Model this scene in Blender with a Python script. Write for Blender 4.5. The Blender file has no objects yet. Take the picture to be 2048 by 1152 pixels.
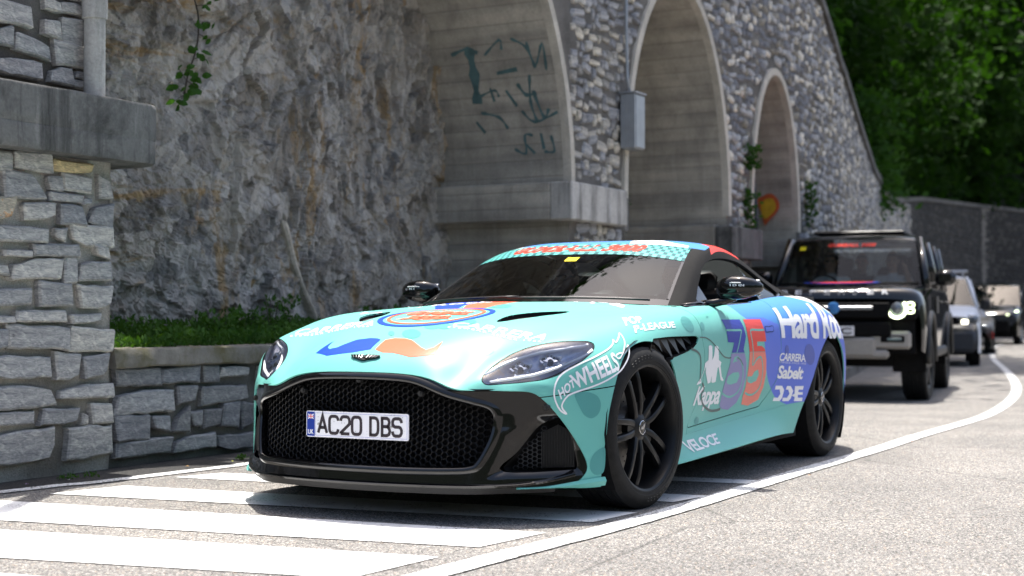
import bpy, bmesh, math, random
import numpy as np
from mathutils import Vector, Matrix
from mathutils.bvhtree import BVHTree

SC = bpy.context.scene
COL = SC.collection
# ------------------------------------------------------------------ camera
cam_d = bpy.data.cameras.new('camera')
cam = bpy.data.objects.new('camera', cam_d)
COL.objects.link(cam)
CAM_LOC = Vector((6.0278, 3.5702, 0.8536))
YAW, PITCH, ROLL = 3.64131, 0.01895, -0.00091
_f = Vector((math.cos(PITCH)*math.cos(YAW), math.cos(PITCH)*math.sin(YAW), math.sin(PITCH)))
_r = _f.cross(Vector((0, 0, 1))).normalized(); _u = _r.cross(_f)
_r2 = _r*math.cos(ROLL)+_u*math.sin(ROLL); _u2 = -_r*math.sin(ROLL)+_u*math.cos(ROLL)
_m = Matrix((_r2, _u2, -_f)).transposed().to_4x4(); _m.translation = CAM_LOC
cam.matrix_world = _m
cam_d.lens = 51.93; cam_d.sensor_width = 36.0
cam_d.clip_start = 0.1; cam_d.clip_end = 600
cam_d.dof.use_dof = True; cam_d.dof.focus_distance = 6.6; cam_d.dof.aperture_fstop = 2.5
SC.camera = cam
# ------------------------------------------------------------------ sky and sun
SUN_DIR = Vector((-0.27, -0.16, 1.0)).normalized()      # towards the sun
EL = math.asin(SUN_DIR.z); AZ = math.atan2(SUN_DIR.x, SUN_DIR.y)
world = bpy.data.worlds.new('World'); SC.world = world; world.use_nodes = True
_n = world.node_tree.nodes; _n.clear()
sky = _n.new('ShaderNodeTexSky'); sky.sky_type = 'NISHITA'; sky.sun_disc = False
sky.sun_elevation = EL; sky.sun_rotation = AZ
sky.air_density = 1.0; sky.dust_density = 4.5; sky.ozone_density = 1.0
bg = _n.new('ShaderNodeBackground'); bg.inputs['Strength'].default_value = 0.145
wo = _n.new('ShaderNodeOutputWorld')
world.node_tree.links.new(sky.outputs[0], bg.inputs[0]); world.node_tree.links.new(bg.outputs[0], wo.inputs[0])
sun_d = bpy.data.lights.new('sun', 'SUN'); sun_d.energy = 4.6; sun_d.angle = math.radians(0.53); sun_d.color = (1.0, 0.96, 0.89)
sun = bpy.data.objects.new('sun', sun_d); COL.objects.link(sun)
sun.rotation_euler = SUN_DIR.to_track_quat('Z', 'Y').to_euler(); sun.location = (0, 0, 30)
vs = SC.view_settings
vs.view_transform = 'Standard'; vs.look = 'None'; vs.gamma = 1.0; vs.exposure = 1.0; vs.use_curve_mapping = False
SC.render.film_transparent = False
# ------------------------------------------------------------------ helpers: scene objects
def tag(o, label=None, cat=None, group=None, kind=None):
    if label: o['label'] = label
    if cat: o['category'] = cat
    if group: o['group'] = group
    if kind: o['kind'] = kind
    return o
def empty(name, loc=(0, 0, 0), rz=0.0):
    o = bpy.data.objects.new(name, None); COL.objects.link(o)
    o.location = loc; o.rotation_euler = (0, 0, rz); o.empty_display_size = 0.2
    return o
def mesh_obj(name, V, F, mat=None, parent=None, smooth=True, loc=None):
    me = bpy.data.meshes.new(name)
    V = np.asarray(V, float)
    me.from_pydata([tuple(v[:3]) for v in V], [], [tuple(int(i) for i in f) for f in F])
    if smooth: me.polygons.foreach_set('use_smooth', [True]*len(me.polygons))
    if mat:
        for m in (mat if isinstance(mat, (list, tuple)) else [mat]): me.materials.append(m)
    me.update()
    o = bpy.data.objects.new(name, me); COL.objects.link(o)
    if parent: o.parent = parent
    if loc is not None: o.location = loc
    return o
class MB:
    """collects simple shapes into ONE mesh (build) or one mesh per shape (each)"""
    def __init__(s): s.P = []; s.V = []; s.F = []; s.M = []; s.mi = 0
    def add(s, V, F, M=None):
        b = len(s.V); s.P.append((b, len(s.F))); s.V += [tuple(map(float, v[:3])) for v in V]; s.F += [tuple(int(i)+b for i in f) for f in F]; s.M += [s.mi]*len(F)
        return s
    def box(s, c, d, R=None, bev=0.0):
        c = np.array(c, float); h = np.array(d, float)/2
        if bev > 0:
            b = min(bev, h.min()*0.9); pts = []; ax = []
            for sx in (-1, 1):
                for sy in (-1, 1):
                    for sz in (-1, 1):
                        sg = np.array((sx, sy, sz))
                        for k in range(3):
                            q = sg*(h-b); q[k] = sg[k]*h[k]; pts.append(q)
            bm = bmesh.new()
            for q in pts: bm.verts.new(q)
            r = bmesh.ops.convex_hull(bm, input=bm.verts[:])
            bm.verts.ensure_lookup_table(); bm.verts.index_update()
            V = np.array([v.co[:] for v in bm.verts]); F = [[v.index for v in f.verts] for f in bm.faces]; bm.free()
        else:
            V = np.array([(x, y, z) for x in (-h[0], h[0]) for y in (-h[1], h[1]) for z in (-h[2], h[2])])
            F = [(0, 1, 3, 2), (4, 6, 7, 5), (0, 4, 5, 1), (2, 3, 7, 6), (0, 2, 6, 4), (1, 5, 7, 3)]
        if R is not None: V = V@np.array(R).T
        return s.add(V+c, F)
    def tube(s, pts, rad, n=8, cap=True):
        pts = [np.array(p, float) for p in pts]; m = len(pts)
        rad = [rad]*m if np.isscalar(rad) else rad
        V = []; up = np.array((0, 0, 1.0))
        a0 = None
        for i, p in enumerate(pts):
            t = pts[min(i+1, m-1)]-pts[max(i-1, 0)]; t = t/(np.linalg.norm(t)+1e-12)
            if a0 is None:
                a0 = np.cross(t, up)
                if np.linalg.norm(a0) < 0.05: a0 = np.cross(t, (1.0, 0, 0))
            a = a0-t*(a0@t); a /= np.linalg.norm(a); a0 = a; b = np.cross(t, a)
            for k in range(n):
                th = 2*math.pi*k/n; V.append(p+rad[i]*(a*math.cos(th)+b*math.sin(th)))
        F = []
        for i in range(m-1):
            for k in range(n):
                k2 = (k+1) % n; F.append((i*n+k, i*n+k2, (i+1)*n+k2, (i+1)*n+k))
        if cap: F.append(tuple(range(n-1, -1, -1))); F.append(tuple((m-1)*n+k for k in range(n)))
        return s.add(V, F)
    def lathe(s, prof, n=48, axis='y', c=(0, 0, 0), closed=False):
        """prof: (r, h) pairs, turned about an axis"""
        V = []; m = len(prof)
        for (r, h) in prof:
            for k in range(n):
                th = 2*math.pi*k/n; a, b = r*math.cos(th), r*math.sin(th)
                V.append((a, h, b) if axis == 'y' else ((a, b, h) if axis == 'z' else (h, a, b)))
        F = []
        for i in range(m-1 if not closed else m):
            i2 = (i+1) % m
            for k in range(n):
                k2 = (k+1) % n; F.append((i*n+k, i2*n+k, i2*n+k2, i*n+k2))
        return s.add(np.array(V)+np.array(c), F)
    def prism(s, poly, h0, h1, fn=None):
        """2D polygon extruded along local z from h0 to h1; fn maps local to place"""
        n = len(poly); V = [(x, y, h0) for x, y in poly]+[(x, y, h1) for x, y in poly]
        F = [tuple(range(n-1, -1, -1)), tuple(range(n, 2*n))]+[(i, (i+1) % n, n+(i+1) % n, n+i) for i in range(n)]
        if fn: V = [fn(v) for v in V]
        return s.add(V, F)
    def each(s, name, mat, parent=None, smooth=False, angle=None):
        out = []
        for k, (b, f) in enumerate(s.P):
            b2, f2 = s.P[k+1] if k+1 < len(s.P) else (len(s.V), len(s.F)); q = MB(); q.add(s.V[b:b2], [tuple(i-b for i in g_) for g_ in s.F[f:f2]]); out.append(q.build(name, mat, parent, smooth, None, angle))
        return out
    def build(s, name, mat, parent=None, smooth=False, loc=None, angle=None):
        o = mesh_obj(name, s.V, s.F, mat, parent, smooth or angle is not None, loc)
        if any(s.M): o.data.polygons.foreach_set('material_index', s.M)
        if angle is not None: o.data.set_sharp_from_angle(angle=math.radians(angle))
        return o
def mirror_join(V, F):
    """a half shell and its mirror image, welded along the middle"""
    V = np.array(V, float)[:, :3]; m = np.abs(V[:, 1]) < 1e-6; mp = np.where(m, np.arange(len(V)), -1); k = len(V); ext = []
    for i in range(len(V)):
        if not m[i]: mp[i] = k; k += 1; ext.append(V[i]*np.array((1, -1, 1)))
    return np.concatenate([V, np.array(ext)]), list(F)+[tuple(int(mp[i]) for i in reversed(f)) for f in F]
def components(V, F):
    par = list(range(len(V)))
    def f(a):
        while par[a] != a: par[a] = par[par[a]]; a = par[a]
        return a
    for q in F:
        for i in q[1:]:
            a, b = f(q[0]), f(i)
            if a != b: par[a] = b
    g_ = {}
    for q in F: g_.setdefault(f(q[0]), []).append(q)
    out = []
    for fs in sorted(g_.values(), key=len, reverse=True):
        u = sorted({i for q in fs for i in q}); mp = {o: n for n, o in enumerate(u)}; out.append((np.asarray(V)[u], [tuple(mp[i] for i in q) for q in fs]))
    return out
def stuff(o): o['kind'] = 'stuff'; return o
def copy_tree(o, parent=None):
    c = o.copy(); COL.objects.link(c); c.parent = parent
    for ch in list(o.children): copy_tree(ch, c)
    return c
def mirror_y(V, F):
    V = np.array(V, float); V[:, 1] *= -1
    return V, [tuple(reversed(f)) for f in F]
def join(*parts):
    V = []; F = []; b = 0
    for v, f in parts:
        V.append(np.asarray(v)); F += [tuple(i+b for i in q) for q in f]; b += len(v)
    return np.concatenate(V), F
# ------------------------------------------------------------------ helpers: surfaces
def bspl_matrix(n, sub):
    """uniform cubic B-spline through-ish n points -> dense rows; ends interpolate"""
    m = (n-1)*sub+1; B = np.zeros((m, n))
    for r in range(m):
        t = r/sub; i = min(int(t), n-2); u = t-i
        w = np.array([(1-u)**3, 3*u**3-6*u*u+4, -3*u**3+3*u*u+3*u+1, u**3])/6
        for k in range(4):
            j = i-1+k
            if j < 0: B[r, 0] += 2*w[k]; B[r, 1] -= w[k]
            elif j > n-1: B[r, n-1] += 2*w[k]; B[r, n-2] -= w[k]
            else: B[r, j] += w[k]
    return B
def surf(P, su, sv, nud=2, sym=False):
    """control net (S, L, 3) -> dense grid; sym: column 0 lies on the mirror plane y=0"""
    P = np.array(P, float)
    if sym:
        Q = P[:, 1:][:, ::-1].copy(); Q[..., 1] *= -1; P = np.concatenate([Q, P], 1)
    A1 = bspl_matrix(P.shape[0], 1); A2 = bspl_matrix(P.shape[1], 1)
    C = P.copy()
    for _ in range(nud):
        E = np.einsum('ij,jkc->ikc', A1, C); E = np.einsum('kl,ilc->ikc', A2, E); C = C+(P-E)
    G = np.einsum('ij,jkc->ikc', bspl_matrix(P.shape[0], su), C)
    G = np.einsum('kl,ilc->ikc', bspl_matrix(P.shape[1], sv), G)
    if sym:
        h = (G.shape[1]-1)//2; G = G[:, h:]; G[:, 0, 1] = 0
    return G
def grid_mesh(G):
    a, b = G.shape[:2]; V = G.reshape(-1, G.shape[2])
    i = np.arange(a*b).reshape(a, b)
    F = np.stack([i[:-1, :-1], i[1:, :-1], i[1:, 1:], i[:-1, 1:]], -1).reshape(-1, 4)
    return V, [tuple(f) for f in F]
def clip(V, F, f, eps=1e-6):
    """keep the part of a mesh where the vertex field f <= 0, cut exactly along f = 0"""
    V = np.asarray(V, float); f = np.asarray(f, float).copy(); f[np.abs(f) < eps] = -eps
    pos = f > 0; outF = []; newV = list(V); cache = {}
    def cut(i, j):
        k = (i, j) if i < j else (j, i)
        if k not in cache:
            t = f[k[0]]/(f[k[0]]-f[k[1]]); newV.append(V[k[0]]*(1-t)+V[k[1]]*t); cache[k] = len(newV)-1
        return cache[k]
    for q in F:
        c = [pos[i] for i in q]
        if not any(c): outF.append(q)
        elif not all(c):
            r = []
            for a in range(len(q)):
                i, j = q[a], q[(a+1) % len(q)]
                if not pos[i]: r.append(i)
                if pos[i] != pos[j]: r.append(cut(i, j))
            if len(r) > 2: outF.append(tuple(r))
    used = sorted({i for q in outF for i in q}); mp = {o: n for n, o in enumerate(used)}
    newV = np.array(newV)
    return newV[used] if used else np.zeros((0, V.shape[1])), [tuple(mp[i] for i in q) for q in outF]
def sdist(p, poly, closed=True):
    """signed distance of 2D points to a polygon (negative inside); open: plain distance"""
    p = np.asarray(p, float); A = np.asarray(poly, float); B = np.roll(A, -1, 0)
    if not closed: A, B = A[:-1], B[:-1]
    d2 = np.full(len(p), 1e9); ins = np.zeros(len(p), bool)
    for a, b in zip(A, B):
        ab = b-a; t = np.clip(((p-a)@ab)/(ab@ab+1e-15), 0, 1)
        q = p-(a+t[:, None]*ab); d2 = np.minimum(d2, (q*q).sum(1))
        if closed and a[1] != b[1]:
            c = ((a[1] > p[:, 1]) != (b[1] > p[:, 1]))
            xi = (b[0]-a[0])*(p[:, 1]-a[1])/(b[1]-a[1])+a[0]
            ins ^= c & (p[:, 0] < xi)
    d = np.sqrt(d2)
    return np.where(ins, -d, d) if closed else d
def spline2(pts, sub=6, closed=True):
    """Catmull-Rom through points of any dimension"""
    P = np.asarray(pts, float); n = len(P); out = []
    rng = range(n if closed else n-1)
    for i in rng:
        g = (lambda k: P[k % n]) if closed else (lambda k: P[min(max(k, 0), n-1)])
        p0, p1, p2, p3 = g(i-1), g(i), g(i+1), g(i+2)
        for s in range(sub):
            t = s/sub; out.append(0.5*((2*p1)+(-p0+p2)*t+(2*p0-5*p1+4*p2-p3)*t*t+(-p0+3*p1-3*p2+p3)*t**3))
    if not closed: out.append(P[-1])
    return np.array(out)
def vnormals(V, F):
    V = np.asarray(V)[:, :3]; N = np.zeros_like(V)
    for q in F:
        a = V[q[1]]-V[q[0]]; 
        n = np.zeros(3)
        for k in range(1, len(q)-1): n += np.cross(V[q[k]]-V[q[0]], V[q[k+1]]-V[q[0]])
        for i in q: N[i] += n
    return N/(np.linalg.norm(N, axis=1)[:, None]+1e-15)
def rim(V, F, depth=0.006, skip=None):
    """turn open edges inwards: gives a panel its visible thickness"""
    V = np.asarray(V)[:, :3]; N = vnormals(V, F); ed = {}
    for q in F:
        for a in range(len(q)):
            i, j = q[a], q[(a+1) % len(q)]
            ed[(i, j)] = 1
    bnd = [(i, j) for (i, j) in ed if (j, i) not in ed]
    if skip is not None: bnd = [(i, j) for i, j in bnd if not skip((V[i]+V[j])/2)]
    vs_ = sorted({i for e in bnd for i in e}); b = len(V); mp = {v: b+2*k for k, v in enumerate(vs_)}
    ext = []
    for v in vs_: ext += [V[v], V[v]-N[v]*depth]
    if not ext: return V, list(F)
    return np.concatenate([V, np.array(ext)]), list(F)+[(mp[j], mp[i], mp[i]+1, mp[j]+1) for i, j in bnd]
def smoothstep(a, b, x):
    t = np.clip((x-a)/(b-a), 0, 1); return t*t*(3-2*t)
# numpy value noise (vectorised), for relief
def _hash(ix, iy, iz, seed):
    h = (ix*374761393+iy*668265263+iz*2147483647+seed*1274126177) & 0xffffffff
    h = ((h ^ (h >> 13))*1274126177) & 0xffffffff
    return ((h ^ (h >> 16)) & 0xffff)/65535.0
def vnoise(P, seed=0):
    P = np.asarray(P, float); I = np.floor(P).astype(np.int64); u = P-I; u = u*u*(3-2*u); r = 0
    for dx in (0, 1):
        for dy in (0, 1):
            for dz in (0, 1):
                w = (u[:, 0] if dx else 1-u[:, 0])*(u[:, 1] if dy else 1-u[:, 1])*(u[:, 2] if dz else 1-u[:, 2])
                r = r+w*_hash(I[:, 0]+dx, I[:, 1]+dy, I[:, 2]+dz, seed)
    return r*2-1
def fbm(P, oct=4, seed=0, gain=0.5, lac=2.03):
    P = np.asarray(P, float); a = 1; r = 0
    for o in range(oct): r = r+a*vnoise(P, seed+o*17); P = P*lac+3.1; a *= gain
    return r
# ------------------------------------------------------------------ helpers: materials
class NT:
    def __init__(s, name):
        s.m = bpy.data.materials.new(name); s.m.use_nodes = True; s.t = s.m.node_tree; s.n = s.t.nodes
        s.bsdf = s.n['Principled BSDF']; s._pos = None
    def add(s, typ, **kw):
        n = s.n.new(typ)
        for k, v in kw.items():
            if k.startswith('i_'): n.inputs[int(k[2:]) if k[2:].isdigit() else k[2:].replace('_', ' ')].default_value = v
            else: setattr(n, k, v)
        return n
    def link(s, a, b): s.t.links.new(a, b)
    def obj(s):
        if s._pos is None: s._pos = s.n.new('ShaderNodeTexCoord')
        return s._pos.outputs['Object']
    def mapping(s, scale=(1, 1, 1), rot=(0, 0, 0), loc=(0, 0, 0), src=None):
        m = s.add('ShaderNodeMapping'); m.inputs['Scale'].default_value = scale; m.inputs['Rotation'].default_value = rot; m.inputs['Location'].default_value = loc
        s.link(src or s.obj(), m.inputs['Vector']); return m.outputs[0]
    def noise(s, scale, detail=4, rough=0.55, dist=0.0, vec=None):
        n = s.add('ShaderNodeTexNoise'); n.inputs['Scale'].default_value = scale; n.inputs['Detail'].default_value = detail
        n.inputs['Roughness'].default_value = rough; n.inputs['Distortion'].default_value = dist
        s.link(vec or s.obj(), n.inputs['Vector']); return n.outputs['Fac']
    def voro(s, scale, feature='F1', vec=None, out='Distance', rnd=1.0):
        n = s.add('ShaderNodeTexVoronoi', feature=feature); n.inputs['Scale'].default_value = scale; n.inputs['Randomness'].default_value = rnd
        s.link(vec or s.obj(), n.inputs['Vector']); return n.outputs[out]
    def ramp(s, fac, stops, interp='LINEAR'):
        r = s.add('ShaderNodeValToRGB'); cr = r.color_ramp; cr.interpolation = interp
        while len(cr.elements) > 1: cr.elements.remove(cr.elements[-1])
        for i, (p, c) in enumerate(stops):
            e = cr.elements[0] if i == 0 else cr.elements.new(p)
            e.position = p; e.color = c if len(c) == 4 else (*c, 1)
        s.link(fac, r.inputs[0]); return r.outputs[0]
    def mix(s, fac, a, b, mode='MIX'):
        n = s.add('ShaderNodeMix', data_type='RGBA', blend_type=mode)
        for k, v in (('Factor', fac), ('A', a), ('B', b)):
            sock = n.inputs[0] if k == 'Factor' else (n.inputs[6] if k == 'A' else n.inputs[7])
            if hasattr(v, 'is_output'): s.link(v, sock)
            else: sock.default_value = v if k == 'Factor' or len(v) == 4 else (*v, 1)
        return n.outputs[2]
    def math(s, op, a, b=None, c=None):
        n = s.add('ShaderNodeMath', operation=op)
        for k, v in enumerate((a, b, c)):
            if v is None: continue
            if hasattr(v, 'is_output'): s.link(v, n.inputs[k])
            else: n.inputs[k].default_value = v
        return n.outputs[0]
    def xyz(s, vec=None):
        n = s.add('ShaderNodeSeparateXYZ'); s.link(vec or s.obj(), n.inputs[0]); return n.outputs
    def bump(s, h, strength=0.3, dist=0.01, prev=None):
        n = s.add('ShaderNodeBump'); n.inputs['Strength'].default_value = strength; n.inputs['Distance'].default_value = dist
        s.link(h, n.inputs['Height'])
        if prev is not None: s.link(prev, n.inputs['Normal'])
        s.link(n.outputs[0], s.bsdf.inputs['Normal']); return n.outputs[0]
    def set(s, **kw):
        for k, v in kw.items():
            sock = s.bsdf.inputs[k.replace('_', ' ')]
            if hasattr(v, 'is_output'): s.link(v, sock)
            else: sock.default_value = (*v, 1) if isinstance(v, tuple) and len(v) == 3 and sock.type == 'RGBA' else v
        return s
    def objrand(s): return s.add('ShaderNodeObjectInfo').outputs['Random']
def plain(name, col, rough=0.5, metal=0.0, var=0.12, scale=30, **kw):
    """one-colour material with slight procedural variation and relief"""
    t = NT(name); n = t.noise(scale, 3)
    a = tuple(c*(1-var) for c in col); b = tuple(min(1, c*(1+var)) for c in col)
    t.set(Base_Color=t.ramp(n, [(0.3, a), (0.7, b)]), Roughness=rough, Metallic=metal)
    for k, v in kw.items(): t.set(**{k: v})
    return t.m
# ------------------------------------------------------------------ car materials
def film(name, col, rough=0.38):
    t = NT(name); n = t.noise(260, 2)
    t.set(Base_Color=col, Roughness=t.math('MULTIPLY_ADD', n, 0.08, rough-0.04))
    t.bsdf.inputs['Specular IOR Level'].default_value = 0.16
    d = t.voro(900, vec=t.obj()); big = t.noise(9, 3)
    # road dust and tiny specks
    dust = t.ramp(t.noise(70, 5, 0.7), [(0.70, (0, 0, 0)), (0.76, (1, 1, 1))])
    t.set(Base_Color=t.mix(t.math('MULTIPLY', dust, 0.10), col, (0.10, 0.09, 0.07)))
    return t.m
def srgb(r, g, b): return tuple(((c/255)/12.92 if c/255 <= 0.04045 else ((c/255+0.055)/1.055)**2.4) for c in (r, g, b))
M_MINT = film('mint_film', srgb(108, 180, 170))
M_FILM = {'white': film('white_film', (0.80, 0.80, 0.82)), 'blue': film('blue_film', srgb(32, 72, 205)), 'orange': film('orange_film', srgb(238, 106, 78)),
          'spot': film('grey_teal_film', srgb(84, 150, 146)), 'bluespot': film('slate_blue_film', srgb(76, 92, 170)), 'grey': film('grey_film', srgb(82, 100, 100)),
          'navy': film('navy_film', srgb(44, 58, 158)), 'lilac': film('lilac_film', srgb(134, 132, 176)), 'red': film('red_film', srgb(222, 70, 62)), 'salmon': film('salmon_film', srgb(226, 126, 110)),
          'sky': film('light_blue_film', srgb(76, 136, 200)), 'peri': film('periwinkle_film', srgb(88, 112, 208)), 'teal': film('teal_film', srgb(100, 188, 178)), 'dteal': film('dark_teal_film', srgb(40, 96, 100)), 'banner': film('red_banner_film', srgb(226, 60, 44)), 'yellow': film('yellow_film', srgb(226, 214, 40))}
M_FILM['mint'] = M_MINT
def gloss_black(name, base=(0.0025, 0.0025, 0.003), rough=0.06, coat=1.0):
    t = NT(name); n = t.noise(14, 4); sp = t.noise(160, 4, 0.7)
    t.set(Base_Color=t.mix(t.ramp(sp, [(0.62, (0, 0, 0)), (0.8, (1, 1, 1))]), base, (0.008, 0.0075, 0.007)), Roughness=t.math('MULTIPLY_ADD', n, 0.05, rough))
    t.bsdf.inputs['Coat Weight'].default_value = coat*0.5; t.bsdf.inputs['Coat Roughness'].default_value = 0.03; t.bsdf.inputs['Specular IOR Level'].default_value = 0.3
    return t.m
M_GB = gloss_black('gloss_black')
M_GRILLE = plain('grille_black', (0.0035, 0.0035, 0.004), 0.42, var=0.2, scale=60)
M_SATIN = plain('satin_black', (0.0045, 0.005, 0.006), 0.38, var=0.2, scale=60, Specular_IOR_Level=0.3)
M_MATTE = plain('matte_black', (0.005, 0.005, 0.0055), 0.8, var=0.3, scale=40, Specular_IOR_Level=0.15)
M_TRIM = plain('black_plastic', (0.008, 0.008, 0.0085), 0.5, var=0.2, scale=60)
M_CHROME = plain('chrome', (0.75, 0.76, 0.78), 0.12, 1.0, var=0.03)
M_ALU = plain('silver_metal', (0.42, 0.42, 0.43), 0.35, 1.0, var=0.08)
def tyre_mat():
    t = NT('tyre_rubber'); n = t.noise(35, 5, 0.65)
    t.set(Base_Color=t.ramp(n, [(0.3, (0.006, 0.006, 0.006)), (0.75, (0.016, 0.0155, 0.0145))]), Roughness=0.7, Specular_IOR_Level=0.25); t.bump(t.noise(300, 2), 0.12, 0.002); return t.m
M_TYRE = tyre_mat()
def glass_mat(name, tint=(0.35, 0.40, 0.40), gloss=0.02, rough=0.0, fres=1.5):
    t = NT(name); t.n.remove(t.bsdf); out = [n for n in t.n if n.type == 'OUTPUT_MATERIAL'][0]
    tr = t.add('ShaderNodeBsdfTransparent'); tr.inputs[0].default_value = (*tint, 1)
    gl = t.add('ShaderNodeBsdfGlossy'); gl.inputs['Roughness'].default_value = rough; gl.inputs[0].default_value = (1, 1, 1, 1)
    fr = t.add('ShaderNodeFresnel'); fr.inputs[0].default_value = fres
    dirt = t.ramp(t.noise(55, 6, 0.75), [(0.60, (0, 0, 0)), (0.85, (1, 1, 1))])
    df = t.add('ShaderNodeBsdfDiffuse'); df.inputs[0].default_value = (0.35, 0.34, 0.32, 1)
    m1 = t.add('ShaderNodeMixShader'); t.link(t.math('MULTIPLY', dirt, 0.003), m1.inputs[0]); t.link(tr.outputs[0], m1.inputs[1]); t.link(df.outputs[0], m1.inputs[2])
    m = t.add('ShaderNodeMixShader'); t.link(t.math('ADD', fr.outputs[0], gloss), m.inputs[0]); t.link(m1.outputs[0], m.inputs[1]); t.link(gl.outputs[0], m.inputs[2]); t.link(m.outputs[0], out.inputs[0])
    return t.m
M_GLASS = glass_mat('tinted_glass', (0.30, 0.34, 0.34), 0.0, 0.0, 1.30)
M_LENS = glass_mat('headlight_lens', (0.92, 0.93, 0.95), 0.02)
M_FABRIC = plain('dark_leather', (0.008, 0.008, 0.010), 0.55, var=0.25, scale=25)
def emit(name, col, s):
    t = NT(name); t.set(Base_Color=col, Roughness=0.3); t.bsdf.inputs['Emission Color'].default_value = (*col, 1)
    n = t.noise(40, 2); t.set(Emission_Strength=t.math('MULTIPLY_ADD', n, s*0.3, s*0.85)); return t.m
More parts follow.
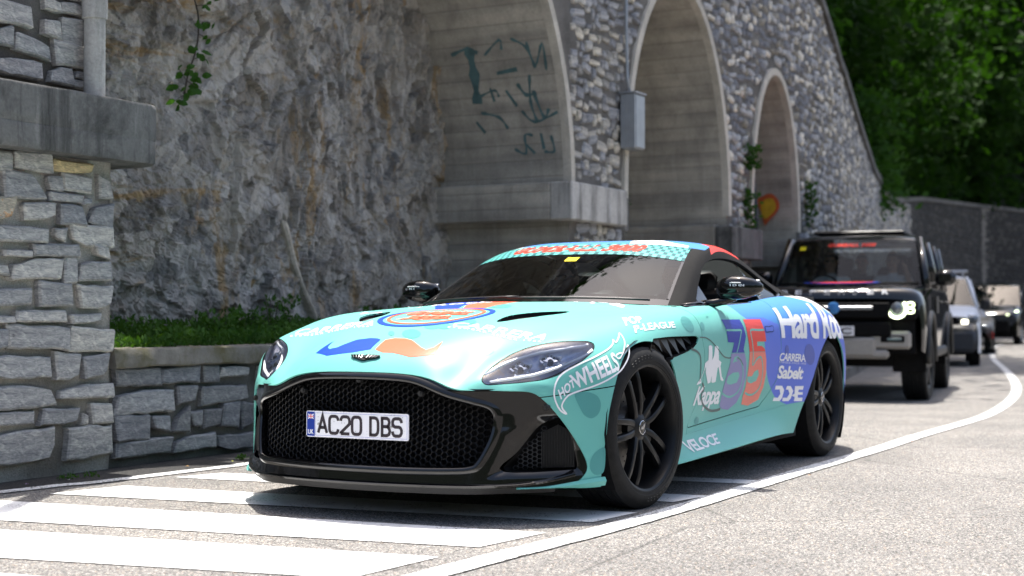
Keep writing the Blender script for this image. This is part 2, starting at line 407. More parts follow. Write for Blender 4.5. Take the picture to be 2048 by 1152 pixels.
# ================================================================== the painted sports car
# car frame = world frame: x forward (0 at the front axle), y to the car's left, z up
S_BODY = [
 # nose edge (mint meets black)
 [(.857,0,.619),(.846,.15,.617),(.836,.28,.608),(.829,.37,.588),(.815,.45,.556),(.775,.54,.548),(.705,.63,.547),(.650,.69,.542),(.600,.742,.516),(.518,.815,.400),(.456,.870,.273),(.448,.877,.20),(.52,.842,.140)],
 [(.80,0,.672),(.79,.15,.669),(.782,.28,.660),(.775,.375,.628),(.762,.455,.590),(.738,.545,.596),(.690,.612,.578),(.632,.690,.575),(.560,.778,.545),(.487,.842,.42),(.415,.893,.29),(.395,.903,.20),(.44,.887,.135)],
 [(.70,0,.723),(.70,.16,.720),(.69,.30,.710),(.690,.405,.668),(.685,.475,.636),(.660,.546,.641),(.628,.625,.618),(.585,.715,.598),(.515,.805,.562),(.44,.872,.44),(.375,.910,.30),(.35,.918,.20),(.385,.910,.135)],
 [(.58,0,.765),(.58,.17,.762),(.575,.32,.752),(.575,.425,.712),(.575,.505,.690),(.558,.590,.697),(.535,.680,.678),(.500,.770,.640),(.445,.853,.588),(.385,.905,.45),(.345,.927,.30),(.325,.932,.20),(.335,.928,.135)],
 [(.42,0,.810),(.42,.18,.807),(.42,.34,.797),(.42,.46,.775),(.43,.57,.754),(.440,.685,.747),(.415,.775,.735),(.390,.838,.697),(.365,.900,.625),(.325,.938,.50),(.305,.945,.34),(.297,.946,.22),(.30,.945,.135)],
 [(.22,0,.852),(.22,.19,.850),(.22,.36,.842),(.22,.48,.834),(.22,.60,.818),(.22,.715,.806),(.22,.80,.783),(.22,.866,.740),(.21,.928,.665),(.2,.958,.55),(.2,.957,.40),(.2,.95,.25),(.2,.945,.14)],
 [(0,0,.880),(0,.20,.878),(0,.37,.871),(0,.50,.863),(0,.62,.853),(0,.73,.845),(0,.82,.832),(0,.89,.800),(0,.950,.722),(0,.975,.58),(0,.972,.42),(0,.955,.27),(0,.95,.15)],
 [(-.22,0,.898),(-.22,.20,.897),(-.22,.38,.891),(-.22,.52,.877),(-.22,.63,.866),(-.22,.735,.871),(-.22,.83,.862),(-.22,.895,.826),(-.22,.945,.75),(-.22,.965,.6),(-.22,.958,.43),(-.22,.948,.28),(-.22,.95,.16)],
 [(-.42,0,.914),(-.42,.20,.913),(-.42,.39,.908),(-.42,.53,.893),(-.42,.64,.882),(-.42,.74,.884),(-.42,.83,.874),(-.42,.890,.842),(-.42,.936,.765),(-.42,.950,.61),(-.42,.94,.44),(-.42,.925,.28),(-.42,.968,.17)],
 [(-.62,0,.928),(-.62,.20,.927),(-.62,.40,.922),(-.62,.54,.910),(-.62,.65,.900),(-.62,.745,.896),(-.62,.83,.884),(-.62,.887,.855),(-.62,.930,.775),(-.62,.938,.62),(-.62,.922,.45),(-.62,.906,.29),(-.62,.980,.18)],
 [(-1.0,0,.93),(-1.0,.2,.93),(-1.0,.4,.925),(-1.0,.54,.92),(-1.0,.66,.916),(-1.0,.76,.912),(-1.0,.82,.904),(-1.0,.876,.868),(-1.0,.920,.785),(-1.0,.927,.64),(-1.0,.903,.47),(-1.0,.890,.30),(-1.0,.985,.19)],
 [(-1.4,0,.93),(-1.4,.2,.93),(-1.4,.4,.93),(-1.4,.54,.93),(-1.4,.66,.925),(-1.4,.76,.922),(-1.4,.815,.915),(-1.4,.872,.880),(-1.4,.920,.795),(-1.4,.930,.65),(-1.4,.905,.48),(-1.4,.890,.318),(-1.4,.984,.20)],
 [(-1.8,0,.94),(-1.8,.2,.94),(-1.8,.4,.94),(-1.8,.54,.94),(-1.8,.66,.94),(-1.8,.76,.938),(-1.8,.812,.932),(-1.8,.874,.897),(-1.8,.928,.812),(-1.8,.942,.67),(-1.8,.924,.50),(-1.8,.908,.34),(-1.8,.964,.20)],
 [(-2.1,0,.96),(-2.1,.2,.96),(-2.1,.4,.96),(-2.1,.54,.96),(-2.1,.66,.965),(-2.1,.75,.966),(-2.1,.815,.956),(-2.1,.886,.915),(-2.1,.947,.83),(-2.1,.961,.69),(-2.1,.950,.52),(-2.1,.935,.36),(-2.1,.945,.19)],
 [(-2.45,0,.97),(-2.45,.2,.97),(-2.45,.4,.97),(-2.45,.54,.975),(-2.45,.64,.985),(-2.45,.735,.988),(-2.45,.825,.968),(-2.45,.908,.920),(-2.45,.966,.83),(-2.45,.979,.69),(-2.45,.972,.52),(-2.45,.957,.36),(-2.45,.945,.18)],
 [(-2.8,0,.975),(-2.8,.2,.975),(-2.8,.4,.975),(-2.8,.54,.98),(-2.8,.64,.985),(-2.8,.73,.984),(-2.8,.81,.960),(-2.8,.893,.912),(-2.8,.955,.825),(-2.8,.978,.69),(-2.8,.981,.52),(-2.8,.967,.36),(-2.8,.95,.20)],
 [(-3.15,0,.97),(-3.15,.2,.97),(-3.15,.4,.97),(-3.15,.53,.97),(-3.15,.61,.966),(-3.15,.68,.957),(-3.15,.76,.93),(-3.15,.84,.88),(-3.15,.903,.8),(-3.15,.938,.68),(-3.15,.943,.52),(-3.15,.932,.36),(-3.15,.915,.24)],
 [(-3.5,0,.97),(-3.5,.2,.968),(-3.5,.38,.963),(-3.5,.49,.96),(-3.5,.57,.955),(-3.5,.62,.94),(-3.5,.69,.912),(-3.5,.76,.86),(-3.5,.81,.77),(-3.5,.84,.66),(-3.5,.85,.52),(-3.5,.84,.38),(-3.5,.82,.27)],
 [(-3.79,0,.97),(-3.785,.17,.967),(-3.77,.33,.96),(-3.76,.42,.955),(-3.74,.48,.948),(-3.72,.54,.935),(-3.70,.60,.905),(-3.68,.66,.85),(-3.66,.71,.77),(-3.65,.745,.66),(-3.65,.755,.52),(-3.66,.745,.40),(-3.67,.72,.30)],
]
S_TOP = [
 [(-.56,0,.925),(-.59,.26,.922),(-.67,.51,.915),(-.80,.735,.900),(-.86,.785,.895),(-.90,.795,.89),(-.90,.80,.885),(-.90,.81,.88)],
 [(-.80,0,1.037),(-.825,.26,1.034),(-.90,.485,1.026),(-1.01,.688,1.006),(-1.07,.740,.992),(-1.11,.762,.968),(-1.11,.785,.93),(-1.11,.812,.88)],
 [(-1.03,0,1.139),(-1.05,.26,1.137),(-1.11,.465,1.128),(-1.20,.648,1.105),(-1.26,.700,1.090),(-1.29,.727,1.058),(-1.30,.77,.97),(-1.30,.818,.88)],
 [(-1.24,0,1.222),(-1.26,.25,1.220),(-1.31,.44,1.211),(-1.39,.610,1.188),(-1.44,.660,1.173),(-1.47,.692,1.138),(-1.48,.755,1.00),(-1.48,.82,.88)],
 [(-1.46,0,1.266),(-1.47,.25,1.265),(-1.52,.43,1.258),(-1.59,.575,1.240),(-1.63,.625,1.226),(-1.65,.662,1.188),(-1.66,.742,1.03),(-1.66,.82,.88)],
 [(-1.75,0,1.282),(-1.75,.24,1.281),(-1.78,.415,1.273),(-1.82,.555,1.252),(-1.85,.605,1.236),(-1.87,.645,1.196),(-1.87,.738,1.04),(-1.87,.82,.89)],
 [(-2.05,0,1.270),(-2.05,.24,1.268),(-2.07,.40,1.257),(-2.10,.53,1.230),(-2.13,.588,1.204),(-2.15,.638,1.156),(-2.15,.732,1.03),(-2.15,.82,.90)],
 [(-2.4,0,1.214),(-2.4,.23,1.211),(-2.41,.38,1.198),(-2.43,.505,1.163),(-2.44,.582,1.132),(-2.45,.645,1.085),(-2.45,.738,1.005),(-2.45,.82,.92)],
 [(-2.75,0,1.125),(-2.75,.23,1.121),(-2.75,.37,1.106),(-2.75,.50,1.072),(-2.75,.59,1.038),(-2.75,.665,1.008),(-2.75,.745,.975),(-2.75,.82,.93)],
 [(-3.1,0,1.02),(-3.1,.23,1.018),(-3.1,.38,1.005),(-3.1,.52,.985),(-3.1,.62,.972),(-3.1,.69,.962),(-3.1,.745,.950),(-3.1,.80,.92)],
 [(-3.35,0,.972),(-3.35,.23,.97),(-3.35,.38,.965),(-3.35,.52,.955),(-3.35,.62,.945),(-3.35,.69,.935),(-3.35,.745,.92),(-3.35,.80,.89)],
]
BODY = surf(S_BODY, 8, 9, 2, True)
TOP = surf(S_TOP, 8, 8, 2, True)
# ---- END SURF
# lettering and printed film on the car: corners / outlines in car coordinates (metres)
DECALS = [
 ('poly','moustache_half','blue',[[0.721,-0.314,0.689],[0.765,-0.222,0.681],[0.753,-0.091,0.697],[0.73,-0.017,0.71],[0.627,-0.032,0.75],[0.611,-0.059,0.755],[0.605,-0.099,0.756],[0.623,-0.16,0.749],[0.702,-0.21,0.717],[0.711,-0.245,0.709],[0.694,-0.267,0.714],[0.669,-0.279,0.723],[0.614,-0.29,0.743]],'bonnet',False),
 ('poly','moustache_half','orange',[[0.731,0.009,0.71],[0.752,0.06,0.698],[0.75,0.108,0.698],[0.758,0.158,0.69],[0.768,0.211,0.68],[0.75,0.26,0.685],[0.726,0.306,0.689],[0.614,0.278,0.745],[0.679,0.272,0.72],[0.707,0.25,0.71],[0.692,0.214,0.72],[0.627,0.128,0.749],[0.608,0.081,0.756],[0.607,0.029,0.757],[0.63,-0.006,0.749]],'bonnet',False),
 ('poly','stripe','blue',[[-0.10,-0.20,0.886],[-0.42,-0.40,0.905],[-0.60,-0.34,0.92],[-0.62,-0.215,0.925],[-0.337,-0.18,0.906],[-0.11,-0.08,0.886]],'bonnet',False),
 ('poly','stripe','orange',[[-0.13,-0.06,0.888],[-0.337,-0.165,0.907],[-0.61,-0.20,0.927],[-0.61,0.03,0.926],[-0.52,0.01,0.921],[-0.322,0.01,0.906],[-0.12,0.06,0.887]],'bonnet',False),
 ('text', 'lettering', 'CARRERA', 'white', [[0.351, 0.174, 0.824], [0.364, 0.657, 0.773], [0.438, 0.671, 0.748], [0.424, 0.212, 0.805]], 'bonnet', 0.3, 0.015, 1.0),
 ('text', 'lettering', 'EYEWEAR SINCE 1956', 'white', [[0.421, 0.188, 0.807], [0.443, 0.664, 0.746], [0.459, 0.67, 0.74], [0.443, 0.198, 0.801]], 'bonnet', 0, 0.01, 1.5),
 ('text', 'lettering', 'CARRERA', 'white', [[0.295, -0.732, 0.785], [0.3, -0.282, 0.831], [0.406, -0.226, 0.809], [0.389, -0.679, 0.764]], 'bonnet', 0.3, 0.015, 1.0),
 ('text', 'lettering', 'EYEWEAR SINCE 1956', 'white', [[0.387, -0.703, 0.762], [0.399, -0.247, 0.81], [0.43, -0.229, 0.803], [0.416, -0.684, 0.755]], 'bonnet', 0, 0.01, 1.5),
 ('text', 'lettering', 'Hard Rock', 'white', [[-0.25,-0.72,0.88],[-0.62,-0.15,0.925],[-0.50,-0.10,0.92],[-0.12,-0.66,0.865]], 'bonnet', 0.0, 0.02, 1.0),
 ('text', 'lettering', 'Kappa', 'white', [[-1.953, -0.568, 0.95], [-0.62, 0.593, 0.904], [-0.444, 0.636, 0.885], [-0.658, 0.095, 0.928]], 'bonnet', 0.2, 0.015, 1.0),
 ('text', 'lettering', 'Hard Rock', 'white', [[-0.25,-0.72,0.88],[-0.62,-0.15,0.925],[-0.50,-0.10,0.92],[-0.12,-0.66,0.865]], 'bonnet', 0.0, 0.02, 1.0),
 ('text', 'lettering', 'POP', 'white', [[-0.045, 0.81, 0.842], [-0.168, 0.85, 0.85], [-0.126, 0.89, 0.822], [0.023, 0.867, 0.808]], 'bonnet', 0.2, 0.025, 1.0),
 ('text', 'lettering', 'P-LEAGUE', 'white', [[-0.019, 0.884, 0.808], [-0.435, 0.907, 0.826], [-0.42, 0.923, 0.798], [0.018, 0.91, 0.775]], 'bonnet', 0, 0.025, 1.0),
 ('poly','spot','spot',[[0.542,0.121,0.775],[0.57,0.133,0.767],[0.592,0.134,0.76],[0.605,0.122,0.756],[0.606,0.102,0.756],[0.596,0.076,0.76],[0.575,0.049,0.766],[0.548,0.026,0.775],[0.519,0.012,0.783],[0.494,0.01,0.79],[0.48,0.021,0.794],[0.479,0.042,0.794],[0.492,0.07,0.791],[0.515,0.099,0.784]],'bonnet',False),
 ('poly','spot','spot',[[0.542,-0.017,0.777],[0.556,-0.009,0.772],[0.568,-0.006,0.769],[0.574,-0.009,0.767],[0.574,-0.016,0.767],[0.568,-0.027,0.769],[0.556,-0.039,0.772],[0.542,-0.05,0.776],[0.527,-0.058,0.781],[0.514,-0.062,0.784],[0.508,-0.06,0.786],[0.508,-0.052,0.786],[0.515,-0.041,0.784],[0.527,-0.028,0.781]],'bonnet',False),
 ('poly','spot','spot',[[0.429,0.148,0.806],[0.447,0.155,0.801],[0.462,0.153,0.797],[0.471,0.142,0.795],[0.472,0.125,0.795],[0.466,0.105,0.797],[0.453,0.086,0.801],[0.436,0.071,0.805],[0.417,0.063,0.81],[0.402,0.065,0.814],[0.392,0.075,0.816],[0.391,0.093,0.816],[0.398,0.114,0.814],[0.412,0.134,0.81]],'bonnet',False),
 ('poly','spot','spot',[[0.415,0.197,0.808],[0.435,0.205,0.802],[0.452,0.206,0.798],[0.462,0.198,0.796],[0.464,0.183,0.796],[0.457,0.165,0.798],[0.443,0.146,0.802],[0.423,0.131,0.808],[0.402,0.121,0.813],[0.383,0.12,0.818],[0.372,0.127,0.82],[0.371,0.142,0.82],[0.379,0.162,0.818],[0.395,0.181,0.813]],'bonnet',False),
 ('poly','spot','spot',[[0.316,0.272,0.828],[0.336,0.279,0.823],[0.353,0.276,0.819],[0.365,0.263,0.817],[0.369,0.245,0.817],[0.364,0.222,0.819],[0.351,0.201,0.823],[0.332,0.185,0.828],[0.311,0.177,0.833],[0.291,0.179,0.837],[0.279,0.191,0.839],[0.276,0.211,0.839],[0.282,0.234,0.837],[0.297,0.256,0.833]],'bonnet',False),
 ('poly','spot','spot',[[-0.266,0.133,0.901],[-0.206,0.159,0.896],[-0.159,0.167,0.893],[-0.131,0.155,0.89],[-0.128,0.127,0.891],[-0.153,0.086,0.893],[-0.203,0.039,0.897],[-0.269,-0.005,0.902],[-0.333,-0.034,0.907],[-0.381,-0.042,0.911],[-0.406,-0.028,0.913],[-0.404,0.004,0.913],[-0.376,0.047,0.911],[-0.327,0.093,0.906]],'bonnet',False),
 ('poly','spot','spot',[[0.55,0.493,0.706],[0.561,0.497,0.7],[0.573,0.495,0.694],[0.583,0.489,0.689],[0.592,0.479,0.686],[0.597,0.468,0.687],[0.597,0.458,0.69],[0.592,0.451,0.695],[0.582,0.447,0.701],[0.57,0.448,0.708],[0.557,0.453,0.712],[0.547,0.462,0.715],[0.542,0.473,0.714],[0.543,0.484,0.711]],'bonnet',False),
 ('poly','spot','spot',[],'bonnet',False),
 ('poly','spot','spot',[[-0.65,0.909,0.826],[-0.655,0.918,0.809],[-0.651,0.924,0.792],[-0.636,0.928,0.779],[-0.609,0.93,0.774],[-0.576,0.93,0.776],[-0.543,0.928,0.786],[-0.521,0.922,0.801],[-0.516,0.914,0.818],[-0.531,0.903,0.835],[-0.561,0.894,0.847],[-0.594,0.889,0.853],[-0.621,0.891,0.851],[-0.639,0.899,0.841]],'bonnet',False),
 ('poly','spot','spot',[[-0.805,0.917,0.804],[-0.8,0.92,0.794],[-0.792,0.923,0.786],[-0.78,0.924,0.781],[-0.767,0.925,0.78],[-0.754,0.924,0.783],[-0.746,0.923,0.79],[-0.744,0.92,0.799],[-0.749,0.916,0.809],[-0.761,0.913,0.817],[-0.775,0.91,0.822],[-0.789,0.909,0.823],[-0.8,0.911,0.82],[-0.805,0.914,0.813]],'door',False),
 ('poly','spot','spot',[[-0.78,0.895,0.336],[-0.771,0.896,0.328],[-0.757,0.897,0.323],[-0.742,0.898,0.321],[-0.729,0.898,0.322],[-0.719,0.899,0.328],[-0.715,0.899,0.335],[-0.717,0.899,0.344],[-0.725,0.899,0.352],[-0.737,0.898,0.358],[-0.752,0.898,0.36],[-0.766,0.897,0.358],[-0.777,0.896,0.353],[-0.783,0.895,0.345]],'door',False),
 ('poly','spot','spot',[[-0.923,0.893,0.848],[-0.917,0.895,0.846],[-0.909,0.896,0.844],[-0.901,0.897,0.843],[-0.893,0.897,0.843],[-0.887,0.896,0.844],[-0.886,0.895,0.846],[-0.889,0.893,0.848],[-0.894,0.892,0.85],[-0.903,0.89,0.852],[-0.912,0.89,0.853],[-0.919,0.89,0.853],[-0.924,0.89,0.852],[-0.926,0.892,0.85]],'door',False),
 ('poly','spot','bluespot',[[-2.42,0.977,0.63],[-2.422,0.976,0.603],[-2.408,0.974,0.581],[-2.379,0.972,0.568],[-2.342,0.97,0.568],[-2.304,0.969,0.58],[-2.272,0.968,0.601],[-2.253,0.968,0.628],[-2.251,0.97,0.655],[-2.266,0.971,0.677],[-2.295,0.973,0.689],[-2.332,0.975,0.69],[-2.37,0.976,0.679],[-2.401,0.977,0.657]],'quarter',False),
 ('poly','spot','bluespot',[[-2.008,0.954,0.662],[-2.006,0.954,0.65],[-2.0,0.953,0.641],[-1.99,0.952,0.636],[-1.978,0.951,0.636],[-1.967,0.95,0.641],[-1.958,0.95,0.651],[-1.954,0.951,0.663],[-1.956,0.951,0.675],[-1.963,0.952,0.684],[-1.973,0.953,0.689],[-1.985,0.953,0.689],[-1.996,0.954,0.683],[-2.004,0.954,0.674]],'quarter',False),
 ('poly','spot','spot',[[0.479,0.838,0.527],[0.439,0.865,0.535],[0.406,0.89,0.527],[0.384,0.906,0.507],[0.377,0.911,0.474],[0.389,0.903,0.439],[0.417,0.886,0.424],[0.445,0.868,0.437],[0.463,0.855,0.469]],'bumper',True),
 ('poly','spot','spot',[[0.355,0.92,0.294],[0.375,0.91,0.296],[0.408,0.896,0.278],[0.428,0.887,0.249],[0.431,0.886,0.215],[0.414,0.895,0.19],[0.385,0.907,0.186],[0.361,0.915,0.196],[0.352,0.918,0.231]],'bumper',True),
 ('line','flame_outline','white',[[0.107,0.875,0.777],[0.137,0.884,0.759],[0.172,0.889,0.74],[0.18,0.884,0.741],[0.178,0.876,0.75],[0.201,0.885,0.732],[0.255,0.886,0.709],[0.358,0.871,0.678],[0.431,0.84,0.652],[0.488,0.801,0.621],[0.522,0.784,0.594],[0.549,0.781,0.559],[0.557,0.782,0.522],[0.548,0.791,0.484],[0.534,0.803,0.458],[0.516,0.819,0.446],[0.53,0.807,0.468],[0.531,0.806,0.487],[0.515,0.816,0.513],[0.488,0.832,0.53],[0.401,0.892,0.559],[0.329,0.925,0.585],[0.243,0.939,0.617],[0.182,0.94,0.654],[0.148,0.937,0.682],[0.128,0.93,0.707],[0.119,0.919,0.726],[0.152,0.926,0.701],[0.176,0.925,0.691],[0.196,0.918,0.693],[0.228,0.914,0.683],[0.229,0.921,0.671],[0.208,0.925,0.673],[0.178,0.923,0.693],[0.135,0.912,0.73],[0.115,0.897,0.754]],0.007,'bonnet',True),
 ('text', 'lettering', 'HOT', 'white', [[0.542, 0.79, 0.545], [0.47, 0.83, 0.596], [0.47, 0.839, 0.561], [0.535, 0.802, 0.505]], 'bonnet', 0, 0.03, 1.0),
 ('text', 'lettering', 'WHEELS', 'white', [[0.486, 0.813, 0.603], [0.232, 0.903, 0.698], [0.241, 0.938, 0.621], [0.472, 0.84, 0.547]], 'bonnet', 0, 0.03, 1.0),
 ('poly','figure_emblem','white',[[-0.822,0.932,0.703],[-0.833,0.932,0.708],[-0.857,0.931,0.708],[-0.872,0.931,0.702],[-0.878,0.929,0.635],[-0.899,0.93,0.655],[-0.913,0.93,0.701],[-0.928,0.93,0.704],[-0.951,0.93,0.703],[-0.963,0.93,0.695],[-0.975,0.927,0.632],[-1.016,0.925,0.62],[-1.008,0.923,0.6],[-1.048,0.915,0.546],[-1.084,0.911,0.528],[-1.074,0.91,0.522],[-1.037,0.912,0.529],[-0.978,0.924,0.598],[-0.968,0.923,0.59],[-0.964,0.913,0.523],[-0.921,0.914,0.519],[-0.899,0.916,0.525],[-0.893,0.921,0.557],[-0.884,0.916,0.523],[-0.846,0.917,0.518],[-0.792,0.927,0.576],[-0.791,0.93,0.606],[-0.742,0.927,0.557],[-0.729,0.927,0.547],[-0.745,0.923,0.526],[-0.675,0.927,0.519],[-0.68,0.928,0.529],[-0.728,0.927,0.55],[-0.765,0.929,0.587],[-0.773,0.932,0.622],[-0.82,0.931,0.636]],'door',False),
 ('text', 'lettering', 'Kappa', 'white', [[-0.67, 0.926, 0.512], [-1.06, 0.907, 0.503], [-1.079, 0.886, 0.375], [-0.653, 0.908, 0.392]], 'door', 0.35, 0.025, 0.9),
 ('poly','numeral','navy',[[-1.081,0.9,0.837],[-1.345,0.903,0.836],[-1.363,0.92,0.791],[-1.373,0.928,0.747],[-1.331,0.93,0.677],[-1.352,0.929,0.66],[-1.16,0.928,0.663],[-1.195,0.928,0.716],[-1.107,0.928,0.719],[-1.1,0.922,0.771],[-1.098,0.918,0.79]],'door',False),
 ('line','numeral_line','mint',[[-1.098,0.92,0.78],[-1.215,0.921,0.779],[-1.315,0.922,0.777],[-1.303,0.925,0.759],[-1.271,0.929,0.716],[-1.232,0.928,0.662]],0.0107,'door',False),
 ('poly','numeral','lilac',[[-1.153,0.928,0.66],[-1.352,0.929,0.658],[-1.394,0.924,0.599],[-1.409,0.913,0.527],[-1.394,0.898,0.45],[-1.333,0.888,0.399],[-1.218,0.884,0.368],[-1.125,0.885,0.377],[-1.087,0.887,0.393],[-1.095,0.897,0.451],[-1.099,0.901,0.475],[-1.119,0.913,0.543],[-1.148,0.923,0.606]],'door',False),
 ('poly','numeral_gap','mint',[[-1.186,0.923,0.609],[-1.203,0.926,0.639],[-1.241,0.927,0.647],[-1.227,0.925,0.625],[-1.265,0.925,0.62],[-1.206,0.924,0.615]],'door',False),
 ('poly','numeral_gap','mint',[[-1.132,0.908,0.515],[-1.142,0.913,0.542],[-1.203,0.916,0.56],[-1.29,0.917,0.561],[-1.311,0.914,0.541],[-1.289,0.907,0.507],[-1.21,0.905,0.499],[-1.161,0.906,0.503]],'door',False),
 ('line','numeral_line','mint',[[-1.242,0.927,0.642],[-1.304,0.925,0.618],[-1.344,0.92,0.579],[-1.363,0.913,0.534],[-1.358,0.905,0.49],[-1.324,0.897,0.454],[-1.242,0.893,0.435],[-1.162,0.894,0.442],[-1.093,0.899,0.461]],0.0109,'door',False),
 ('poly','numeral','red',[[-1.395,0.903,0.836],[-1.646,0.911,0.836],[-1.655,0.928,0.788],[-1.665,0.932,0.767],[-1.671,0.937,0.715],[-1.534,0.933,0.716],[-1.535,0.934,0.692],[-1.603,0.936,0.691],[-1.646,0.937,0.675],[-1.66,0.936,0.659],[-1.422,0.931,0.663],[-1.4,0.928,0.747]],'door',False),
 ('line','numeral_line','mint',[[-1.655,0.93,0.777],[-1.568,0.927,0.777],[-1.46,0.925,0.778],[-1.451,0.929,0.752],[-1.463,0.932,0.707],[-1.475,0.932,0.662]],0.0114,'door',False),
 ('poly','numeral','salmon',[[-1.422,0.931,0.661],[-1.66,0.936,0.658],[-1.684,0.934,0.613],[-1.703,0.925,0.545],[-1.696,0.911,0.465],[-1.645,0.899,0.4],[-1.501,0.891,0.374],[-1.408,0.888,0.386],[-1.419,0.898,0.447],[-1.432,0.903,0.474],[-1.43,0.912,0.521],[-1.429,0.923,0.587]],'door',False),
 ('poly','numeral_gap','mint',[[-1.429,0.914,0.532],[-1.498,0.916,0.532],[-1.522,0.921,0.555],[-1.576,0.924,0.566],[-1.597,0.92,0.537],[-1.572,0.913,0.504],[-1.501,0.909,0.493],[-1.446,0.909,0.503]],'door',False),
 ('line','numeral_line','mint',[[-1.477,0.932,0.66],[-1.479,0.929,0.624],[-1.486,0.925,0.592],[-1.541,0.93,0.624],[-1.594,0.932,0.631],[-1.631,0.929,0.592],[-1.65,0.922,0.535],[-1.637,0.909,0.468],[-1.574,0.901,0.436],[-1.501,0.897,0.432],[-1.436,0.898,0.447]],0.0112,'door',False),
 ('line','curve_line','grey',[[-0.706,0.932,0.749],[-0.793,0.93,0.745],[-0.87,0.93,0.725],[-0.966,0.93,0.683],[-1.045,0.927,0.649],[-1.108,0.926,0.639],[-1.154,0.926,0.639]],0.0063,'door',False),
 ('line','curve_line','grey',[[-1.246,0.926,0.638],[-1.295,0.926,0.624],[-1.344,0.923,0.595]],0.0067,'door',False),
 ('line','curve_line','grey',[[-0.762,0.922,0.526],[-0.8,0.915,0.493],[-0.769,0.914,0.474],[-0.813,0.902,0.421],[-0.934,0.891,0.382],[-1.032,0.887,0.375],[-1.101,0.886,0.379]],0.0134,'door',False),
 ('line','curve_line','grey',[[-0.575,0.94,0.695],[-0.655,0.938,0.681],[-0.703,0.936,0.655],[-0.715,0.933,0.599],[-0.719,0.926,0.533]],0.0119,'bonnet',False),
 ('text', 'lettering', 'VELOCE', 'white', [[-0.477, 0.925, 0.261], [-0.97, 0.91, 0.266], [-0.933, 0.951, 0.218], [-0.532, 0.956, 0.202]], 'sill', 0, 0.025, 0.9),
 ('text', 'lettering', 'Hard Rock', 'white', [[-1.916,0.888,0.894],[-3.28,0.83,0.86],[-3.2,0.92,0.70],[-1.901,0.947,0.728]], 'quarter', 0, 0.03, 0.9),
 ('text', 'lettering', 'CARRERA', 'white', [[-1.881, 0.945, 0.649], [-2.252, 0.969, 0.632], [-2.274, 0.967, 0.586], [-1.875, 0.942, 0.604]], 'quarter', 0.2, 0.02, 0.9),
 ('text', 'lettering', 'TORQUE SINCE 1956', 'white', [[-1.875, 0.941, 0.602], [-2.279, 0.967, 0.581], [-2.277, 0.966, 0.57], [-1.874, 0.94, 0.591]], 'quarter', 0, 0.0, 1.2),
 ('text', 'lettering', 'Sabelt', 'white', [[-1.866, 0.939, 0.58], [-2.254, 0.964, 0.559], [-2.247, 0.957, 0.487], [-1.874, 0.929, 0.505]], 'quarter', 0.15, 0.03, 0.9),
 ('poly','letter','white',[[-1.871,0.923,0.466],[-1.961,0.93,0.462],[-1.996,0.93,0.437],[-1.976,0.924,0.393],[-1.944,0.921,0.377],[-1.85,0.912,0.381],[-1.86,0.914,0.4],[-1.918,0.919,0.397],[-1.948,0.923,0.418],[-1.933,0.925,0.443],[-1.866,0.919,0.445]],'quarter',False),
 ('poly','letter','white',[[-2.029,0.936,0.458],[-2.081,0.94,0.456],[-2.125,0.941,0.426],[-2.095,0.935,0.384],[-2.062,0.932,0.371],[-1.978,0.924,0.375],[-1.985,0.925,0.394],[-2.043,0.931,0.391],[-2.074,0.935,0.413],[-2.052,0.935,0.436],[-2.018,0.932,0.438]],'quarter',False),
 ('poly','letter','white',[[-2.143,0.945,0.453],[-2.276,0.955,0.448],[-2.27,0.952,0.427],[-2.203,0.947,0.43],[-2.202,0.946,0.416],[-2.271,0.951,0.412],[-2.269,0.949,0.398],[-2.198,0.944,0.401],[-2.197,0.943,0.384],[-2.272,0.948,0.381],[-2.268,0.946,0.361],[-2.141,0.938,0.367],[-2.153,0.94,0.39],[-2.102,0.937,0.401],[-2.146,0.941,0.409]],'quarter',False),
]
ACAR = empty('sports_car', (0, 0, 0))
tag(ACAR, 'mint green sports coupe covered in sponsor lettering, black front grille, on the painted crossing', 'car')
def uv_grid(G, su, sv):
    a, b = G.shape[:2]
    U = np.repeat(np.arange(a)[:, None]/su, b, 1); W = np.repeat(np.arange(b)[None]/sv, a, 0)
    return np.concatenate([G, U[..., None], W[..., None]], 2)
BV, BF = grid_mesh(uv_grid(BODY, 8, 9)); TV, TF = grid_mesh(uv_grid(TOP, 8, 8))
BF = [tuple(reversed(f)) for f in BF]; TF = [tuple(reversed(f)) for f in TF]
_n = vnormals(BV, BF)
if (_n*(BV[:, :3]-np.array((-1.2, 0, .4)))).sum() < 0:
    BF = [tuple(reversed(f)) for f in BF]; TF = [tuple(reversed(f)) for f in TF]
_a = mirror_y(BV[:, :3], BF); _b = mirror_y(TV[:, :3], TF)
def _bvh(V, F): return BVHTree.FromPolygons([tuple(v) for v in V], F)
BVH_BODY = _bvh(*join((BV[:, :3], BF), _a)); BVH_TOP = _bvh(*join((TV[:, :3], TF), _b))
def xcowl(y): return -.545-.24*(np.minimum(np.abs(y), .78)/.735)**1.8
DOOR_F = np.array([(1.05, -.66), (.90, -.70), (.856, -.736), (.795, -.746), (.742, -.742), (.662, -.769), (.519, -.774), (.41, -.70), (.31, -.592), (.10, -.50)])[::-1]
def xdoor(z): return np.interp(z, DOOR_F[:, 0], DOOR_F[:, 1])
DOOR = [(-.66, 1.05), (-.70, .90), (-.736, .856), (-.746, .795), (-.742, .742), (-.769, .662), (-.774, .519), (-.70, .41), (-.592, .315), (-1.095, .333), (-1.654, .361), (-1.777, .421), (-1.874, .497), (-1.902, .612), (-1.894, .728), (-1.89, .82), (-1.93, .914), (-1.95, 1.05)]
